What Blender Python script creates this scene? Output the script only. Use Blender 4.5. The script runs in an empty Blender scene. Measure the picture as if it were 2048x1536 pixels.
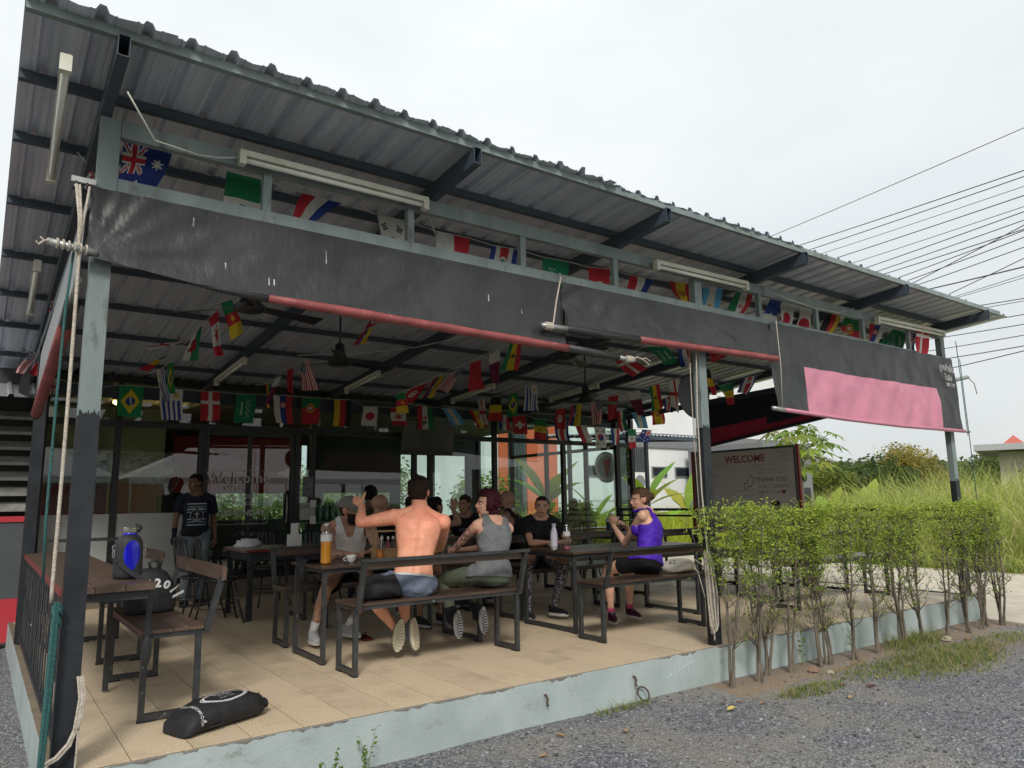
import bpy, bmesh, math, random
import numpy as np
from mathutils import Vector, Matrix, noise
PI = math.pi
R = math.radians
sc = bpy.context.scene
# ---------------------------------------------------------------- camera
cam_d = bpy.data.cameras.new('camera')
cam = bpy.data.objects.new('camera', cam_d)
sc.collection.objects.link(cam)
sc.camera = cam
cam_d.sensor_fit = 'HORIZONTAL'
cam_d.sensor_width = 36.0
cam_d.lens = 36.0 * 1463.29 / 2048.0
cam_d.clip_start = 0.05
cam_d.clip_end = 3000
_yaw, _pit, _rol = 0.626520773,0.15827124,0.0151746838
_fw = Vector((math.sin(_yaw) * math.cos(_pit), math.cos(_yaw) * math.cos(_pit), math.sin(_pit)))
_rt = Vector((math.cos(_yaw),-math.sin(_yaw),0))
_dn = _fw.cross(_rt)
_r = _rt * math.cos(_rol) + _dn * math.sin(_rol)
_d = _dn * math.cos(_rol) - _rt * math.sin(_rol)
cam.matrix_world = Matrix(((_r.x, -_d.x, -_fw.x, 0.0),(_r.y, -_d.y, -_fw.y, -4.292),(_r.z, -_d.z, -_fw.z, 1.255),(0,0,0,1)))
# ---------------------------------------------------------------- sky and sun
SUN_EL, SUN_AZ = R(42), R(212)
world = bpy.data.worlds.new('World')
sc.world = world
world.use_nodes = True
wn = world.node_tree
wn.nodes.clear()
wo = wn.nodes.new('ShaderNodeOutputWorld')
bg = wn.nodes.new('ShaderNodeBackground')
sky = wn.nodes.new('ShaderNodeTexSky')
sky.sky_type = 'NISHITA'
sky.sun_disc = False
sky.sun_elevation = SUN_EL
sky.sun_rotation = SUN_AZ
sky.dust_density = 4.0
tc = wn.nodes.new('ShaderNodeTexCoord')
mp = wn.nodes.new('ShaderNodeMapping')
mp.inputs['Scale'].default_value = (1.0,1.0,2.6)
nz = wn.nodes.new('ShaderNodeTexNoise')
nz.inputs['Scale'].default_value = 1.6
nz.inputs['Detail'].default_value = 5
nz.inputs['Roughness'].default_value = 0.5
rp = wn.nodes.new('ShaderNodeValToRGB')
rp.color_ramp.elements[0].position = 0.36
rp.color_ramp.elements[0].color = (5.2,5.45,5.5,1)
rp.color_ramp.elements[1].position = 0.66
rp.color_ramp.elements[1].color = (6.1,6.25,6.2,1)
mx = wn.nodes.new('ShaderNodeMixRGB')
mx.inputs[0].default_value = 0.9
wn.links.new(tc.outputs['Generated'], mp.inputs['Vector'])
wn.links.new(mp.outputs['Vector'], nz.inputs['Vector'])
wn.links.new(nz.outputs['Fac'], rp.inputs['Fac'])
wn.links.new(sky.outputs['Color'], mx.inputs[1])
wn.links.new(rp.outputs['Color'], mx.inputs[2])
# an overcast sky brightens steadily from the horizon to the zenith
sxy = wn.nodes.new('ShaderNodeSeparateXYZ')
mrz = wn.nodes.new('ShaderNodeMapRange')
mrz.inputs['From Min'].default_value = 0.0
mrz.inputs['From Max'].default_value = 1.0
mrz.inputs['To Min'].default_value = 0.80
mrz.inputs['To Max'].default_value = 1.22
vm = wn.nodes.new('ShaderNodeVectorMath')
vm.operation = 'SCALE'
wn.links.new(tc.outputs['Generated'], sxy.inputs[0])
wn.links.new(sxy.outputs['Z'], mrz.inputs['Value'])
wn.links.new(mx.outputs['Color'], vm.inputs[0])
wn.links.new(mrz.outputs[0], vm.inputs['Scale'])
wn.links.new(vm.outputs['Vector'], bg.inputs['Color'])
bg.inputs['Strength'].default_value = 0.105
wn.links.new(bg.outputs[0], wo.inputs['Surface'])
sun_d = bpy.data.lights.new('sun', 'SUN')
sun_d.energy = 1.5
sun_d.angle = R(13)
sun_d.color = (1.0,0.965,0.9)
sun = bpy.data.objects.new('sun', sun_d)
sc.collection.objects.link(sun)
_sd = Vector((math.sin(SUN_AZ) * math.cos(SUN_EL), math.cos(SUN_AZ) * math.cos(SUN_EL), math.sin(SUN_EL)))
sun.rotation_euler = _sd.to_track_quat('Z', 'Y').to_euler()
sc.view_settings.view_transform = 'Standard'
sc.view_settings.look = 'None'
sc.view_settings.exposure = 0.74
sc.view_settings.gamma = 1.0
sc.view_settings.use_curve_mapping = False
sc.render.engine = 'CYCLES'
sc.cycles.max_bounces = 8
sc.cycles.transparent_max_bounces = 16
sc.cycles.use_denoising = True

random.seed(7)
rng = np.random.default_rng(11)
COL = sc.collection
U = random.uniform

# ---------------------------------------------------------------- materials
_MC = {}

def hexc(r, g, b):
 f = lambda c: ((c / 255 + 0.055) / 1.055) ** 2.4 if c > 10 else c / 255 / 12.92
 return (f(r), f(g), f(b))

def mat(name, c1, c2=None, rough=0.7, metal=0.0, scale=6.0, bump=0.0, bscale=None, detail=4, spec=0.5,
  stretch=None, attr=None, coat=0.0, emis=None, ramp=(0.35,0.65), trans=0.0, sub=0.0, c3=None, c3r=(0.6,0.75), c3s=20.0, rvar=0.0, world_=False):
 """principled material whose colour runs between c1 and c2 with a noise, c3 for specks of wear"""
 if name in _MC:
  return _MC[name]
 m = bpy.data.materials.new(name)
 m.use_nodes = True
 nt = m.node_tree
 N, L = nt.nodes, nt.links
 b = N['Principled BSDF']
 b.inputs['Roughness'].default_value = rough
 b.inputs['Metallic'].default_value = metal
 b.inputs['Specular IOR Level'].default_value = spec
 if coat:
  b.inputs['Coat Weight'].default_value = coat
 if trans:
  b.inputs['Transmission Weight'].default_value = trans
 if sub:
  b.inputs['Subsurface Weight'].default_value = sub
  b.inputs['Subsurface Radius'].default_value = (0.02,0.008,0.004)
  b.inputs['Subsurface Scale'].default_value = 0.5
 if emis:
  b.inputs['Emission Color'].default_value = (*emis[:3],1)
  b.inputs['Emission Strength'].default_value = emis[3]
 tcn = N.new('ShaderNodeTexCoord')
 mpn = N.new('ShaderNodeMapping')
 gm_ = N.new('ShaderNodeNewGeometry') if world_ else None
 L.new(gm_.outputs['Position'] if world_ else tcn.outputs['Object'], mpn.inputs['Vector'])
 if stretch:
  mpn.inputs['Scale'].default_value = stretch
 c2 = c2 or tuple(x * 0.86 for x in c1)
 n1 = N.new('ShaderNodeTexNoise')
 n1.inputs['Scale'].default_value = scale
 n1.inputs['Detail'].default_value = detail
 n1.inputs['Roughness'].default_value = 0.6
 L.new(mpn.outputs[0], n1.inputs['Vector'])
 r1 = N.new('ShaderNodeValToRGB')
 r1.color_ramp.elements[0].position = ramp[0]
 r1.color_ramp.elements[1].position = ramp[1]
 r1.color_ramp.elements[0].color = (*c1,1)
 r1.color_ramp.elements[1].color = (*c2,1)
 L.new(n1.outputs['Fac'], r1.inputs['Fac'])
 out = r1.outputs['Color']
 if attr:
  at = N.new('ShaderNodeAttribute')
  at.attribute_name = attr
  mm = N.new('ShaderNodeMixRGB')
  mm.blend_type = 'MULTIPLY'
  mm.inputs[0].default_value = 1
  L.new(at.outputs['Color'], mm.inputs[1])
  L.new(out, mm.inputs[2])
  out = mm.outputs[0]
 if c3:
  n3 = N.new('ShaderNodeTexNoise')
  n3.inputs['Scale'].default_value = c3s
  n3.inputs['Detail'].default_value = 6
  n3.inputs['Roughness'].default_value = 0.7
  L.new(mpn.outputs[0], n3.inputs['Vector'])
  r3 = N.new('ShaderNodeValToRGB')
  r3.color_ramp.elements[0].position = c3r[0]
  r3.color_ramp.elements[1].position = c3r[1]
  L.new(n3.outputs['Fac'], r3.inputs['Fac'])
  m3 = N.new('ShaderNodeMixRGB')
  m3.inputs[2].default_value = (*c3,1)
  L.new(r3.outputs['Color'], m3.inputs[0])
  L.new(out, m3.inputs[1])
  out = m3.outputs[0]
 L.new(out, b.inputs['Base Color'])
 if rvar:
  mr = N.new('ShaderNodeMapRange')
  mr.inputs['To Min'].default_value = max(0.02, rough - rvar)
  mr.inputs['To Max'].default_value = min(1, rough + rvar)
  L.new(n1.outputs['Fac'], mr.inputs['Value'])
  L.new(mr.outputs[0], b.inputs['Roughness'])
 if bump:
  nb = N.new('ShaderNodeTexNoise')
  nb.inputs['Scale'].default_value = bscale or scale * 4
  nb.inputs['Detail'].default_value = 5
  L.new(mpn.outputs[0], nb.inputs['Vector'])
  bp = N.new('ShaderNodeBump')
  bp.inputs['Strength'].default_value = min(1.0, bump)
  bp.inputs['Distance'].default_value = 0.01
  L.new(nb.outputs['Fac'], bp.inputs['Height'])
  L.new(bp.outputs[0], b.inputs['Normal'])
 _MC[name] = m
 return m

def glass_mat(name, tint, refl=1.0, rough=0.02, ior=1.5, fmul=1.6):
 if name in _MC:
  return _MC[name]
 m = bpy.data.materials.new(name)
 m.use_nodes = True
 nt = m.node_tree
 N, L = nt.nodes, nt.links
 N.clear()
 o = N.new('ShaderNodeOutputMaterial')
 t = N.new('ShaderNodeBsdfTransparent')
 t.inputs[0].default_value = (*tint, 1)
 g = N.new('ShaderNodeBsdfGlossy')
 g.inputs['Roughness'].default_value = rough
 g.inputs['Color'].default_value = (refl, refl, refl, 1)
 f = N.new('ShaderNodeLayerWeight')
 f.inputs['Blend'].default_value = 0.5
 pw = N.new('ShaderNodeMath')
 pw.operation = 'POWER'
 pw.inputs[1].default_value = 4.0
 L.new(f.outputs['Facing'], pw.inputs[0])
 mu = N.new('ShaderNodeMath')
 mu.operation = 'MULTIPLY_ADD'
 mu.use_clamp = True
 mu.inputs[1].default_value = 0.95
 mu.inputs[2].default_value = 0.045 * fmul
 mxs = N.new('ShaderNodeMixShader')
 L.new(pw.outputs[0], mu.inputs[0])
 L.new(mu.outputs[0], mxs.inputs[0])
 L.new(t.outputs[0], mxs.inputs[1])
 L.new(g.outputs[0], mxs.inputs[2])
 L.new(mxs.outputs[0], o.inputs['Surface'])
 _MC[name] = m
 return m

# ---------------------------------------------------------------- mesh building
def V(*a):
 return Vector(a)

class MB:
 def __init__(s):
  s.v, s.f, s.m = [],[],[]

 def add(s, vs, fs, m=0):
  k = len(s.v)
  s.v += [tuple(v) for v in vs]
  s.f += [tuple(i + k for i in f) for f in fs]
  s.m += [m] * len(fs)
  return s

 def box(s, x0, y0, z0, x1, y1, z1, m=0):
  vs = [(x, y, z) for z in (z0, z1) for y in (y0, y1) for x in (x0, x1)]
  return s.add(vs, [(0,2,3,1),(4,5,7,6),(0,1,5,4),(2,6,7,3),(0,4,6,2),(1,3,7,5)], m)

 def obox(s, a, b, w, h, up=(0,0,1), m=0, off=0.0):
  """bar from a to b, w wide (sideways) and h deep (along up)"""
  a, b = Vector(a), Vector(b)
  d = (b - a).normalized()
  up = Vector(up)
  if abs(d.dot(up.normalized())) > 0.98:
   up = Vector((0,1,0))
  sd = d.cross(up).normalized() * (w / 2)
  u = sd.cross(d).normalized() * (h / 2)
  vs = [p + i * sd + j * u for p in (a, b) for j in (-1,1) for i in (-1,1)]
  return s.add(vs, [(0,2,3,1),(4,5,7,6),(0,1,5,4),(2,6,7,3),(0,4,6,2),(1,3,7,5)], m)

 def tube(s, pts, r, n=8, m=0, cap=True, flat=1.0):
  pts = [Vector(p) for p in pts]
  k = len(pts)
  rs = r if isinstance(r, (list, tuple)) else [r] * k
  ref = Vector((0,0,1))
  t0 = (pts[1] - pts[0]).normalized()
  if abs(t0.dot(ref)) > 0.9:
   ref = Vector((1,0,0))
  a = t0.cross(ref).normalized()
  vs = []
  for i, p in enumerate(pts):
   t = (pts[min(i + 1, k - 1)] - pts[max(i - 1,0)])
   t = t.normalized() if t.length > 1e-9 else t0
   a = (a - t * a.dot(t))
   a = a.normalized() if a.length > 1e-6 else t.orthogonal().normalized()
   b = t.cross(a)
   for j in range(n):
    q = 2 * PI * j / n
    vs.append(p + (a * math.cos(q) + b * math.sin(q) * flat) * rs[i])
  fs = [(i * n + j, i * n + (j + 1) % n, (i + 1) * n + (j + 1) % n, (i + 1) * n + j) for i in range(k - 1) for j in range(n)]
  if cap:
   fs += [tuple(range(n - 1,-1,-1)), tuple((k - 1) * n + j for j in range(n))]
  return s.add(vs, fs, m)

 def lathe(s, c, prof, n=20, m=0, axis='z', sq=(1,1)):
  """prof: (radius, height) pairs from bottom to top"""
  vs = []
  for (r, h) in prof:
   for j in range(n):
    q = 2 * PI * j / n
    x, y = r * math.cos(q) * sq[0], r * math.sin(q) * sq[1]
    vs.append({'z': (c[0] + x, c[1] + y, c[2] + h), 'y': (c[0] + x, c[1] + h, c[2] + y), 'x': (c[0] + h, c[1] + x, c[2] + y)}[axis])
  k = len(prof)
  fs = [(i * n + j, i * n + (j + 1) % n, (i + 1) * n + (j + 1) % n, (i + 1) * n + j) for i in range(k - 1) for j in range(n)]
  fs += [tuple(range(n - 1,-1,-1)), tuple((k - 1) * n + j for j in range(n))]
  return s.add(vs, fs, m)

 def ell(s, c, rx, ry, rz, n=12, k=8, m=0, rot=None, noi=0.0):
  vs, fs = [],[]
  c = Vector(c)
  for i in range(k + 1):
   th = PI * i / k
   for j in range(n):
    ph = 2 * PI * j / n
    p = Vector((rx * math.sin(th) * math.cos(ph), ry * math.sin(th) * math.sin(ph), rz * math.cos(th)))
    if noi:
     p *= 1 + noi * noise.noise(p * (2.5 / max(rx, ry, rz)) + c)
    if rot is not None:
     p = rot @ p
    vs.append(c + p)
  for i in range(k):
   for j in range(n):
    a, b2 = i * n + j, i * n + (j + 1) % n
    if i == 0:
     fs.append((a, a + n, b2 + n))
    elif i == k - 1:
     fs.append((a, a + n, b2))
    else:
     fs.append((a, a + n, b2 + n, b2))
  return s.add(vs, fs, m)

 def prism(s, poly, d, m=0):
  """poly: 3D points of a flat outline, extruded by vector d"""
  n = len(poly)
  P = [Vector(p) for p in poly]
  d = Vector(d)
  return s.add(P + [p + d for p in P],[tuple(range(n - 1,-1,-1)), tuple(range(n, 2 * n))] + [(i, (i + 1) % n, n + (i + 1) % n, n + i) for i in range(n)], m)

 def quad(s, a, b, c, d, m=0):
  return s.add([a, b, c, d],[(0,1,2,3)], m)

 def mesh(s, name, mats, smooth=False, org=(0,0,0)):
  me = bpy.data.meshes.new(name)
  o = org
  me.from_pydata([(v[0] - o[0], v[1] - o[1], v[2] - o[2]) for v in s.v],[], s.f)
  if not isinstance(mats, (list, tuple)):
   mats = [mats]
  for q in mats:
   me.materials.append(q)
  if len(mats) > 1:
   me.polygons.foreach_set('material_index', s.m)
  if smooth:
   me.polygons.foreach_set('use_smooth', [True] * len(me.polygons))
  me.update()
  return me

def org_of(p):
 o = Vector((0,0,0))
 while p is not None:
  o += Vector(p.location)
  p = p.parent
 return o

def link(o, parent=None):
 COL.objects.link(o)
 if parent is not None:
  o.parent = parent
 return o

def tag(o, label=None, cat=None, group=None, kind=None):
 if label:
  o['label'] = label
 if cat:
  o['category'] = cat
 if group:
  o['group'] = group
 if kind:
  o['kind'] = kind
 return o

def thing(name, label, cat, loc=(0,0,0), group=None):
 o = bpy.data.objects.new(name, None)
 o.empty_display_size = 0.05
 o.location = loc
 link(o)
 return tag(o, label, cat, group)

def part(name, mb, mats, parent=None, smooth=False, loc=None, label=None, kind=None, sharp=None):
 """mesh given in world coordinates, hung under parent"""
 og = org_of(parent)
 if loc is not None:
  og2 = Vector(loc)
 else:
  og2 = og
 me = mb.mesh(name, mats, smooth, og2)
 if smooth and sharp:
  try:
   me.set_sharp_from_angle(angle=R(sharp))
  except Exception:
   pass
 o = bpy.data.objects.new(name, me)
 if loc is not None:
  o.location = Vector(loc) - og
 link(o, parent)
 if label:
  o['label'] = label
 if kind:
  o['kind'] = kind
 return o

def solo(name, mb, mats, label, cat, loc=None, group=None, smooth=False, sharp=None):
 """a thing that is one mesh; its origin at loc (default: bottom middle)"""
 if loc is None:
  A = np.array(mb.v)
  loc = ((A[:, 0].min() + A[:, 0].max()) / 2,(A[:, 1].min() + A[:, 1].max()) / 2, A[:, 2].min())
 o = part(name, mb, mats, None, smooth, loc, sharp=sharp)
 return tag(o, label, cat, group)

def struct(name, mb, mats, smooth=False):
 o = part(name, mb, mats, None, smooth)
 o['kind'] = 'structure'
 return o

def copy_tree(o, parent=None):
 c = o.copy()
 COL.objects.link(c)
 if parent is not None:
  c.parent = parent
 for ch in list(o.children):
  copy_tree(ch, c)
 return c

def text_mesh(txt, size, m, parent, origin, xdir, ydir, name='lettering', ext=0.0006, align='CENTER', shear=0.0, font_scale=1.0, bold=0.0):
 """flat print: text converted to a mesh lying in the plane of xdir/ydir at origin"""
 cu = bpy.data.curves.new(name, 'FONT')
 cu.body = txt
 cu.size = size
 cu.align_x = align
 cu.align_y = 'CENTER'
 cu.extrude = ext
 cu.offset = bold
 cu.shear = shear
 cu.resolution_u = 2
 to = bpy.data.objects.new('tmp_text', cu)
 COL.objects.link(to)
 dg = bpy.context.evaluated_depsgraph_get()
 me = bpy.data.meshes.new_from_object(to.evaluated_get(dg))
 bpy.data.objects.remove(to)
 X, Y = Vector(xdir).normalized(), Vector(ydir).normalized()
 Z = X.cross(Y)
 og = org_of(parent)
 M = Matrix(((X.x * font_scale, Y.x, Z.x, 0),(X.y * font_scale, Y.y, Z.y, 0),(X.z * font_scale, Y.z, Z.z, 0),(0,0,0,1)))
 me.transform(M)
 me.transform(Matrix.Translation(Vector(origin) - og))
 me.materials.clear()
 me.materials.append(m)
 o = bpy.data.objects.new(name, me)
 return link(o, parent)

def drape(o, target, n, lift=0.0015):
 """lay a flat print onto the surface of target along -n"""
 from mathutils.bvhtree import BVHTree
 tm, n = target.data, Vector(n).normalized()
 oT, oO = org_of(target), org_of(o)
 bv = BVHTree.FromPolygons([v.co + oT for v in tm.vertices],[tuple(p.vertices) for p in tm.polygons])
 for v in o.data.vertices:
  w = v.co + oO
  h = bv.ray_cast(w + n * 0.15,-n, 0.6)
  if h[0] is not None:
   v.co = h[0] + n * lift - oO
 o.data.update()
 return o

def sag(a, b, k, n=10):
 a, b = Vector(a), Vector(b)
 return [a.lerp(b, i / n) - Vector((0,0, k * 4 * (i / n) * (1 - i / n))) for i in range(n + 1)]

def fast_mesh(name, verts, quads, mats, cols=None, smooth=False, mi=None):
 """numpy quads -> mesh; cols: one RGB per face stored as a corner colour attribute"""
 me = bpy.data.meshes.new(name)
 nv, nf = len(verts), len(quads)
 me.vertices.add(nv)
 me.vertices.foreach_set('co', np.asarray(verts, np.float32).ravel())
 me.loops.add(nf * 4)
 me.loops.foreach_set('vertex_index', np.asarray(quads, np.int32).ravel())
 me.polygons.add(nf)
 me.polygons.foreach_set('loop_start', np.arange(nf, dtype=np.int32) * 4)
 if not isinstance(mats, (list, tuple)):
  mats = [mats]
 for q in mats:
  me.materials.append(q)
 if mi is not None:
  me.polygons.foreach_set('material_index', np.asarray(mi, np.int32))
 me.polygons.foreach_set('use_smooth', np.full(nf, smooth))
 me.update(calc_edges=True)
 me.validate()
 if cols is not None:
  ca = me.color_attributes.new('Col', 'FLOAT_COLOR', 'CORNER')
  c = np.ones((nf, 4,4), np.float32)
  c[:, :, :3] = np.asarray(cols, np.float32)[:, None, :]
  ca.data.foreach_set('color', c.ravel())
 return me

def mesh_obj(name, me, parent=None, loc=None):
 o = bpy.data.objects.new(name, me)
 if loc is not None:
  o.location = loc
 return link(o, parent)
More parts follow.
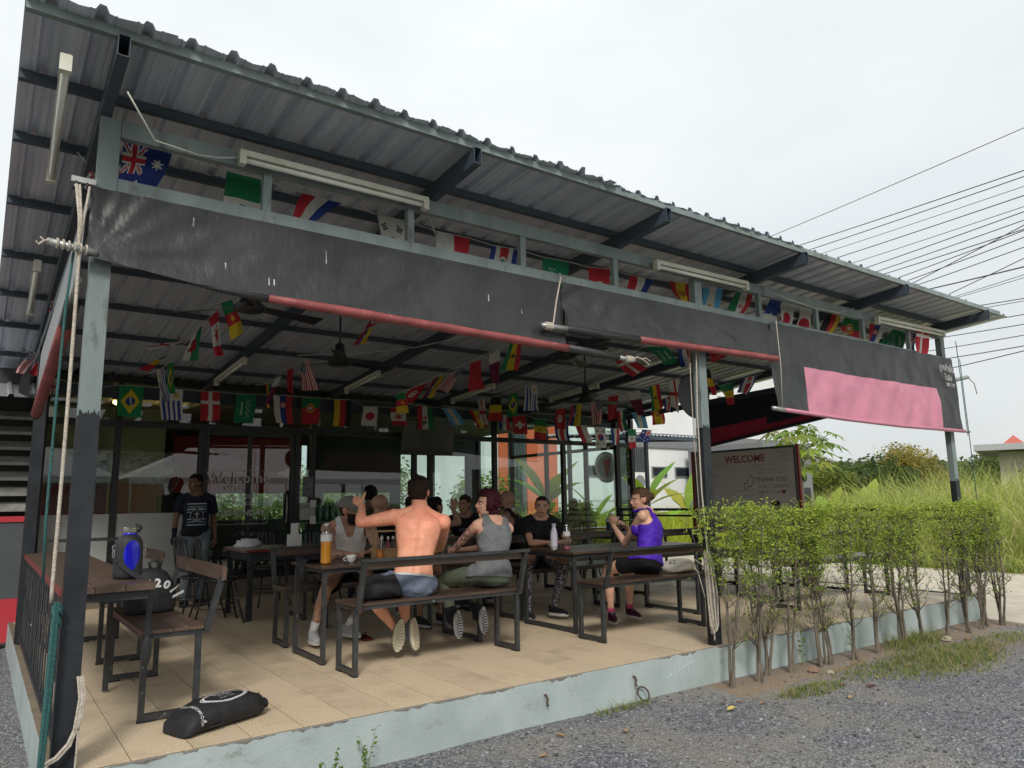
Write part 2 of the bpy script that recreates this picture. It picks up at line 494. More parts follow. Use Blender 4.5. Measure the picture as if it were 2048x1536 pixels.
# flags: design, which way the top of the design lies, string, corners (top left, top right, bottom right, bottom left)
FLAGS = [
('AUS','R','top',[[0.517,0.261,3.375],[0.785,0.261,3.359],[0.718,0.261,3.114],[0.519,0.261,3.117]]),
('MEX','R','top',[[1.116,0.32,3.36],[1.334,0.32,3.358],[1.352,0.32,2.88],[1.093,0.32,2.868]]),
('NLD','R','top',[[1.613,0.32,3.334],[1.892,0.32,3.325],[1.69,0.32,3.144],[1.526,0.32,3.136]]),
('KOR','R','top',[[2.165,0.32,3.304],[2.381,0.32,3.303],[2.398,0.32,3.006],[2.209,0.32,3.027]]),
('POL','R','top',[[2.658,0.32,3.28],[2.954,0.32,3.285],[2.925,0.32,3.024],[2.645,0.32,3.029]]),
('CRC','R','top',[[3.16,0.32,3.268],[3.418,0.32,3.285],[3.389,0.32,3.022],[3.116,0.32,3.025]]),
('KSA','R','top',[[3.679,0.32,3.266],[3.976,0.32,3.279],[3.9,0.32,3.019],[3.641,0.32,3.021]]),
('SUI','R','top',[[4.176,0.32,3.272],[4.447,0.32,3.298],[4.409,0.32,3.018],[4.206,0.32,3.014]]),
('NLD','R','top',[[4.697,0.32,3.289],[5.0,0.32,3.298],[4.893,0.32,3.082],[4.634,0.32,3.08]]),
('ESP','R','top',[[5.228,0.32,3.321],[5.539,0.32,3.343],[5.529,0.32,3.127],[5.293,0.32,3.147]]),
('ARG','R','top',[[5.701,0.306,3.337],[6.022,0.306,3.371],[5.912,0.306,3.118],[5.645,0.306,3.121]]),
('IRN','R','top',[[6.176,0.27,3.355],[6.469,0.27,3.374],[6.299,0.27,3.111],[6.017,0.27,3.125]]),
('PAN','R','top',[[6.772,0.282,3.368],[6.99,0.282,3.373],[6.83,0.282,3.104],[6.601,0.282,3.101]]),
('JPN','R','top',[[6.986,0.273,3.37],[7.201,0.273,3.374],[7.111,0.273,3.116],[6.872,0.273,3.107]]),
('JPN','R','top',[[7.324,0.286,3.36],[7.571,0.286,3.373],[7.486,0.286,3.115],[7.254,0.286,3.115]]),
('GER','R','top',[[7.871,0.264,3.374],[8.14,0.264,3.37],[7.951,0.264,3.103],[7.628,0.264,3.105]]),
('POR','R','top',[[8.209,0.256,3.371],[8.555,0.256,3.375],[8.434,0.256,3.124],[8.076,0.256,3.171]]),
('SRB','R','top',[[8.754,0.247,3.356],[9.154,0.247,3.376],[8.859,0.247,3.084],[8.615,0.247,3.087]]),
('KSA','R','top',[[9.404,0.293,3.371],[9.674,0.293,3.372],[9.643,0.293,3.114],[9.01,0.293,3.109]]),
('AUS','R','top',[[9.728,0.259,3.358],[9.971,0.259,3.375],[9.869,0.259,3.113],[9.656,0.259,3.103]]),
('DEN','R','top',[[9.487,0.011,3.383],[9.806,0.011,3.396],[9.603,0.011,3.009],[9.281,0.011,3.006]]),
('ENG','R','back',[[0.595,6.22,2.826],[0.673,6.22,2.826],[0.651,6.22,2.625],[0.598,6.22,2.633]]),
('BEL','L','back',[[1.046,6.22,2.749],[1.14,6.22,2.75],[1.141,6.22,2.481],[1.052,6.22,2.482]]),
('BRA','R','back',[[1.356,6.22,2.806],[1.644,6.22,2.806],[1.639,6.22,2.396],[1.362,6.22,2.404]]),
('URU','L','back',[[1.834,6.22,2.804],[2.123,6.22,2.799],[2.132,6.22,2.386],[1.864,6.22,2.385]]),
('DEN','R','back',[[2.351,6.22,2.8],[2.602,6.22,2.807],[2.614,6.22,2.403],[2.359,6.22,2.4]]),
('KSA','L','back',[[2.818,6.22,2.795],[3.095,6.22,2.808],[3.088,6.22,2.395],[2.818,6.22,2.389]]),
('SRB','L','back',[[3.337,6.22,2.811],[3.616,6.22,2.824],[3.64,6.22,2.414],[3.395,6.22,2.418]]),
('POR','R','back',[[3.769,6.22,2.812],[4.05,6.22,2.824],[4.026,6.22,2.431],[3.756,6.22,2.417]]),
('GER','L','back',[[4.272,6.22,2.817],[4.547,6.22,2.828],[4.528,6.22,2.417],[4.266,6.22,2.412]]),
('JPN','R','back',[[4.748,6.22,2.739],[4.986,6.22,2.749],[4.99,6.22,2.438],[4.72,6.22,2.441]]),
('CAN','R','back',[[5.202,6.22,2.752],[5.487,6.22,2.753],[5.49,6.22,2.478],[5.241,6.22,2.474]]),
('IRN','L','back',[[5.693,6.22,2.807],[5.972,6.22,2.811],[5.994,6.22,2.435],[5.695,6.22,2.422]]),
('ARG','R','back',[[6.158,6.22,2.794],[6.412,6.22,2.801],[6.62,6.22,2.557],[6.352,6.22,2.518]]),
('ESP','R','back',[[6.682,6.22,2.792],[7.021,6.22,2.794],[7.059,6.22,2.508],[6.893,6.22,2.501]]),
('CRO','L','back',[[7.349,6.22,2.769],[7.532,6.22,2.744],[7.561,6.22,2.487],[7.291,6.22,2.501]]),
('SUI','R','back',[[7.609,6.22,2.739],[7.895,6.22,2.782],[7.937,6.22,2.435],[7.621,6.22,2.431]]),
('SEN','R','back',[[8.087,6.22,2.729],[8.358,6.22,2.725],[8.383,6.22,2.338],[8.1,6.22,2.356]]),
('CRC','R','back',[[8.547,6.22,2.697],[8.904,6.22,2.706],[8.917,6.22,2.357],[8.62,6.22,2.347]]),
('POL','L','back',[[9.081,6.22,2.638],[9.347,6.22,2.661],[9.487,6.22,2.329],[9.22,6.22,2.33]]),
('KOR','R','back',[[9.552,6.22,2.641],[9.854,6.22,2.645],[9.861,6.22,2.244],[9.599,6.22,2.246]]),
('NLD','L','back',[[9.98,6.22,2.631],[10.231,6.22,2.633],[10.187,6.22,2.313],[10.038,6.22,2.308]]),
('MEX','R','back',[[10.466,6.22,2.643],[10.691,6.22,2.643],[10.655,6.22,2.268],[10.466,6.22,2.242]]),
('AUS','L','back',[[10.878,6.22,2.651],[11.147,6.22,2.647],[11.029,6.22,2.381],[10.693,6.22,2.42]]),
('CMR','R','c1',[[1.677,2.621,3.109],[1.774,2.621,3.162],[1.91,2.621,2.862],[1.797,2.621,2.774]]),
('CAN','R','c1',[[1.669,2.994,3.04],[1.746,2.994,3.142],[1.819,2.994,2.693],[1.745,2.994,2.68]]),
('WAL','R','c1',[[1.638,3.514,2.958],[1.727,3.514,3.098],[1.693,3.514,2.709],[1.54,3.514,2.684]]),
('ENG','R','c1',[[1.606,4.069,3.001],[1.711,4.069,3.018],[1.323,4.069,2.882],[1.271,4.069,2.924]]),
('BEL','R','c1',[[1.572,4.552,2.92],[1.627,4.552,2.972],[1.424,4.552,2.734],[1.336,4.552,2.766]]),
('BRA','R','c1',[[1.69,5.035,2.923],[1.754,5.035,2.961],[1.8,5.035,2.57],[1.726,5.035,2.571]]),
('URU','R','c1',[[1.641,5.39,2.892],[1.712,5.39,2.939],[1.802,5.39,2.541],[1.737,5.39,2.487]]),
('GHA','R','c2',[[3.074,5.734,2.891],[3.128,5.734,2.909],[3.143,5.734,2.515],[3.106,5.734,2.602]]),
('QAT','R','c2',[[3.052,5.295,2.896],[3.147,5.295,2.941],[3.021,5.295,2.56],[2.956,5.295,2.562]]),
('MAR','R','c2',[[3.064,4.836,2.954],[3.147,4.836,2.981],[3.139,4.836,2.649],[3.087,4.836,2.652]]),
('USA','R','c2',[[3.065,4.358,2.967],[3.16,4.358,3.026],[3.305,4.358,2.638],[3.082,4.358,2.621]]),
('TUN','R','c3',[[3.132,2.462,3.188],[3.319,2.462,3.182],[3.118,2.462,3.028],[3.058,2.462,2.994]]),
('ECU','L','c3',[[3.259,2.917,3.111],[3.341,2.917,3.149],[3.285,2.917,2.964],[3.129,2.917,2.929]]),
('TUN','R','c4',[[4.542,4.299,2.744],[4.837,4.299,2.87],[4.573,4.299,2.558],[4.396,4.299,2.547]]),
('ECU','L','c4',[[4.866,4.214,2.915],[5.031,4.214,2.971],[4.821,4.214,2.632],[4.673,4.214,2.622]]),
('USA','L','c4',[[5.023,4.03,2.963],[5.189,4.03,3.054],[5.007,4.03,2.697],[4.777,4.03,2.733]]),
('MAR','R','c4',[[5.041,3.597,3.025],[5.205,3.597,3.091],[5.252,3.597,2.713],[5.02,3.597,2.649]]),
('QAT','R','c4',[[4.996,3.088,3.055],[5.172,3.088,3.134],[5.127,3.088,2.711],[5.007,3.088,2.676]]),
('GHA','L','c4',[[4.995,2.637,3.114],[5.182,2.637,3.173],[5.107,2.637,2.787],[4.845,2.637,2.773]]),
('CMR','R','c4',[[4.079,3.79,2.579],[4.189,3.79,2.612],[4.289,3.79,2.361],[4.102,3.79,2.344]]),
('ENG','R','c5',[[6.511,5.675,2.888],[6.659,5.675,2.914],[6.694,5.675,2.501],[6.586,5.675,2.488]]),
('BEL','R','c5',[[6.564,5.344,2.909],[6.751,5.344,2.93],[6.754,5.344,2.53],[6.463,5.344,2.523]]),
('BRA','R','c5',[[6.621,4.953,2.904],[6.807,4.953,2.953],[6.78,4.953,2.573],[6.605,4.953,2.54]]),
('URU','L','c5',[[6.615,4.49,2.968],[6.821,4.49,3.015],[6.869,4.49,2.611],[6.578,4.49,2.594]]),
('TUN','R','c6',[[8.285,5.818,2.871],[8.504,5.818,2.902],[8.471,5.818,2.51],[8.25,5.818,2.509]]),
('ECU','L','c6',[[8.322,5.433,2.893],[8.568,5.433,2.935],[8.494,5.433,2.539],[8.218,5.433,2.535]]),
('USA','L','c6',[[8.388,5.013,2.91],[8.638,5.013,2.935],[8.667,5.013,2.553],[8.434,5.013,2.515]]),
('MAR','R','c6',[[8.347,4.519,2.932],[8.583,4.519,2.983],[8.516,4.519,2.583],[8.328,4.519,2.539]]),
('QAT','R','c6',[[8.3,4.025,2.945],[8.577,4.025,2.998],[8.644,4.025,2.597],[8.45,4.025,2.578]]),
('GHA','L','c6',[[8.265,3.532,2.968],[8.517,3.532,3.028],[8.558,3.532,2.636],[8.337,3.532,2.587]]),
('ENG','R','c6',[[8.209,3.038,2.98],[8.388,3.038,3.041],[8.415,3.038,2.52],[8.214,3.038,2.605]]),
('IRN','L','c7',[[9.579,5.598,2.891],[9.775,5.598,2.921],[9.829,5.598,2.535],[9.636,5.598,2.499]]),
('ARG','R','c7',[[9.792,5.421,2.847],[10.112,5.421,2.885],[10.196,5.421,2.572],[9.88,5.421,2.566]]),
('ESP','R','c7',[[9.849,4.999,2.824],[10.19,4.999,2.887],[10.225,4.999,2.618],[9.911,4.999,2.585]]),
('CRC','R','c7',[[9.465,4.292,2.957],[9.66,4.292,3.032],[9.663,4.292,2.725],[9.439,4.292,2.764]]),
('DEN','R','c8',[[6.521,2.496,3.061],[6.777,2.496,3.138],[7.141,2.496,2.974],[6.848,2.496,2.836]]),
('KSA','R','c8',[[6.764,2.112,3.174],[7.147,2.112,3.217],[7.334,2.112,3.023],[7.072,2.112,2.96]]),
('NLD','L','c8',[[7.318,2.085,3.205],[7.575,2.085,3.22],[7.568,2.085,3.001],[7.387,2.085,2.953]]),
('MAR','R','c8',[[7.716,1.903,3.169],[8.061,1.903,3.206],[8.081,1.903,3.139],[7.786,1.903,3.034]]),
('BEL','R','c9',[[8.643,2.743,3.153],[8.763,2.743,3.164],[8.878,2.743,2.781],[8.739,2.743,2.763]]),
('SEN','R','c9',[[9.124,2.885,2.957],[9.503,2.885,3.051],[9.479,2.885,2.684],[9.344,2.885,2.683]]),
('CRC','R','c9',[[9.557,2.725,3.096],[9.894,2.725,3.165],[9.694,2.725,2.849],[9.372,2.725,2.853]]),
('USA','R','left',[[0.336,5.131,2.951],[0.408,5.131,2.914],[0.3,5.131,2.693],[0.21,5.131,2.701]]),
('MAR','R','left',[[0.402,4.618,2.772],[0.421,4.618,2.753],[0.392,4.618,2.613],[0.305,4.618,2.627]]),
('SRB','R','left',[[0.368,2.853,2.977],[0.403,2.853,2.991],[0.396,2.853,2.889],[0.355,2.853,2.905]]),
('CAN','R','left',[[0.397,0.691,3.338],[0.421,0.691,3.295],[0.419,0.691,3.206],[0.384,0.691,3.246]]),
]
WIRES = [
([22.37,-1.24,11.44],[46.5,33.34,20.14]),
([23.81,-0.86,10.58],[49.92,33.29,20.5]),
([25.14,-0.65,10.98],[52.28,34.05,20.66]),
([26.49,-0.42,11.18],[54.82,34.65,20.96]),
([22.53,-0.97,9.48],[57.53,35.16,21.12]),
([23.88,-0.74,9.69],[51.79,29.86,18.34]),
([25.21,-0.54,10.15],[54.53,30.38,18.35]),
([26.56,-0.31,10.36],[57.12,30.95,18.62]),
([22.6,-0.86,8.66],[59.42,31.68,19.13]),
([23.91,-0.68,9.31],[62.3,32.14,18.91]),
([25.25,-0.46,9.58],[55.56,27.48,16.59]),
([26.61,-0.21,9.67],[58.22,28.0,16.86]),
([22.7,-0.69,7.44],[60.91,28.37,17.78]),
([24.02,-0.5,7.98],[64.53,28.41,16.97]),
([25.37,-0.27,8.2],[66.71,29.23,17.46]),
([26.8,0.11,7.32],[60.34,24.18,15.75]),
([22.78,-0.55,6.41],[62.58,25.02,15.94]),
([24.15,-0.28,6.38],[65.29,25.68,15.37]),
([25.52,-0.01,6.35],[65.23,28.36,14.64]),
([26.88,0.25,6.37],[67.56,29.31,13.97]),
([22.87,-0.4,5.34],[59.54,25.56,11.66]),
([24.2,-0.2,5.78],[61.06,27.18,10.61]),
([25.17,-0.6,10.6],[59.88,29.37,16.51]),
([26.59,-0.25,9.98],[64.37,28.67,16.2]),
]
# ================================================================ materials
M = {}
M['steel_pale'] = mat('pale_blue_paint', (0.215,0.26,0.255),(0.14,0.175,0.175),0.6, scale=3, bump=0.15, bscale=60, c3=(0.07,0.065,0.055), c3r=(0.56,0.74), c3s=9, stretch=(1,1,0.3))
M['steel_dark'] = mat('dark_grey_paint', (0.015,0.018,0.022),(0.026,0.030,0.035),0.5, spec=0.3, scale=5, bump=0.12, bscale=50, c3=(0.30,0.36,0.36), c3r=(0.72,0.76), c3s=26)
M['steel_navy'] = mat('navy_steel_paint', (0.036,0.052,0.072),(0.052,0.070,0.090),0.55, scale=4, bump=0.1, bscale=50, c3=(0.10,0.13,0.15), c3r=(0.6,0.8), c3s=9)
M['roof'] = mat('galvalume_sheet', (0.60,0.65,0.73),(0.46,0.50,0.57),0.36, metal=0.30, scale=2.5, bump=0.1, bscale=20, stretch=(7,0.35,1), c3=(0.50,0.50,0.52), c3r=(0.58,0.8), c3s=3, rvar=0.1)
M['slab_paint'] = mat('pale_blue_wall_paint', (0.40,0.46,0.455),(0.31,0.365,0.36),0.75, scale=2.2, bump=0.3, bscale=60, c3=(0.16,0.15,0.12), c3r=(0.60,0.82), c3s=4.5)
M['tile'] = mat('beige_granite_tile', (0.74,0.60,0.43),(0.42,0.325,0.21),0.42, scale=95, detail=3, bump=0.05, bscale=40, ramp=(0.3,0.7), c3=(0.28,0.22,0.15), c3r=(0.52,0.85), c3s=2.2, rvar=0.08, world_=True)
M['tile2'] = mat('beige_granite_tile_dusty', (0.68,0.55,0.39),(0.39,0.30,0.20),0.48, scale=130, detail=3, bump=0.05, bscale=40, ramp=(0.3,0.7), c3=(0.25,0.20,0.13), c3r=(0.5,0.85), c3s=1.7, rvar=0.08, world_=True)
M['grout'] = mat('grout', (0.20,0.15,0.10),(0.13,0.10,0.07),0.9, scale=9)
M['vinyl'] = mat('black_vinyl', (0.020,0.021,0.022),(0.034,0.035,0.036),0.46, scale=3, bump=0.5, bscale=26, stretch=(1,1,.5), c3=(0.075,0.075,0.078), c3r=(0.60,0.80), c3s=18, rvar=0.1, spec=0.4)
M['vinyl_red'] = mat('faded_red_vinyl', (0.30,0.075,0.07),(0.19,0.042,0.042),0.55, scale=7, bump=0.3, bscale=50, c3=(0.5,0.22,0.21), c3r=(0.6,0.8), c3s=14)
M['vinyl_pink'] = mat('faded_pink_vinyl', (0.56,0.215,0.30),(0.47,0.175,0.25),0.55, scale=3, bump=0.2, bscale=14, c3=(0.36,0.10,0.16), c3r=(0.62,0.85), c3s=6)
M['navy_vinyl'] = mat('navy_vinyl', (0.010,0.014,0.028),(0.016,0.020,0.036),0.5, scale=4, bump=0.1)
M['crimson'] = mat('crimson_vinyl', (0.36,0.018,0.055),(0.44,0.026,0.07),0.5, scale=4, bump=0.1)
M['rope'] = mat('cotton_rope', (0.55,0.50,0.43),(0.38,0.33,0.27),0.9, scale=60, bump=0.8, bscale=120)
M['rope_green'] = mat('green_rope', (0.03,0.12,0.115),(0.02,0.08,0.075),0.8, scale=60, bump=0.8, bscale=120)
M['pipe'] = mat('galvanised_pipe', (0.42,0.43,0.42),(0.30,0.31,0.31),0.45, metal=0.6, scale=12, c3=(0.2,0.11,0.06), c3r=(0.66,0.8), c3s=9)
M['lampw'] = mat('lamp_enamel', (0.62,0.62,0.54),(0.5,0.49,0.40),0.45, scale=6, c3=(0.3,0.27,0.18), c3r=(0.66,0.85), c3s=12)
M['tube'] = mat('unlit_tube', (0.75,0.75,0.70),(0.68,0.68,0.62),0.25)
M['blackp'] = mat('black_enamel', (0.012,0.012,0.014),(0.02,0.02,0.023),0.35, scale=8)
M['wire_w'] = mat('white_cable', (0.55,0.55,0.5),(0.42,0.41,0.36),0.6)
M['frame_blk'] = mat('black_window_frame', (0.010,0.012,0.015),(0.018,0.02,0.024),0.4, scale=6)
M['white'] = mat('white_paint', (0.72,0.72,0.70),(0.62,0.62,0.60),0.7, scale=3, c3=(0.45,0.44,0.4), c3r=(0.65,0.9))
M['greyp'] = mat('grey_panel', (0.34,0.35,0.35),(0.29,0.30,0.30),0.6, scale=2)
M['glass'] = glass_mat('green_tinted_glass', (0.78,0.93,0.86),0.95,0.012,1.5,1.8)
M['glass_clear'] = glass_mat('clear_plastic', (0.86,0.90,0.92),1.0,0.05,1.35,1.4)
M['pet'] = glass_mat('bottle_plastic', (0.88,0.90,0.91),1.0,0.10,1.35,2.6)

GZ = -0.30
# ================================================================ ground
def ground_h(x, y):
 h = GZ + 0.02 * math.sin(x * 1.3 + y * 0.7) * math.sin(y * 0.9)
 h += 0.015 * noise.noise(Vector((x * 1.2, y * 1.2,0)))
 if -0.5 < y < 0.05 and x > 3:
  h += 0.025 * (1 - abs(y + 0.2) / 0.3) if abs(y + 0.2) < 0.3 else 0
 return h

def gravel_material():
 m = bpy.data.materials.new('gravel_ground')
 m.use_nodes = True
 N, L = m.node_tree.nodes, m.node_tree.links
 b = N['Principled BSDF']
 b.inputs['Roughness'].default_value = 0.9
 t = N.new('ShaderNodeTexCoord')
 v = N.new('ShaderNodeTexVoronoi')
 v.inputs['Scale'].default_value = 75
 L.new(t.outputs['Object'], v.inputs['Vector'])
 r = N.new('ShaderNodeValToRGB')
 e = r.color_ramp.elements
 e[0].position, e[0].color = 0.0,(0.055,0.058,0.066,1)
 e[1].position, e[1].color = 1.0,(0.30,0.30,0.31,1)
 e2 = r.color_ramp.elements.new(0.55)
 e2.color = (0.125,0.13,0.145,1)
 sp = N.new('ShaderNodeSeparateColor')
 L.new(v.outputs['Color'], sp.inputs[0])
 L.new(sp.outputs[0], r.inputs['Fac'])
 n = N.new('ShaderNodeTexNoise')
 n.inputs['Scale'].default_value = 1.1
 n.inputs['Detail'].default_value = 6
 L.new(t.outputs['Object'], n.inputs['Vector'])
 r2 = N.new('ShaderNodeValToRGB')
 r2.color_ramp.elements[0].position = 0.47
 r2.color_ramp.elements[1].position = 0.66
 L.new(n.outputs['Fac'], r2.inputs['Fac'])
 mx2 = N.new('ShaderNodeMixRGB')
 mx2.blend_type = 'MIX'
 mx2.inputs[2].default_value = (0.27,0.245,0.20,1)
 mu = N.new('ShaderNodeMath')
 mu.operation = 'MULTIPLY'
 mu.inputs[1].default_value = 0.55
 L.new(r2.outputs['Color'], mu.inputs[0])
 L.new(mu.outputs[0], mx2.inputs[0])
 L.new(r.outputs['Color'], mx2.inputs[1])
 at = N.new('ShaderNodeAttribute')
 at.attribute_name = 'Col'
 mx3 = N.new('ShaderNodeMixRGB')
 sp2 = N.new('ShaderNodeSeparateColor')
 L.new(at.outputs['Color'], sp2.inputs[0])
 # red channel: bare brown soil; soil breaks up with noise
 n3 = N.new('ShaderNodeTexNoise')
 n3.inputs['Scale'].default_value = 9
 n3.inputs['Detail'].default_value = 7
 L.new(t.outputs['Object'], n3.inputs['Vector'])
 ad = N.new('ShaderNodeMath')
 ad.operation = 'MULTIPLY_ADD'
 ad.inputs[1].default_value = 2.6
 ad.inputs[2].default_value = -1.55
 L.new(n3.outputs['Fac'], ad.inputs[0])
 ad2 = N.new('ShaderNodeMath')
 ad2.operation = 'ADD'
 ad2.use_clamp = True
 L.new(ad.outputs[0], ad2.inputs[0])
 L.new(sp2.outputs[0], ad2.inputs[1])
 mu3 = N.new('ShaderNodeMath')
 mu3.operation = 'MULTIPLY'
 mu3.use_clamp = True
 L.new(ad2.outputs[0], mu3.inputs[0])
 L.new(sp2.outputs[0], mu3.inputs[1])
 r4 = N.new('ShaderNodeValToRGB')
 r4.color_ramp.elements[0].color = (0.30,0.20,0.12,1)
 r4.color_ramp.elements[1].color = (0.20,0.155,0.105,1)
 L.new(n3.outputs['Fac'], r4.inputs['Fac'])
 L.new(mu3.outputs[0], mx3.inputs[0])
 L.new(mx2.outputs[0], mx3.inputs[1])
 L.new(r4.outputs[0], mx3.inputs[2])
 L.new(mx3.outputs[0], b.inputs['Base Color'])
 bp = N.new('ShaderNodeBump')
 bp.inputs['Strength'].default_value = 0.9
 bp.inputs['Distance'].default_value = 0.012
 L.new(v.outputs['Distance'], bp.inputs['Height'])
 bp.invert = True
 L.new(bp.outputs[0], b.inputs['Normal'])
 return m

def grid_sheet(name, x0, x1, nx, y0, y1, ny, hf, mt, colf=None):
 xs, ys = np.linspace(x0, x1, nx + 1), np.linspace(y0, y1, ny + 1)
 vs = np.array([(x, y, hf(x, y)) for y in ys for x in xs])
 q = np.array([(j * (nx + 1) + i, j * (nx + 1) + i + 1,(j + 1) * (nx + 1) + i + 1,(j + 1) * (nx + 1) + i) for j in range(ny) for i in range(nx)])
 cols = None
 if colf:
  cc = np.array([colf(*vs[a][:2]) for a in q[:, 0]])
  cols = cc
 return mesh_obj(name, fast_mesh(name, vs, q, mt, cols, True))

def soil_mask(x, y):
 d = abs(y + 0.30) / 0.42
 a = max(0.0,1 - d) if x > 4.9 else 0.0
 if x > 6.5:
  a = max(a, max(0.0,1 - math.hypot((x - 8.2) / 2.3,(y + 0.75) / 0.6)))
 if x > 10.2 and y < 0.6:
  a = max(a, max(0.0,1 - math.hypot((x - 11.3) / 1.6,(y + 0.2) / 0.5)))
 return (min(1, a * 1.5),0,0)

GRAVEL = gravel_material()
g = grid_sheet('ground', -6,14,160,-9,8.2,136, ground_h, GRAVEL, soil_mask)
g['kind'] = 'structure'
far_g = MB()
farm = mat('field_soil', (0.10,0.13,0.035),(0.14,0.15,0.05),0.95, scale=0.4)
far_g.quad((-900,-900,-0.42),(1200,-900,-0.42),(1200,1200,-0.42),(-900,1200,-0.42))
struct('field_ground', far_g, farm)
path_m = mat('worn_concrete', (0.50,0.45,0.36),(0.40,0.36,0.29),0.85, scale=3, bump=0.3, bscale=60, c3=(0.28,0.25,0.2), c3r=(0.6,0.85), c3s=5)
pth = MB()
pth.prism([(10.37,7.9,-0.262),(10.37,0.0,-0.262),(10.18,-0.12,-0.262),(10.02,-1.0,-0.262),(9.95,-2.6,-0.262),(9.8,-9.5,-0.262),(17.0,-9.5,-0.262),(16.6,-1.0,-0.262),(16.3,2.5,-0.262),(16.0,8.4,-0.262),(16.0,22,-0.262),(13.5,22,-0.262),(13.5,8.4,-0.262)],(0,0,-0.2))
struct('path', pth, path_m)
# loose gravel stones lying on the ground near the camera
st_v, st_q, st_c = [],[],[]
_base = np.array([(-1,-1,-.6),(1,-1,-.6),(1,1,-.6),(-1,1,-.6),(-.7,-.7,.7),(.7,-.7,.7),(.7,.7,.7),(-.7,.7,.7)], float)
_bq = [(0,1,5,4),(1,2,6,5),(2,3,7,6),(3,0,4,7),(4,5,6,7)]
for i in range(15000):
 x = 0.2 + 11.5 * rng.random() ** 1.1
 y = -3.6 + 3.55 * rng.random()
 if rng.random() < 0.04:
  x, y = -2.4 + 2.7 * rng.random(),0.1 + 5 * rng.random()
 if soil_mask(x, y)[0] > 0.35 and rng.random() < 0.8:
  continue
 r = 0.0035 + 0.0065 * rng.random() ** 2 + (0.009 * rng.random() if i % 23 == 0 else 0)
 a = rng.random() * 6.28
 s_ = _base * np.array([r, r * (0.6 + 0.5 * rng.random()), r * 0.7]) + (rng.random((8,3)) - .5) * r * 0.5
 ca, sa = math.cos(a), math.sin(a)
 s_ = np.c_[s_[:, 0] * ca - s_[:, 1] * sa + x, s_[:, 0] * sa + s_[:, 1] * ca + y, s_[:, 2] + ground_h(x, y) + r * 0.3]
 k = len(st_v) * 8
 st_v.append(s_)
 st_q += [tuple(k + j for j in f) for f in _bq]
 c = 0.06 + 0.30 * rng.random() ** 1.8
 st_c += [(c, c * 1.02, c * 1.08)] * 5
stone_m = mat('stone_chips', (1,1,1),(0.8,0.8,0.8),0.85, attr='Col', scale=30)
so = mesh_obj('gravel_stones', fast_mesh('gravel_stones', np.concatenate(st_v), st_q, stone_m, st_c))
tag(so, 'loose grey gravel stones scattered over the ground in front of the terrace', 'gravel', kind='stuff')

# ================================================================ terrace slab and floor
sl = MB()
sl.box(0.375,0.0,-0.55,10.35,6.9,-0.006)
slab = struct('terrace_slab', sl, M['slab_paint'])
# chipped paint and dirt along the slab's upper edge
dirt = mat('bare_stained_cement', (0.20,0.185,0.16),(0.13,0.12,0.10),0.95, scale=30)
ec = MB()
xe = 0.4
re_ = random.Random(9)
while xe < 10.3:
 wl = re_.uniform(0.05,0.35)
 if re_.random() < 0.62:
  n_ = 8
  pts = [(xe, -0.0012,-0.0075)] + [(xe + wl * i / n_, -0.0012,-0.010 - re_.random() * 0.022 * math.sin(PI * (i + .3) / (n_ + .6))) for i in range(n_ + 1)] + [(xe + wl, -0.0012,-0.0075)]
  ec.prism(pts[::-1],(0,0.001,0))
 xe += wl + re_.uniform(0.0,0.1)
part('chipped_edge', ec, dirt, slab, kind='stuff')
fl = MB()
fl.box(0.377,0.002,-0.0058,10.348,6.95,-0.0025)
floor = struct('floor', fl, M['grout'])
tw, tl = 0.295,0.58
tile_meshes = {}
tx = [0.379,0.429] + [0.429 + tw * i for i in range(1,36)]
cell = []
n_t = 0
j = 0
y = 0.004
while y < 6.4:
 y1 = min(y + tl, 6.5)
 for i in range(len(tx) - 1):
  x0, x1 = tx[i], min(tx[i + 1],10.346)
  if x1 - x0 < 0.05:
   continue
  cell.append((math.hypot(x0, y + 4.3), x0, x1, y, y1,(i * 7 + j * 3) % 3 == 0))
 y += tl
 j += 1
cell.sort()
far_t = MB()
for k_, (d_, x0, x1, y, y1, alt) in enumerate(cell):
 if k_ >= 300:
  far_t.box(x0 + .0026, y + .0026,-0.0024, x1 - .0026, y1 - .0026,0.0002 * (k_ % 2))
  continue
 if True:
  key = (round(x1 - x0,3), round(y1 - y, 3), alt)
  if key not in tile_meshes:
   t_ = MB()
   t_.box(0.0026,0.0026,-0.0024, key[0] - 0.0026, key[1] - 0.0026,0.0)
   tile_meshes[key] = t_.mesh('tile', M['tile2'] if key[2] else M['tile'])
  o = bpy.data.objects.new('tile', tile_meshes[key])
  o.location = (x0, y, U(-0.0004,0.0004))
  link(o, floor)
  n_t += 1
part('far_tiles', far_t, M['tile'], floor, kind='stuff')
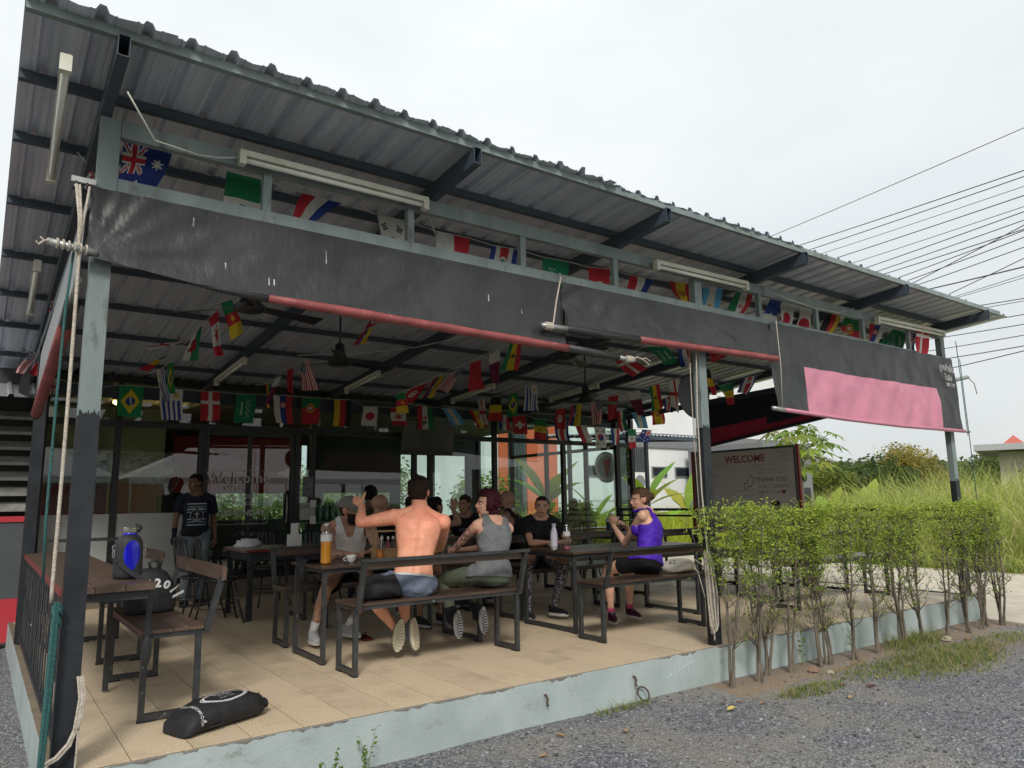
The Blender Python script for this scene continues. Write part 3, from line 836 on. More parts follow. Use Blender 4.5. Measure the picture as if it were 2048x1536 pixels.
# chalk tally and iron hooks on the front of the slab
chalk = mat('chalk', (0.62,0.68,0.70),(0.45,0.54,0.56),0.9, scale=90, ramp=(0.3,0.6))
ch = MB()
for i in range(6):
 x = 4.63 + i * 0.055
 ch.obox((x, -0.0015,-0.055 - 0.01 * (i % 2)),(x + 0.012,-0.0015,-0.165),0.002,0.004, up=(1,0,0))
ch.obox((4.60,-0.0035,-0.165),(4.94,-0.0035,-0.075),0.002,0.004, up=(0,0,1))
part('chalk_marks', ch, chalk, slab, kind='stuff')
rust = mat('rusty_iron', (0.10,0.06,0.04),(0.05,0.035,0.03),0.85, scale=20, bump=0.4)
for k, (x, big) in enumerate([(4.22, True),(3.35, False)]):
 h = MB()
 h.tube([(x, 0.01,-0.10),(x, -0.02,-0.10),(x + 0.005,-0.03,-0.125),(x, -0.025,-0.15),(x + 0.01,-0.03,-0.17)],0.008,6)
 if big:
  h.tube([(x + 0.05 + 0.055 * math.cos(a),-0.055 + 0.03 * math.sin(a),-0.225 + 0.045 * math.sin(a)) for a in np.linspace(0,2 * PI, 17)],0.007,6)
 solo('wall_hook', h, rust, 'rusty iron hook with a hanging ring on the slab front' if big else 'small rusty iron hook on the slab front left of the ringed hook', 'hook', group='iron hooks on the slab front')

# ================================================================ shelter
def zb(y, off=0.0):
 """underside height of the rafters"""
 return 3.372 - 0.085 * (y - 0.057) + off

sh = thing('open_shelter', 'open sided steel terrace shelter with a sloping corrugated metal roof on pale blue posts', 'shelter', (5.3,0.06,0))
PX = [0.377,5.225,10.06]
for k, px in enumerate(PX):
 b = MB()
 zc = [1.70,1.86,1.4][k]
 b.box(px, 0.02, zc, px + 0.10,0.09,3.372)
 o = part('post', b, M['steel_pale'], sh, label='pale blue post with a dark grey painted lower half')
 b = MB()
 b.box(px - 0.001,0.019,0.0, px + 0.101,0.091, zc + 0.02)
 rg = random.Random(k)
 for q in range(14):     # ragged brush edge of the dark paint
  xq = px + 0.004 + q * 0.0066
  b.box(xq, 0.0182, zc, xq + 0.006,0.0195, zc + 0.02 + rg.random() * 0.035)
 part('painted_base', b, M['steel_dark'], o)
b = MB()
b.box(0.375,4.22,0,0.475,4.30, zb(4.3))
part('post', b, M['steel_dark'], sh)
for px in (10.06,):
 b = MB()
 b.box(px + .12,6.28,0, px + 0.22,6.35, zb(6.35))
 part('post', b, M['steel_dark'], sh)
b = MB()
b.box(0.50,6.36,2.66,10.3,6.44,2.832)
part('rear_beam', b, M['steel_navy'], sh)
for (a, bb, z0, z1, nm) in ((0.48,10.055,2.955,3.03, 'lower_chord'),(0.48,10.055,3.272,3.370, 'upper_chord')):
 b = MB()
 segs = [(0.48,5.224),(5.326,10.058)]
 for s0, s1 in segs:
  b.box(s0,0.022, z0, s1,0.07, z1)
 part(nm, b, M['steel_pale'], sh)
for x in [1.29,2.28,3.25,4.23,6.22,7.23,8.18,9.25]:
 b = MB()
 b.box(x - 0.025,0.024,3.032, x + 0.025,0.068,3.270)
 part('strut', b, M['steel_pale'], sh)
# side beams on the left and right edges
for xs in (0.40,10.09):
 b = MB()
 b.obox((xs + 0.0,0.10,3.0),(xs + 0.0,6.35,2.80),0.045,0.09)
 part('side_beam', b, M['steel_navy'], sh)
RX = [0.40,2.46,4.27,6.16,8.08,10.12]
for k, x in enumerate(RX):
 b = MB()
 y0, y1 = -0.555,6.75
 n = 8
 hx, hz, t = 0.028,0.112,0.004
 # hollow box section, open at its front end
 A = [(-hx, 0),(hx, 0),(hx, hz),(-hx, hz)]
 I = [(-hx + t, t),(hx - t, t),(hx - t, hz - t),(-hx + t, hz - t)]
 vs = [(x + p[0], y0, zb(y0) + p[1]) for p in A] + [(x + p[0], y1, zb(y1) + p[1]) for p in A] + \
   [(x + p[0], y0, zb(y0) + p[1]) for p in I] + [(x + p[0], y1, zb(y1) + p[1]) for p in I]
 fs = []
 for i in range(4):
  j2 = (i + 1) % 4
  fs += [(i, j2,4 + j2,4 + i),(8 + j2,8 + i, 12 + i, 12 + j2),(i, 8 + i, 8 + j2, j2),(4 + i, 4 + j2,12 + j2,12 + i)]
 b.add(vs, fs)
 part('rafter', b, M['steel_navy'], sh)
for y in [-0.51,0.075,0.74,1.65,2.68,3.66,4.66,5.83]:
 b = MB()
 w = 0.045 if y > -0.4 else 0.04
 b.obox((-0.005, y, zb(y) + 0.1385),(10.55, y, zb(y) + 0.1385), w, 0.05)
 part('purlin', b, M['steel_pale'] if y < 0 else M['steel_navy'], sh)
# corrugated sheets: trapezoid ribs every 0.2 m, each sheet lapping the next
pitch = 0.203
ROOF_M = M['roof']

def sheet_profile(x0, nrib):
 pts = []
 for i in range(nrib):
  c = x0 + pitch * (i + 0.5)
  pts += [(c - 0.1015,0),(c - 0.055,0.0),(c - 0.053,0.004),(c - 0.045,0.004),(c - 0.043,0),(c - 0.030,0.0),(c - 0.014,0.030),(c + 0.014,0.030),(c + 0.030,0.0),(c + 0.055,0),(c + 0.057,0.004),(c + 0.065,0.004),(c + 0.067,0)]
 pts.append((x0 + pitch * nrib + 0.03,0.0))
 return pts

x = -0.01
k = 0
rs = random.Random(3)
while x < 10.6:
 pr_ = sheet_profile(x, 3)
 lap = 0.0025 * (k % 2)
 y0 = -0.60 + rs.uniform(-0.02,0.02) + 0.012 * x
 if 3.4 < x < 4.1:
  y0 += 0.035
 y1 = 6.95
 ys = [y0] + [y0 + (y1 - y0) * t_ for t_ in (0.12,0.3,0.5,0.75,1.0)]
 vs, fs = [],[]
 for yy in ys:
  droop = -0.006 * max(0,(-0.45 - yy)) * 10
  for q, (px, pz) in enumerate(pr_):
   jag = 0.008 * math.sin(px * 39) + (0.02 * math.sin(px * 71) if 3.3 < px < 3.9 else 0)
   yj = yy + (jag if yy < y0 + 0.01 else 0)
   wob = 0.006 * noise.noise(Vector((px * 3, yy * 1.5,1)))
   vs.append((px, yj, zb(yj) + 0.165 + pz + lap + droop + wob * (0.4 if pz < 0.01 else 1)))
 n = len(pr_)
 for a in range(len(ys) - 1):
  for q in range(n - 1):
   fs.append((a * n + q, a * n + q + 1,(a + 1) * n + q + 1,(a + 1) * n + q))
 k0 = len(vs)
 vs2 = [(v[0], v[1], v[2] + 0.0015) for v in vs]
 b = MB()
 b.add(vs + vs2, fs + [tuple(k0 + i for i in reversed(f)) for f in fs] + [(q, q + 1, k0 + q + 1, k0 + q) for q in range(n - 1)])
 part('roof_sheet', b, ROOF_M, sh)
 x += pitch * 3
 k += 1

# ================================================================ awnings
def cloth_sheet(mb, P, nu, nv, amp=0.02, seed=0, m=0, fold=None, mf=None):
 """P(u,v) -> point; both sides drawn, thin"""
 vs = []
 for j_ in range(nv + 1):
  for i_ in range(nu + 1):
   u, v = i_ / nu, j_ / nv
   p = Vector(P(u, v))
   e = math.sin(PI * v) ** 0.5 if v < 1 else 0
   d = amp * (noise.noise(Vector((u * 14 + seed, v * 2.2,0.5))) + 0.5 * noise.noise(Vector((u * 30 + seed, v * 6,3)))) * e
   if fold:
    d += fold(u, v)
   vs.append(p + Vector((0,-d, 0)))
 k = len(mb.v)
 n = nu + 1
 mb.v += [tuple(p) for p in vs]
 for j_ in range(nv):
  for i_ in range(nu):
   mb.f.append((k + j_ * n + i_, k + j_ * n + i_ + 1, k + (j_ + 1) * n + i_ + 1, k + (j_ + 1) * n + i_))
   mb.m.append(mf((i_ + .5) / nu, (j_ + .5) / nv) if mf else m)

def radial(u, v):     # the pull creases that spread from the tied lower left corner
 r = math.hypot(u * 3.3,(1 - v) * 0.4)
 a = math.atan2((1 - v) * 0.4, u * 3.3 + 1e-4)
 return 0.013 * math.sin(a * 22) * math.exp(-r * 2.2) * min(1, r * 8)

# left front awning
aw = thing('roll_down_awning', 'long black vinyl awning rolled half up across the left half of the shelter front', 'awning', (2.0,-0.03,2.45), 'roll down awnings on the shelter front')
b = MB()
z_lo = lambda u: 2.545 - 0.055 * min(1, u * 6) - 0.045 * u
cloth_sheet(b, lambda u, v: (0.356 + 3.24 * u, 0.005 - 0.055 * v ** 2,2.95 + (z_lo(u) - 2.95) * v),150,14,0.018,1, fold=radial)
part('awning_cloth', b, M['vinyl'], aw, smooth=True)
b = MB()
for (x_, z_, h_) in ((0.87,2.86,.05),(1.05,2.62,.05),(1.66,2.80,.09),(2.9,2.72,.05),(1.30,2.57,.05),(1.33,2.57,.04),(3.2,2.66,.03)):
 b.box(x_, -0.075, z_ - h_ / 2, x_ + .008,-0.074, z_ + h_ / 2)
drape(part('paint_nick', b, M['white'], aw, kind='stuff'),[o_ for o_ in aw.children if o_.name.startswith('awning_cloth')][0], V(0,-1,0),0.002)
b = MB()
b.tube([(1.30 + 2.32 * t, -0.035,2.464 - 0.044 * t) for t in np.linspace(0,1,12)],[0.024] + [0.029 + 0.002 * (i % 3) for i in range(11)],14)
part('awning_roll', b, M['vinyl_red'], aw, smooth=True, label='faded red rolled edge of the awning')
b = MB()
b2 = MB()
b2.tube([(0.86,-0.03,2.490),(1.05,-0.033,2.474),(1.30,-0.035,2.464)],[0.010,0.019,0.024],12)
part('awning_roll', b2, M['vinyl'], aw, smooth=True)
b.tube([(3.62,-0.035,2.420),(3.9,-0.04,2.408),(4.15,-0.045,2.40)],[0.032,0.034,0.028],14)
part('awning_roll', b, M['vinyl'], aw, smooth=True)
b = MB()
b.tube([(4.12,-0.045,2.40),(4.33,-0.05,2.392)],0.019,10)
part('roller_pipe', b, M['pipe'], aw, smooth=True)
b = MB()
for q in range(5):
 b.tube([(4.24 + q * 0.014 + 0.004 * math.sin(a),-0.048 + 0.024 * math.cos(a),2.396 + 0.024 * math.sin(a)) for a in np.linspace(0,2 * PI, 11)],0.006,5)
b.tube([(4.30,-0.05,2.40),(4.36,-0.06,2.42),(4.42,-0.06,2.405),(4.47,-0.05,2.39),(4.50,-0.05,2.375)],0.006,5)
b.tube([(4.40,-0.06,2.41),(4.46,-0.06,2.42),(4.52,-0.05,2.40)],0.005,5)
part('rope', b, M['rope'], aw)
# middle front awning
aw = thing('roll_down_awning', 'middle black vinyl awning with a faded red roll ending at the second post', 'awning', (4.9,-0.03,2.6), 'roll down awnings on the shelter front')
b = MB()
cloth_sheet(b, lambda u, v: (3.60 + 2.74 * u, -0.012 - 0.06 * v ** 2,2.955 + 0.012 * u - (0.37 - 0.045 * u) * v),120,12,0.022,7, fold=lambda u, v: 0.018 * math.sin((u * 2.7 + v * 0.4) * 24) * math.exp(-u * 4.5) * math.sin(PI * v))
part('awning_cloth', b, M['vinyl'], aw, smooth=True)
b = MB()
b.tube([(4.36 + 1.92 * t, -0.08,2.565 + 0.035 * t) for t in np.linspace(0,1,10)],0.031,14)
part('awning_roll', b, M['vinyl_red'], aw, smooth=True, label='faded red rolled edge of the awning')
b = MB()
b.tube([(3.585,-0.08,2.560),(3.62,-0.08,2.558),(4.36,-0.08,2.563)],[0.022,0.034,0.032],14)
part('awning_roll', b, M['vinyl'], aw, smooth=True)
b = MB()
b.tube([(3.33,-0.08,2.556),(3.60,-0.08,2.560)],0.020,10)
part('roller_pipe', b, M['pipe'], aw, smooth=True)
b = MB()
for q in range(5):
 b.tube([(3.37 + q * 0.014,-0.08 + 0.026 * math.cos(a),2.557 + 0.026 * math.sin(a)) for a in np.linspace(0,2 * PI, 11)],0.007,5)
b.tube([(3.43,-0.10,2.58),(3.50,-0.06,2.78),(3.575,-0.03,2.985)],0.006,6)
part('rope', b, M['rope'], aw)
# right front awning with its pink panel
aw = thing('hanging_awning', 'black vinyl awning with a large faded pink panel hanging over the right bay', 'awning', (8.2,-0.03,2.0), 'roll down awnings on the shelter front')
b = MB()
X0, X1, WZ, LZ = 6.28,10.235,2.985,2.055
pk = lambda u, v: 1 if (0.135 < u < 0.862 and v > 0.44) else 0

def PR(u, v):
 x = X0 + (X1 - X0) * u + (-0.06 * v * (1 - u))
 z = 2.985 + 0.02 * u - v * (0.90 + 0.05 * u) - 0.03 * math.sin(PI * u) * v
 curl = 0.10 * max(0, v - 0.55) ** 1.6 * max(0,1 - u * 3.2)
 return (x, -0.02 - 0.05 * v - curl, z)

cloth_sheet(b, PR, 160,40,0.022,12, mf=pk, fold=lambda u, v: 0.006 * math.sin(u * 60 + v * 9))
part('awning_cloth', b, [M['vinyl'], M['vinyl_pink']], aw, smooth=True, label='black vinyl cloth with a faded pink rectangle')
b = MB()
b.tube([(X0 + 0.03,-0.10,2.092),(7.4,-0.085,2.062),(8.6,-0.08,2.045),(10.22,-0.08,2.052)],0.022,12)
part('hem_tube', b, [M['vinyl_pink']], aw, smooth=True)
b = MB()
b.tube([(6.12,-0.10,2.098),(6.32,-0.10,2.09)],0.021,10)
part('roller_pipe', b, M['pipe'], aw, smooth=True)
b = MB()
b.tube([(10.22,-0.08,2.05),(10.36,-0.08,2.05)],0.018,10)
part('roller_pipe', b, M['pipe'], aw, smooth=True)
whp = mat('white_print', (0.55,0.55,0.55),(0.42,0.42,0.42),0.7)
text_mesh('ลูกกำปั่น', 0.12, whp, aw, (9.93,-0.075,2.845),(1,0,-0.04),(0,0,1))
text_mesh('ไวนิล', 0.10, whp, aw, (9.95,-0.077,2.72),(1,0,-0.04),(0,0,1))
text_mesh('081 797', 0.07, whp, aw, (9.99,-0.079,2.63),(1,0,-0.04),(0,0,1))
# left side awning seen edge on
aw = thing('side_awning', 'grey vinyl awning on the left side with a long faded red roll at its foot', 'awning', (0.34,1.6,2.2))
b = MB()
cloth_sheet(b, lambda u, v: (0.352 - 0.012 * v, 0.12 + 3.3 * u, (2.93 - 0.30 * u) + ((2.44 - 0.36 * u) - (2.93 - 0.30 * u)) * v),60,8,0.0,5)
pv = mat('grey_vinyl_back', (0.22,0.22,0.23),(0.17,0.17,0.18),0.5, scale=6, bump=0.3, bscale=12)
part('awning_cloth', b, pv, aw, smooth=True)
b = MB()
b.tube([(0.335,0.62 + 2.36 * t, 2.32 - 0.285 * t) for t in np.linspace(0,1,6)],0.040,12)
part('awning_roll', b, M['vinyl_red'], aw, smooth=True, label='faded red rolled edge of the awning')
b = MB()
b.tube([(0.335,0.30,2.375),(0.335,0.62,2.32)],0.040,12)
part('awning_roll', b, M['vinyl'], aw, smooth=True)
b = MB()
b.tube([(0.335,2.98,2.035),(0.335,3.06,2.02)],[0.041,0.030],12)
part('awning_roll', b, M['vinyl'], aw, smooth=True)
b = MB()
b.tube([(0.335,0.06,2.445),(0.335,0.34,2.37)],0.022,12)
part('roller_pipe', b, M['pipe'], aw, smooth=True)
# right side awning, seen from inside
aw = thing('side_awning', 'navy and crimson inner face of the awning hanging on the right side of the terrace', 'awning', (10.2,2.6,2.4))
b = MB()

def PS(u, v):
 y = 0.15 + 3.95 * u
 zt = 2.93 - 0.06 * u
 zl = 2.66 - 0.128 * y
 return (10.21 + 0.03 * math.sin(v * 3), y, zt + (zl - zt) * v)

cloth_sheet(b, PS, 60,30,0.0,5, mf=lambda u, v: 1 if ((v > 0.60 and 0.68 < u < 0.975) or (v > 0.80 and u <= 0.68)) else 0)
part('awning_cloth', b, [M['navy_vinyl'], M['crimson']], aw, smooth=True)
b = MB()
b.tube([(10.2,0.05,2.65),(10.2,4.15,2.125)],0.028,10)
part('hem_tube', b, M['navy_vinyl'], aw, smooth=True)

# pulley bracket, pipe and ropes on the first post
pb = thing('pulley_bracket', 'perforated steel bracket carrying two rope pulleys at the top of the left post', 'pulley', (0.33,-0.01,2.95))
b = MB()
b.box(0.262,-0.006,2.955,0.376,0.012,2.985)
part('bracket', b, M['pipe'], pb)
for x in (0.285,0.335):
 b = MB()
 b.lathe((x, -0.012,2.925),[(0.004,0),(0.020,0.001),(0.014,0.005),(0.020,0.009),(0.004,0.010)],14, axis='y')
 b.box(x - 0.004,-0.014,2.925, x + 0.004,0.0,2.956)
 part('pulley_wheel', b, M['blackp'], pb, smooth=True)
b = MB()
b.tube([(0.175,-0.05,2.590),(0.40,-0.045,2.570)],0.019,12)
solo('wrapped_pipe', b, M['pipe'], 'short galvanised pipe end sticking out left of the post with cord wound round it', 'pipe', smooth=True)
b = MB()
for q in range(6):
 b.tube([(0.215 + q * 0.026 + 0.008 * math.sin(a / 2),-0.049 + 0.024 * math.cos(a),2.587 - q * 0.0023 + 0.024 * math.sin(a)) for a in np.linspace(0,2 * PI, 11)],0.0055,5)
b.tube([(0.20,-0.06,2.60),(0.165,-0.07,2.585),(0.14,-0.07,2.56),(0.13,-0.07,2.575)],0.0055,5)
b.tube([(0.165,-0.07,2.585),(0.145,-0.07,2.60)],0.005,5)
solo('wound_cord', b, M['rope'], 'white cord wound round the short pipe beside the left post', 'rope')

def twisted(name, pts, r, m, label, cat='rope', group=None, n=8):
 b_ = MB()
 b_.tube(pts, r, n)
 return solo(name, b_, m, label, cat, group=group, smooth=True)

twisted('rope', [(0.285,-0.03,2.93),(0.31,-0.035,2.75),(0.322,-0.04,2.5),(0.326,-0.03,2.0),(0.326,-0.03,1.4),(0.323,-0.03,0.85),(0.325,-0.02,0.80)],0.0085, M['rope'], 'thick white rope hanging beside the left post to the railing', group='ropes by the left post')
twisted('rope', [(0.345,-0.03,2.93),(0.335,-0.034,2.8),(0.322,-0.04,2.62)],0.006, M['rope'], 'short white rope from the right pulley down to the wound cord', group='ropes by the left post')
twisted('rope', [(0.30,-0.03,2.93),(0.318,-0.038,2.75),(0.322,-0.04,2.6)],0.006, M['rope'], 'thin white rope between the two pulley ropes on the left post', group='ropes by the left post')
twisted('rope', [(0.30,-0.01,2.60),(0.285,0.0,2.3),(0.278,0.0,1.8),(0.276,0.0,1.2),(0.285,0.0,0.9)],0.0065, M['rope_green'], 'green rope hanging down left of the thick white rope', group='ropes by the left post')
# bundle of green rope strands from the railing knot to a floor hook
b = MB()
rg = random.Random(4)
for q in range(9):
 ox, oy = rg.uniform(-0.014,0.014), rg.uniform(-0.02,0.01)
 b.tube([(0.347 + ox * 0.6,-0.03 + oy, 0.80),(0.345 + ox, -0.04 + oy, 0.62),(0.340 + ox, -0.045 + oy, 0.35),(0.333 + ox * 0.8,-0.045 + oy, 0.06)],0.0065,5)
for q in range(5):
 a0 = rg.uniform(0,6)
 b.tube([(0.352 + 0.018 * math.cos(a0 + a),-0.03 + 0.018 * math.sin(a0 + a),0.80 - 0.022 * a) for a in np.linspace(0,5,12)],0.0065,5)
solo('green_rope_bundle', b, M['rope_green'], 'bundle of dark green rope strands tied tight between the railing and a floor hook', 'rope')
b = MB()
for q in range(7):
 ox = rg.uniform(-0.015,0.015)
 b.tube([(0.475 + ox, 0.0,0.44),(0.488 + ox, -0.01,0.34),(0.480 + ox, -0.01,0.25),(0.470 + ox * 0.6,-0.01,0.20)],0.0055,5)
b.tube([(0.475,0.0,0.22),(0.44,-0.02,0.14),(0.39,-0.035,0.09),(0.345,-0.05,0.075)],0.007,6)
b.tube([(0.478,0.0,0.21),(0.45,-0.015,0.13),(0.40,-0.03,0.08),(0.345,-0.045,0.065)],0.007,6)
b.tube([(0.485,0.0,0.25),(0.482,0.0,0.12),(0.478,0.0,0.01)],0.005,5)
solo('rope_knot', b, M['rope'], 'frayed cotton rope knot tied round the foot of the left post', 'rope')
b = MB()
b.tube([(0.325,-0.05,0.075),(0.322,-0.052,0.03),(0.318,-0.05,-0.01)],0.008,6)
solo('floor_hook', b, M['steel_dark'], 'small dark hook at the floor corner holding the green rope bundle', 'hook')
# coil of rope hanging on the second post
b = MB()
for q in range(15):
 ox, oy = rg.uniform(-0.05,0.045), rg.uniform(-0.03,0.03)
 lz = rg.uniform(-0.04,0.04)
 b.tube([(5.125 + ox * 0.25,-0.03 + oy, 0.80),(5.135 + ox * .8,-0.04 + oy, 0.66),(5.15 + ox, -0.045 + oy, 0.42),(5.16 + ox * .7,-0.04 + oy, 0.20 + lz),(5.165 + ox * .2,-0.035 + oy, 0.15 + lz)],0.009,6)
b.tube([(5.14,-0.03,0.80),(5.12,-0.02,1.3),(5.13,-0.01,2.0),(5.15,-0.02,2.56)],0.007,6)
b.tube([(5.165,-0.035,0.16),(5.17,-0.03,0.06)],0.006,5)
solo('rope_coil', b, M['rope'], 'long looped coil of white rope hanging against the second post', 'rope')
for (x, y0_, z0_, z1_, lab) in ((6.28,-0.10,2.08,2.98, 'white pull cord in front of the left edge of the pink awning'),(10.27,-0.10,0.5,3.0, 'green pull cord hanging beside the right end of the pink awning'),(10.31,-0.06,2.0,3.25, 'thin pull cord at the far right corner of the shelter')):
 twisted('pull_cord', [(x, y0_, z1_),(x + 0.01, y0_ - 0.01,(z0_ + z1_) / 2),(x + 0.05 * (x > 8), y0_, z0_)],0.005, M['rope'] if x < 8 else M['rope_green'], lab, group='pull cords of the awnings', n=5)
twisted('pull_cord', [(5.10,0.02,2.9),(5.08,0.0,1.9),(5.10,0.0,0.9)],0.004, M['rope'], 'thin pull cord hanging left of the second post', group='pull cords of the awnings', n=5)
b = MB()
b.tube([(10.22,0.0,2.72),(10.62,-0.03,2.80)],0.026,8)
b.tube([(10.62,-0.03,2.80),(10.75,-0.05,2.72),(10.80,-0.05,2.58)],0.006,5)
solo('side_roller_end', b, M['pipe'], 'roller pipe end with a dangling cord at the right corner of the shelter', 'pipe')

# ================================================================ lamps and fans
def fluoro(a, bq, label, hang=0.0, group='fluorescent tube lamps under the roof'):
 a, bq = Vector(a), Vector(bq)
 t_ = thing('tube_lamp', label, 'lamp', tuple((a + bq) / 2), group)
 d = (bq - a).normalized()
 q = MB()
 q.obox(a + V(0,0,0.03), bq + V(0,0,0.03),0.045,0.035)
 part('lamp_batten', q, M['lampw'], t_)
 for e in (a, bq):
  q = MB()
  s = 1 if e is a else -1
  q.obox(e - d * 0.004 * s, e + d * 0.035 * s, 0.052,0.085, off=0)
  part('lamp_socket', q, M['lampw'], t_)
 q = MB()
 q.tube([a + d * 0.03 - V(0,0,0.01), bq - d * 0.03 - V(0,0,0.01)],0.016,12)
 part('lamp_tube', q, M['tube'], t_, smooth=True)
 if hang:
  for e in (a + d * 0.15, bq - d * 0.15):
   q = MB()
   q.tube([e + V(0,0,0.03), e + V(0,0, hang)],0.003,5)
   part('hanger', q, M['blackp'], t_)

fluoro((0.172,-0.45,3.36),(0.204,0.78,3.255), 'long tube lamp under the overhang at the top left corner', 0.14)
fluoro((0.226,2.30,3.12),(0.242,3.50,3.02), 'tube lamp under the left overhang farther back', 0.14)
fluoro((1.10,-0.04,3.30),(2.37,-0.04,3.30), 'long cream tube lamp on the front truss above the left awning')
fluoro((4.65,-0.04,3.275),(5.93,-0.04,3.29), 'cream tube lamp on the front truss above the second post')
fluoro((8.36,-0.04,3.275),(10.03,-0.04,3.31), 'cream tube lamp at the right end of the front truss')
for (x, ya, yb, zz, lab) in ((2.337,5.37,4.20,2.80, 'dark tube lamp hanging inside left above the flags'),(4.06,5.28,4.28,2.81, 'dark tube lamp hanging inside above the television'),
        (5.87,5.41,4.29,2.80, 'tube lamp hanging inside behind the crossing flag strings'),(7.34,4.81,3.69,2.84, 'tube lamp hanging inside near the rightmost ceiling fan')):
 fluoro((x, ya, zz),(x + 0.02, yb, zz + 0.09), lab, 0.12)

def fan(c, rot, label, rad=0.62):
 t_ = thing('ceiling_fan', label, 'fan', c, 'black ceiling fans')
 x, y, z = c
 q = MB()
 q.tube([(x, y, z + 0.08),(x, y, zb(y) + 0.10)],0.011,8)
 part('fan_rod', q, M['blackp'], t_, smooth=True)
 q = MB()
 q.lathe((x, y, z),[(0.03,0.17),(0.045,0.15),(0.05,0.08),(0.085,0.0),(0.115,-0.02),(0.118,-0.05),(0.09,-0.065),(0.02,-0.07)],24)
 part('fan_motor', q, M['blackp'], t_, smooth=True, sharp=40)
 for k_ in range(3):
  a = rot + k_ * 2 * PI / 3
  d = V(math.cos(a), math.sin(a),0)
  s = V(-math.sin(a), math.cos(a),0)
  q = MB()
  p0, p1 = V(x, y, z - 0.03) + d * 0.10, V(x, y, z - 0.035) + d * rad
  q.add([p0 - s * 0.03 + V(0,0,.012), p0 + s * 0.03 - V(0,0,.012), p1 + s * 0.065 - V(0,0,.014), p1 - s * 0.065 + V(0,0,.014),
      p0 - s * 0.03 + V(0,0,.018), p0 + s * 0.03 - V(0,0,.006), p1 + s * 0.065 - V(0,0,.008), p1 - s * 0.065 + V(0,0,.02)],
     [(0,1,2,3),(7,6,5,4),(0,4,5,1),(1,5,6,2),(2,6,7,3),(3,7,4,0)])
  part('fan_blade', q, M['blackp'], t_)

fan((1.56,1.25,2.77),0.25, 'black ceiling fan nearest the front left, just under the awning roll')
fan((2.87,2.66,2.70),0.1, 'black ceiling fan hanging near the middle of the terrace')
fan((4.85,1.46,2.76),0.5, 'black ceiling fan half hidden behind the overlapping awning rolls')
fan((6.60,3.12,2.62),0.0, 'black ceiling fan farthest right above the crossing flags')
b = MB()
b.lathe((5.85,0.62,2.29),[(0.005,-0.02),(0.22,-0.018),(0.235,0.0),(0.22,0.018),(0.005,0.02)],32, axis='y')
b.tube([(5.85,0.62,2.50),(5.85,0.62, zb(0.62))],0.006,6)
solo('round_sign_back', b, mat('dull_grey_metal', (0.07,0.075,0.085),(0.10,0.105,0.115),0.5, metal=0.2, scale=8), 'plain round grey sign hanging behind the second post', 'sign', smooth=True, sharp=30)
# loose white cables under the roof
for pts, lab in (([(0.44,-0.45,3.30),(0.60,-0.30,3.15),(0.85,-0.15,3.20),(0.98,-0.05,3.26),(1.10,-0.04,3.30)], 'white cable drooping to the left end of the front lamp'),
     ([(2.46,0.10,3.30),(2.8,0.5,3.20),(3.3,0.6,3.12),(3.9,0.62,3.14),(4.24,0.8,3.22)], 'white cable looping above the middle awning'),
     ([(6.2,0.25,3.42),(6.5,0.0,3.30),(7.1,-0.03,3.24),(7.6,0.0,3.27),(8.05,0.05,3.40)], 'white cable sagging across the upper chord on the right'),
     ([(4.4,2.2,3.10),(3.9,3.0,3.0),(3.3,3.6,2.96),(2.9,4.0,2.98)], 'thin white cable running beside a rafter in the middle of the ceiling')):
 twisted('cable', pts, 0.005, M['wire_w'], lab, 'cable', 'loose cables under the roof', 5)
# ================================================================ left railing of welded rebar
rl = thing('rebar_railing', 'black railing of staggered vertical rebar along the left edge of the terrace', 'railing', (0.43,2.2,0))
b = MB()
b.box(0.405,0.13,0.045,0.445,4.20,0.085)
part('bottom_rail', b, M['steel_dark'], rl)
b = MB()
b.box(0.405,0.13,0.745,0.445,4.20,0.782)
part('top_rail', b, M['steel_dark'], rl)
b = MB()
b.box(0.395,4.17,0.0,0.455,4.215,0.80)
part('end_post', b, M['steel_dark'], rl)
b = MB()
b.box(0.405,0.13,0.0,0.445,0.17,0.80)
part('end_post', b, M['steel_dark'], rl)
rebar = mat('black_painted_rebar', (0.035,0.037,0.042),(0.02,0.022,0.026),0.45, scale=9, bump=0.5, bscale=140)
rg = random.Random(21)
yy = 0.20
k = 0
while yy < 4.15:
 for (z0, z1, ox) in ((0.085, rg.uniform(0.30,0.45),0.0),(rg.uniform(0.26,0.34), rg.uniform(0.55,0.66),0.012),(rg.uniform(0.50,0.58),0.745,-0.004)):
  b = MB()
  rr = 0.0075 + 0.003 * (k % 2)
  yq = yy + 0.06 * (ox > 0) - 0.03 * (ox < 0)
  b.tube([(0.425 + ox, yq, z0),(0.425 + ox, yq + rg.uniform(-0.012,0.012), z1)], rr * .8,6)
  part('rebar', b, rebar, rl)
  k += 1
 yy += 0.20

# ================================================================ glass front of the cafe
GY = 6.5
WX0, WX1, WH = 0.55,10.82,2.95
st = thing('glass_storefront', 'dark framed glass front of the cafe behind the terrace tables', 'shop front', (5.7, GY, 0))
FR = M['frame_blk']

def fbar(nm, x0, x1, z0, z1, y0=GY - 0.04, y1=GY + 0.04, p=None):
 b_ = MB()
 b_.box(x0, y0, z0, x1, y1, z1)
 return part(nm, b_, FR, p or st)

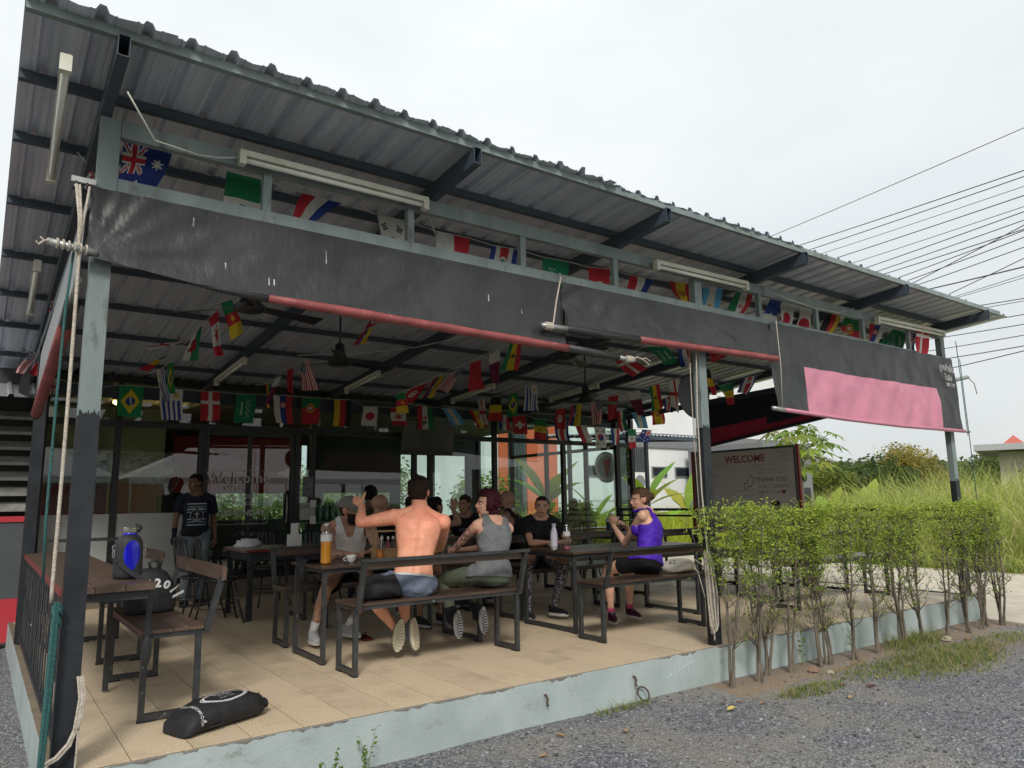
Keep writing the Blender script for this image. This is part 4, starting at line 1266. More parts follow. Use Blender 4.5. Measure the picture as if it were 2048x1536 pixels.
kerb_m = mat('brown_kerb_tile', (0.20,0.17,0.13),(0.15,0.13,0.10),0.5, scale=6)
b = MB()
b.box(WX0, GY - 0.06,0.0, WX1, GY + 0.10,0.235)
part('kerb', b, kerb_m, st)
fbar('sill', WX0, WX1,0.237,0.30)
fbar('transom', WX0, WX1,2.30,2.38)
fbar('head', WX0, WX1,2.88,2.95)
mull = [WX0,1.38,2.42,3.78,4.02,5.75,6.05,7.36,8.95,10.78]
for x in mull:
 fbar('mullion', x, x + 0.075,0.302,2.298)
for x in (0.55,1.38,4.02,7.36,10.78):
 fbar('mullion', x, x + 0.075,2.382,2.878)
gm = M['glass']
for x0, x1 in zip(mull[:-1], mull[1:]):
 if x0 == 2.42:
  continue
 b_ = MB()
 b_.quad((x0 + 0.077, GY, 0.302),(x1 - 0.002, GY, 0.302),(x1 - 0.002, GY, 2.298),(x0 + 0.077, GY, 2.298))
 part('pane', b_, gm, st)
for x0, x1 in ((0.55,1.38),(1.38,4.02),(4.02,7.36),(7.36,10.78)):
 b_ = MB()
 b_.quad((x0 + 0.077, GY, 2.382),(x1 - 0.002, GY, 2.382),(x1 - 0.002, GY, 2.878),(x0 + 0.077, GY, 2.878))
 part('pane', b_, gm, st)
# sliding door
dr = MB()
for (x0, x1, z0, z1) in ((2.50,2.56,0.302,2.298),(3.10,3.15,0.302,2.23),(3.72,3.778,0.302,2.298),(2.562,3.718,2.232,2.298),(2.562,3.718,0.302,0.37)):
 dr.box(x0, GY - 0.03, z0, x1, GY + 0.03, z1)
dd = part('door', dr, FR, st, label='glass sliding door with the welcome lettering')
for x0, x1 in ((2.562,3.098),(3.152,3.718)):
 b_ = MB()
 b_.quad((x0, GY + 0.001,0.372),(x1, GY + 0.001,0.372),(x1, GY + 0.001,2.23),(x0, GY + 0.001,2.23))
 part('pane', b_, gm, dd)
b_ = MB()
b_.tube([(3.66, GY - 0.04,0.98),(3.66, GY - 0.08,1.02),(3.66, GY - 0.08,1.36),(3.66, GY - 0.04,1.40)],0.011,8)
part('handle', b_, M['pipe'], dd, smooth=True)
# frosted lower panels on the left bays
fp = mat('frosted_film', (0.40,0.42,0.42),(0.35,0.37,0.37),0.5, scale=2)
for x0, x1 in ((0.63,1.378),(1.46,2.418)):
 b_ = MB()
 b_.box(x0, GY - 0.012,0.305, x1, GY - 0.006,1.165)
 part('lower_panel', b_, fp, st)
# lettering on the glass
wt = mat('white_window_lettering', (0.62,0.62,0.62),(0.55,0.55,0.55),0.6)
XD, ZD = (1,0,0),(0,0,1)
gy = GY - 0.034
text_mesh('Welcome', 0.22, wt, dd, (2.98, gy, 1.63), XD, ZD)
text_mesh('OPEN', 0.11, wt, dd, (2.93, gy, 1.49), XD, ZD)
text_mesh('8:00 AM - 8:00 PM', 0.085, wt, dd, (2.96, gy, 1.37), XD, ZD)
text_mesh('OPEN EVERYDAY', 0.07, wt, dd, (2.96, gy, 1.27), XD, ZD)
text_mesh('CLOSE SUNDAY', 0.11, wt, dd, (2.96, gy, 1.14), XD, ZD, bold=0.002)
b_ = MB()
for (x0, x1, z0, z1) in ((2.60,3.40,1.735,1.740),(2.60,3.40,0.985,0.990),(2.60,2.605,0.99,1.735),(3.395,3.40,0.99,1.735)):
 b_.box(x0, gy - 0.001, z0, x1, gy, z1)
part('lettering_border', b_, wt, dd)
paper = mat('paper_notice', (0.45,0.45,0.43),(0.36,0.36,0.35),0.8, scale=8)
pnl = MB()
pnl.box(3.87, GY - 0.045,1.02,4.10, GY - 0.041,1.27)
n_ = solo('notice', pnl, paper, 'white OPEN notice taped on the glass right of the door', 'notice')
text_mesh('OPEN', 0.07, mat('dark_print', (0.05,0.05,0.05)), n_, (3.985, GY - 0.047,1.21), XD, ZD)
pnl = MB()
pnl.box(3.90, GY - 0.045,1.36,4.06, GY - 0.041,1.66)
solo('poster', pnl, mat('dark_poster', (0.06,0.06,0.065),(0.20,0.20,0.21),0.4, scale=14), 'small dark poster above the OPEN notice right of the door', 'poster')
# round emblem on the right glass bay
em = thing('window_emblem', 'round white emblem with a helmet crest printed on the right glass pane', 'emblem', (10.0, GY - 0.03,1.6))
eg = mat('emblem_green', (0.045,0.075,0.065),(0.06,0.09,0.08),0.5)
ew = mat('emblem_white', (0.42,0.47,0.44),(0.36,0.41,0.38),0.6)
ered = mat('emblem_red', (0.25,0.06,0.05))
cx_, cz_ = 10.07,1.885
b_ = MB()
b_.prism([(cx_ + 0.31 * math.cos(a), GY - 0.035, cz_ + 0.31 * math.sin(a)) for a in np.linspace(0,2 * PI, 33)[:-1]],(0,-0.003,0))
part('disc', b_, ew, em)
b_ = MB()
b_.prism([(cx_ + 0.235 * math.cos(a), GY - 0.0385, cz_ + 0.235 * math.sin(a)) for a in np.linspace(0,2 * PI, 33)[:-1]],(0,-0.002,0))
part('disc', b_, mat('emblem_grey', (0.20,0.25,0.23)), em)

def helmet(mb, cx, cz, s, y, d=-0.002):
 for sx in (-1,1):
  for (x0, x1, z0, z1, z2) in ((0.03,0.12,0.5,-0.7,-0.95),(0.18,0.30,0.45,-0.3,-0.75),(0.36,0.46,0.42,-0.05,-0.4)):
   mb.prism([(cx + sx * x0 * s, y, cz + z0 * s * 0.6),(cx + sx * x1 * s, y, cz + z0 * s * 0.6),(cx + sx * x1 * s * .8, y, cz + z1 * s),(cx + sx * x0 * s * .9, y, cz + z2 * s)],(0, d, 0))
 mb.prism([(cx - 0.48 * s, y, cz + 0.62 * s),(cx - 0.30 * s, y, cz + 0.78 * s),(cx + 0.30 * s, y, cz + 0.78 * s),(cx + 0.48 * s, y, cz + 0.62 * s),(cx + 0.44 * s, y, cz + 0.34 * s),(cx - 0.44 * s, y, cz + 0.34 * s)],(0, d, 0))

b_ = MB()
helmet(b_, cx_, cz_, 0.20, GY - 0.042)
part('crest', b_, ered, em)
text_mesh('TITAN', 0.07, eg, em, (cx_, GY - 0.041, cz_ + 0.265), XD, ZD)
text_mesh('FITNESS CAMP', 0.05, eg, em, (cx_, GY - 0.041, cz_ - 0.27), XD, ZD)
text_mesh('TITAN FITNESS RESTAURANT', 0.075, wt, st, (9.95, GY - 0.006,1.22), XD, ZD, name='lettering')

# ================================================================ cafe room behind the glass
rm = thing('cafe_building', 'dark cafe room behind the glass with a cream partition and a corrugated ceiling', 'building', (5.6,9,0))
dark_w = mat('dark_interior_wall', (0.035,0.045,0.045),(0.05,0.06,0.06),0.7, scale=2)
cream = mat('cream_partition', (0.68,0.56,0.34),(0.62,0.50,0.30),0.7, scale=2)
redw = mat('dark_red_wall', (0.42,0.03,0.05),(0.34,0.024,0.04),0.6, scale=2)
RY = 12.3
b = MB()
b.box(WX0, GY + 0.1,0.0, WX1, RY, 0.012)
part('room_floor', b, mat('room_floor', (0.16,0.14,0.11),(0.12,0.105,0.085),0.25, scale=3), rm)
b = MB()
nn = 60
for i in range(nn):
 x0 = WX0 + (WX1 - WX0) * i / nn
 x1 = WX0 + (WX1 - WX0) * (i + 1) / nn
 xm = (x0 + x1) / 2
 b.quad((x0, GY + 0.05,2.96),(xm, GY + 0.05,2.98),(xm, RY, 2.98),(x0, RY, 2.96))
 b.quad((xm, GY + 0.05,2.98),(x1, GY + 0.05,2.96),(x1, RY, 2.96),(xm, RY, 2.98))
part('ceiling', b, mat('room_ceiling', (0.34,0.36,0.32),(0.26,0.28,0.25),0.6, metal=0.2, scale=1.5), rm)
b = MB()
b.box(WX0, GY - 0.1,3.02, WX1, RY, 3.06)
part('roof', b, M['roof'], rm)
b = MB()
b.box(WX0 - 0.05, GY + 0.05,0, WX0 - 0.002, RY, 2.95)
part('wall', b, dark_w, rm)
# back wall with window openings
wins = [(4.1,5.65,0.35,1.5),(5.95,6.35,0.35,2.6),(6.5,8.3,0.35,1.5),(8.5,10.5,0.35,2.45)]
xs_ = [WX0]
b = MB()
for (x0, x1, z0, z1) in wins:
 b.box(xs_[-1], RY, 0, x0, RY + 0.12,2.95)
 b.box(x0, RY, 0, x1, RY + 0.12, z0)
 b.box(x0, RY, z1, x1, RY + 0.12,2.95)
 xs_.append(x1)
b.box(xs_[-1], RY, 0, WX1, RY + 0.12,2.95)
part('wall', b, dark_w, rm)
for (x0, x1, z0, z1) in wins:
 b = MB()
 xm = (x0 + x1) / 2
 b.box(xm - 0.025, RY + 0.03, z0, xm + 0.025, RY + 0.08, z1)
 b.box(x0, RY + 0.03, z0, x0 + 0.04, RY + 0.08, z1)
 b.box(x1 - 0.04, RY + 0.03, z0, x1, RY + 0.08, z1)
 wf = part('window_frame', b, FR, rm)
 b = MB()
 b.quad((x0 + 0.04, RY + 0.05, z0),(x1 - 0.04, RY + 0.05, z0),(x1 - 0.04, RY + 0.05, z1),(x0 + 0.04, RY + 0.05, z1))
 part('pane', b, M['glass_clear'], wf)
# right side wall of the room: glazed bays
b = MB()
xr = WX1 + 0.02
for y in (GY + 0.06,7.9,9.3,10.7, RY - 0.08):
 b.box(xr - 0.04, y, 0.0, xr + 0.04, y + 0.08,2.95)
b.box(xr - 0.035, GY + 0.142,0.0, xr + 0.035,7.898,0.30)
b.box(xr - 0.035,7.982,0.0, xr + 0.035,9.298,0.30)
b.box(xr - 0.035,9.382,0.0, xr + 0.035,10.698,0.30)
b.box(xr - 0.036,10.782,0.0, xr + 0.036, RY - 0.082,0.30)
b.box(xr - 0.03, GY + 0.142,2.30, xr + 0.03,7.898,2.37)
b.box(xr - 0.03,7.982,2.30, xr + 0.03,9.298,2.37)
b.box(xr - 0.03,9.382,2.30, xr + 0.03,10.698,2.37)
part('side_frame', b, FR, rm)
b = MB()
for y0, y1 in ((GY + 0.142,7.898),(7.982,9.298),(9.382,10.698),(10.782, RY - 0.082)):
 b.quad((xr, y0,0.302),(xr, y1,0.302),(xr, y1,2.94),(xr, y0,2.94))
part('side_pane', b, M['glass_clear'], rm)
# partition, red counter wall, coloured board
b = MB()
b.box(0.62,7.9,0.012,2.25,7.98,2.72)
part('partition', b, cream, rm)
b = MB()
b.box(3.2,12.1,1.52,5.9,12.2,2.7)
part('red_wall', b, redw, rm)
b = MB()
b.box(2.9,9.2,0.012,4.6,9.7,0.95)
b.box(2.88,9.18,0.952,4.62,9.72,0.99)
solo('counter', b, mat('dark_counter', (0.03,0.03,0.032),(0.045,0.045,0.048),0.4), 'dark serving counter inside the cafe behind the door', 'counter')
for i, x in enumerate((1.62,2.10)):
 t_ = thing('lit_tube', ['glowing warm tube light inside the cafe, left of the two', 'glowing warm tube light inside the cafe, right of the two'][i], 'lamp', (x, 8.6,2.85), 'lit tubes inside the cafe')
 q = MB()
 q.tube([(x - 0.05 + 0.22 * i, 8.3,2.84),(x + 0.25 + 0.22 * i, 9.2,2.84)],0.02,8)
 part('lamp_tube', q, mat('lit_tube', (1,0.8,0.4), rough=0.5, emis=(1.0,0.62,0.25,9.0)), t_)
 q = MB()
 q.obox((x - 0.05 + 0.22 * i, 8.3,2.89),(x + 0.25 + 0.22 * i, 9.2,2.89),0.06,0.03)
 part('lamp_batten', q, M['lampw'], t_)
# teal banner behind the left pane
bn = thing('banner', 'teal water brand banner behind the leftmost glass pane', 'banner', (1.0,6.72,0.32))
b = MB()
b.box(0.66,6.72,0.32,1.36,6.73,1.86)
part('sheet', b, mat('teal_print', (0.03,0.085,0.085),(0.025,0.065,0.065),0.5), bn)
dk = mat('dark_teal_print', (0.008,0.02,0.025))
text_mesh('สะอาดดี', 0.12, dk, bn, (1.0,6.716,1.64), XD, ZD)
text_mesh('SMART', 0.13, dk, bn, (1.08,6.716,1.48), XD, ZD, bold=0.003)
text_mesh('PURE WATER', 0.05, dk, bn, (1.08,6.716,1.40), XD, ZD)
q = MB()
q.prism([(0.78 + 0.05 * math.cos(a),6.716,1.46 + 0.05 * math.sin(a)) for a in np.linspace(-PI * 1.2, PI * 0.2,12)] + [(0.78,6.716,1.60)],(0,-0.001,0))
part('drop', q, dk, bn)
# pedestal fan inside
pf = thing('pedestal_fan', 'pale pedestal fan with a round wire guard standing behind the glass', 'fan', (2.05,7.2,0))
fm = mat('old_cream_plastic', (0.42,0.40,0.34),(0.34,0.32,0.27),0.5)
b = MB()
b.lathe((2.05,7.2,0.012),[(0.20,0),(0.20,0.03),(0.06,0.06),(0.025,0.07),(0.022,1.35),(0.03,1.36)],18)
part('stand', b, fm, pf, smooth=True, sharp=40)
b = MB()
b.lathe((2.05,7.05,1.66),[(0.03,0),(0.075,0.03),(0.08,0.16),(0.04,0.2)],16, axis='y')
part('motor', b, fm, pf, smooth=True)
b = MB()
for r_ in (0.06,0.12,0.18,0.235):
 b.tube([(2.05 + r_ * math.cos(a),6.98 - 0.03 * (r_ < 0.2),1.66 + r_ * math.sin(a)) for a in np.linspace(0,2 * PI, 25)],0.003 if r_ < 0.2 else 0.007,4)
for k in range(20):
 a = k * PI / 10
 b.tube([(2.05,6.94,1.66),(2.05 + 0.235 * math.cos(a),6.98,1.66 + 0.235 * math.sin(a))],0.002,3)
part('guard', b, fm, pf)
for k in range(3):
 a = k * 2 * PI / 3 + 0.4
 b = MB()
 b.add([(2.05,7.0,1.66),(2.05 + .2 * math.cos(a),6.99,1.66 + .2 * math.sin(a)),(2.05 + .21 * math.cos(a + .5),7.03,1.66 + .21 * math.sin(a + .5)),(2.05 + .12 * math.cos(a + .8),7.04,1.66 + .12 * math.sin(a + .8))],[(0,1,2,3)])
 part('blade', b, fm, pf)
# television
tv = thing('television', 'black wall television tilted down in front of the glass wall', 'television', (5.93,6.3,2.3))
b = MB()
Mx = Matrix.Rotation(R(10),4, 'X')
c0 = V(5.93,6.30,2.30)
vs = [c0 + (Mx @ V(x, y, z)) for z in (-0.28,0.28) for y in (-0.03,0.03) for x in (-0.49,0.49)]
b.add(vs, [(0,2,3,1),(4,5,7,6),(0,1,5,4),(2,6,7,3),(0,4,6,2),(1,3,7,5)])
part('casing', b, M['blackp'], tv)
b = MB()
b.quad(*[c0 + (Mx @ V(x, -0.0325, z)) for x, z in ((-0.47,-0.26),(0.47,-0.26),(0.47,0.26),(-0.47,0.26))])
part('screen', b, mat('tv_screen', (0.012,0.012,0.016),(0.02,0.018,0.022),0.12, scale=3), tv)
b = MB()
b.box(5.88,6.34,2.25,5.98,6.45,2.66)
part('bracket', b, M['blackp'], tv)
# electric sockets and bottle crates behind glass
for k, (x, z) in enumerate(((4.06,1.26),(4.06,1.02))):
 b = MB()
 b.box(x - 0.035, GY - 0.075, z - 0.06, x + 0.045, GY - 0.042, z + 0.05)
 b.box(x - 0.015, GY - 0.078, z - 0.03, x + 0.02, GY - 0.0755, z + 0.02)
 solo('wall_socket', b, M['white'],['white electric socket on the glass frame, upper one', 'white electric socket on the glass frame, lower one'][k], 'socket', group='sockets on the frame')
bot_m = mat('green_bottle', (0.10,0.22,0.17),(0.07,0.16,0.13),0.15, spec=0.8)
bm_ = MB()
bm_.lathe((0,0,0),[(0.040,0),(0.043,0.02),(0.043,0.19),(0.018,0.25),(0.018,0.29)],10)
bm_mesh = bm_.mesh('bottle', bot_m, True)
sh2 = MB()
for z in (0.012,0.55,0.95):
 sh2.box(3.95,6.85, z, 4.75,7.15, z + 0.03)
for x in (3.95,4.72):
 sh2.box(x, 6.85,0.012, x + 0.03,7.15,1.30)
solo('bottle_rack', sh2, M['greyp'], 'steel rack full of green water bottles behind the glass right of the door', 'rack')
for z in (0.582,0.982):
 for i in range(7):
  for j in range(2):
   o = bpy.data.objects.new('bottle', bm_mesh)
   o.location = (4.04 + i * 0.105,6.92 + j * 0.13, z)
   link(o)
   tag(o, 'green water bottle standing on the steel rack behind the glass', 'bottle', 'bottles on the rack behind the glass')

# ================================================================ neighbour building on the left
nb = thing('louvred_building', 'dark and red building with steel louvres and a corrugated eave left of the terrace', 'building', (-1.6,5.9, GZ))
b = MB()
b.box(-4.5,5.90,-0.22,0.52,6.10,0.255)
part('wall', b, mat('bright_red_wall', (0.46,0.030,0.045),(0.40,0.026,0.04),0.6, scale=3), nb, label='red band at the foot of the wall')
b = MB()
b.box(-4.5,5.902,0.257,0.52,6.10,1.10)
part('wall', b, mat('charcoal_wall', (0.055,0.062,0.072),(0.07,0.077,0.086),0.6, scale=3), nb, label='charcoal upper wall')
b = MB()
b.box(-4.5,5.885,1.102,0.52,6.10,1.165)
part('band', b, mat('bright_red_wall', (0.46,0.030,0.045)), nb)
b = MB()
b.box(-4.6,5.86,-0.60,0.32,6.2,-0.222)
part('footing', b, mat('mossy_footing', (0.20,0.13,0.11),(0.13,0.12,0.09),0.9, scale=5), nb)
for k in range(7):
 z = 1.22 + k * 0.175
 b = MB()
 b.add([(-4.5,6.02, z + 0.10),(0.455,6.02, z + 0.10),(0.455,5.90, z),(-4.5,5.90, z),(-4.5,6.02, z + 0.108),(0.455,6.02, z + 0.108),(0.455,5.90, z + 0.035),(-4.5,5.90, z + 0.035)],
    [(0,1,2,3),(7,6,5,4),(3,2,6,7),(1,0,4,5),(0,3,7,4),(2,1,5,6)])
 part('louvre_blade', b, mat('worn_louvre', (0.30,0.30,0.28),(0.20,0.20,0.19),0.6, scale=9, c3=(0.10,0.09,0.07), c3r=(0.6,0.75), c3s=16), nb)
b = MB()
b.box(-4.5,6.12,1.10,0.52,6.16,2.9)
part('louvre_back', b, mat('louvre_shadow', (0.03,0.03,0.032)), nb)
b = MB()
b.box(0.46,5.87,1.166,0.53,6.11,2.9)
part('louvre_post', b, mat('chipped_post', (0.06,0.065,0.07),(0.08,0.085,0.09),0.6, c3=(0.45,0.45,0.43), c3r=(0.60,0.66), c3s=20), nb)
b = MB()
pr2 = []
x = -3.6
while x < 0.36:
 pr2 += [(x, 0),(x + .16,0),(x + .175,.03),(x + .205,.03),(x + .22,0)]
 x += 0.24
for (ya, za, yb, zb_) in ((5.0,2.42,8.2,3.0),):
 n = len(pr2)
 b.add([(p[0], ya, za + p[1]) for p in pr2] + [(p[0], yb, zb_ + p[1] + 0.25) for p in pr2],[(i, i + 1, n + i + 1, n + i) for i in range(n - 1)])
 b.add([(p[0], ya, za + p[1] + .002) for p in pr2] + [(p[0], yb, zb_ + p[1] + 0.252) for p in pr2],[(n + i, n + i + 1, i + 1, i) for i in range(n - 1)])
part('roof', b, mat('bright_metal_sheet', (0.50,0.51,0.52),(0.40,0.41,0.42),0.35, metal=0.6, scale=3), nb, label='corrugated steel eave above the louvres')
b = MB()
b.add([(0.25,4.95,2.46),(0.36,5.0,2.42),(0.36,5.3,2.52),(0.33,4.9,2.75),(0.26,4.93,2.62)],[(0,1,2,3,4)])
part('torn_flashing', b, mat('dark_flashing', (0.05,0.05,0.05)), nb)

# ================================================================ right railing and whiteboard
rr = thing('metal_railing', 'black metal railing along the right edge of the terrace', 'railing', (10.2,2.6,0))
for (nm, z0, z1) in (('top_rail', 1.035,1.08),('mid_rail', 0.93,0.965),('bottom_rail', -0.03,0.01)):
 b = MB()
 b.box(10.19,0.09, z0,10.23,6.3, z1)
 part(nm, b, M['blackp'], rr)
for y in (0.10,2.2,4.4,6.2):
 b = MB()
 b.box(10.188, y, 0.0,10.232, y + 0.04,1.034)
 part('rail_post', b, M['blackp'], rr)
wb = thing('whiteboard', 'white welcome board in a grey frame on a red stand beside the right railing', 'whiteboard', (9.9,3.0,0))
WBX = 9.8
wbm = mat('whiteboard_face', (0.74,0.70,0.68),(0.68,0.64,0.62),0.3, scale=2, c3=(0.58,0.54,0.53), c3r=(0.5,0.9), c3s=3, spec=0.6)
b = MB()
b.box(WBX, 2.12,0.86, WBX + 0.02,3.98,1.985)
part('board', b, wbm, wb)
b = MB()
for (y0, y1, z0, z1) in ((2.09,4.01,1.986,2.018),(2.09,4.01,0.83,0.859),(2.09,2.119,0.86,1.985),(3.981,4.01,0.86,1.985)):
 b.box(WBX - 0.008, y0, z0, WBX + 0.028, y1, z1)
part('frame', b, mat('grey_alu_frame', (0.10,0.105,0.11),(0.14,0.14,0.15),0.4, metal=0.3), wb)
red_s = mat('red_stand_paint', (0.30,0.035,0.03),(0.22,0.03,0.025),0.5, c3=(0.1,0.04,0.03), c3r=(0.62,0.75), c3s=15)
for y in (2.055,4.045):
 b = MB()
 b.box(WBX - 0.015, y - 0.018,0.05, WBX + 0.03, y + 0.018,2.03)
 b.box(WBX - 0.28, y - 0.016,0.04, WBX + 0.28, y + 0.016,0.075)
 part('stand_leg', b, red_s, wb)
for y in (2.055,4.045):
 for dx in (-0.26,0.26):
  b = MB()
  b.lathe((WBX + dx, y - 0.012,0.025),[(0.024,0),(0.024,0.024)],12, axis='y')
  part('castor', b, M['blackp'], wb)
b = MB()
b.box(WBX - 0.005,2.07,0.30, WBX + 0.02,4.03,0.335)
part('stand_rail', b, red_s, wb)
XB, ZB = (0,-1,0),(0,0,1)
ink = mat('black_marker', (0.03,0.03,0.035))
inkr = mat('red_marker', (0.40,0.10,0.09),(0.33,0.08,0.07))
inkf = mat('faint_marker', (0.48,0.44,0.44),(0.40,0.37,0.37))
inkb = mat('brown_marker', (0.36,0.25,0.21),(0.38,0.28,0.24))
fxp = WBX - 0.001
text_mesh('WELCOME', 0.155, inkr, wb, (fxp, 3.0,1.85), XB, ZB, bold=0.004)
text_mesh('THANK YOU', 0.095, mat('grey_marker', (0.09,0.085,0.085)), wb, (fxp, 2.53,1.52), XB, ZB)
text_mesh('FOR CLEANING', 0.075, inkb, wb, (fxp, 2.49,1.41), XB, ZB)
text_mesh('AFTER YOURSELF', 0.065, inkb, wb, (fxp, 2.53,1.325), XB, ZB)
for (y, z, t_, s) in ((2.30,1.93, 'MONDAY', .05),(2.30,1.87, 'TUESDAY', .05),(2.30,1.81, 'THURSDAY', .05),(2.62,1.74, 'CLASS SCHEDULE', .055),(2.52,1.67, 'PLEASE WIPE THE TABLES', .045),(2.52,1.62, 'AND PUT PLATES AWAY', .045),
       (3.85,1.87, 'BREAKFAST', .05),(3.80,1.62, 'MUAY THAI (MORNING)', .045),(3.84,1.56, 'GROUP CLASS', .045),(3.78,1.45, 'FIT (7AM) (9AM)', .045),(3.78,1.39, 'YOGA (5PM)', .045),(3.78,1.33, 'BOXING (6PM)', .045),(3.70,1.12, 'NO SUNDAY CLASS', .05),
       (3.08,1.35, 'IT TAKES A SMALL', .05),(3.08,1.27, 'STEP EVERY DAY', .05),(3.08,1.19, 'SIGN UP HERE', .05),(2.80,0.95, 'SEE YOU TOMORROW', .045)):
 text_mesh(t_, s, inkf, wb, (fxp, y, z), XB, ZB)
b = MB()
arrow = [(2.93,1.58),(2.86,1.50),(2.93,1.41),(2.965,1.44),(3.00,1.32),(3.09,1.50),(3.05,1.47)]
arrow = [(2.90,1.59),(2.84,1.53),(2.90,1.42),(2.93,1.43),(3.02,1.36),(3.02,1.48),(2.985,1.465)]
for i in range(len(arrow)):
 p, q_ = arrow[i], arrow[(i + 1) % len(arrow)]
 b.obox((fxp, p[0], p[1]),(fxp, q_[0], q_[1]),0.002,0.009, up=(0,0,1))
b.obox((fxp, 2.70,1.34),(fxp, 2.76,1.16),0.002,0.008)
for cy, cz, r_ in ((2.70,1.12,.04),(2.67,1.08,.035),(2.235,1.07,.07),(2.22,0.98,.05),(3.05,1.05,.06)):
 b.tube([(fxp, cy + r_ * math.cos(a), cz + r_ * 1.2 * math.sin(a)) for a in np.linspace(0,2 * PI, 13)],0.0025,4)
part('drawing', b, ink, wb, kind='stuff')
b = MB()
_h = MB()
helmet(_h, 0,0,0.16,0,-0.001)
b.v = [(fxp + v[1],2.48 - v[0],1.07 + v[2]) for v in _h.v]
b.f = [tuple(reversed(f)) for f in _h.f]
b.m = _h.m
part('crest', b, ink, wb)
b = MB()
b.prism([(fxp, 2.33 + 0.035 * s_[0],1.33 + 0.035 * s_[1]) for s_ in ((0,-1),(-.9,.1),(-.6,.75),(-.2,.75),(0,.4),(.2,.75),(.6,.75),(.9,.1))],(-0.001,0,0))
part('heart', b, mat('heart_red', (0.3,0.04,0.05)), wb)
# ================================================================ furniture
M['wood'] = mat('dark_stained_planks', (0.045,0.028,0.021),(0.08,0.05,0.035),0.32, scale=4, stretch=(0.7,9,9), bump=0.15, bscale=20, c3=(0.20,0.15,0.10), c3r=(0.6,0.8), c3s=5, spec=0.6)
M['wood_old'] = mat('worn_brown_planks', (0.11,0.07,0.05),(0.065,0.04,0.03),0.42, scale=4, stretch=(9,0.7,9), bump=0.15, bscale=20, c3=(0.30,0.235,0.17), c3r=(0.55,0.8), c3s=4)
M['wood_edge'] = mat('raw_plank_edge', (0.24,0.16,0.09),(0.15,0.10,0.06),0.6, scale=8)
M['leg'] = mat('worn_black_steel', (0.020,0.023,0.025),(0.040,0.043,0.044),0.45, scale=9, bump=0.15, bscale=60, c3=(0.30,0.29,0.26), c3r=(0.64,0.72), c3s=22)
M['pad'] = mat('rubber_pad', (0.012,0.012,0.013), None, 0.8)

def planks(t_, x0, x1, y0, y1, z0, z1, n, along='x', m=None, nm='plank', gap=0.004):
 m = m or M['wood']
 for i in range(n):
  b_ = MB()
  if along == 'x':
   a, c = y0 + (y1 - y0) * i / n, y0 + (y1 - y0) * (i + 1) / n - gap
   b_.box(x0 + 0.002 * (i % 2), a, z0, x1 - 0.002 * (i % 2), c, z1 + 0.0008 * (i % 2))
  else:
   a, c = x0 + (x1 - x0) * i / n, x0 + (x1 - x0) * (i + 1) / n - gap
   b_.box(a, y0 + 0.003 * (i % 2), z0, c, y1, z1 + 0.0008 * (i % 2))
  part(nm, b_, m, t_)

def uframe(t_, x, y0, y1, ztop, s=0.034, axis='y', nm='leg_frame'):
 """closed steel loop standing in the plane x = const"""
 if axis == 'y':
  bx = lambda a0, a1, z0, z1: (x - s / 2, a0, z0, x + s / 2, a1, z1)
 else:
  bx = lambda a0, a1, z0, z1: (a0, x - s / 2, z0, a1, x + s / 2, z1)
 b_ = MB()
 b_.box(*bx(y0, y0 + s, 0.012, ztop))
 fo = part('leg', b_, M['leg'], t_)
 b_ = MB()
 b_.box(*bx(y1 - s, y1,0.012, ztop))
 part('leg', b_, M['leg'], t_)
 b_ = MB()
 b_.box(*bx(y0 + s, y1 - s, 0.012,0.012 + s))
 part('floor_bar', b_, M['leg'], t_)
 for a0, a1 in ((y0 - 0.003, y0 + 0.09),(y1 - 0.09, y1 + 0.003)):
  b_ = MB()
  b_.box(*bx(a0, a1,0.0,0.0119))
  part('foot_pad', b_, M['pad'], t_)

def table(x0, x1, y0, y1, label, n=3, h=0.76, legs=None, along='x', m=None, group='steel framed plank tables'):
 t_ = thing('plank_table', label, 'table', ((x0 + x1) / 2,(y0 + y1) / 2,0), group)
 planks(t_, x0, x1, y0, y1, h - 0.022, h, n, along, m)
 b_ = MB()
 s = 0.034
 zf0, zf1 = h - 0.06, h - 0.0225
 for (a0, c0, a1, c1) in ((x0 + .03, y0 + .03, x1 - .03, y0 + .03 + s),(x0 + .03, y1 - .03 - s, x1 - .03, y1 - .03),(x0 + .03, y0 + .031 + s, x0 + .03 + s, y1 - .031 - s),(x1 - .03 - s, y0 + .031 + s, x1 - .03, y1 - .031 - s)):
  b_.box(a0, c0, zf0, a1, c1, zf1)
 part('apron_frame', b_, M['leg'], t_)
 if along == 'x':
  for x in (legs or (x0 + 0.047, x1 - 0.047)):
   uframe(t_, x, y0 + 0.03, y1 - 0.03, zf0 - 0.0005)
 else:
  for y in (legs or (y0 + 0.047, y1 - 0.047)):
   uframe(t_, y, x0 + 0.03, x1 - 0.03, zf0 - 0.0005, axis='x')
 return t_

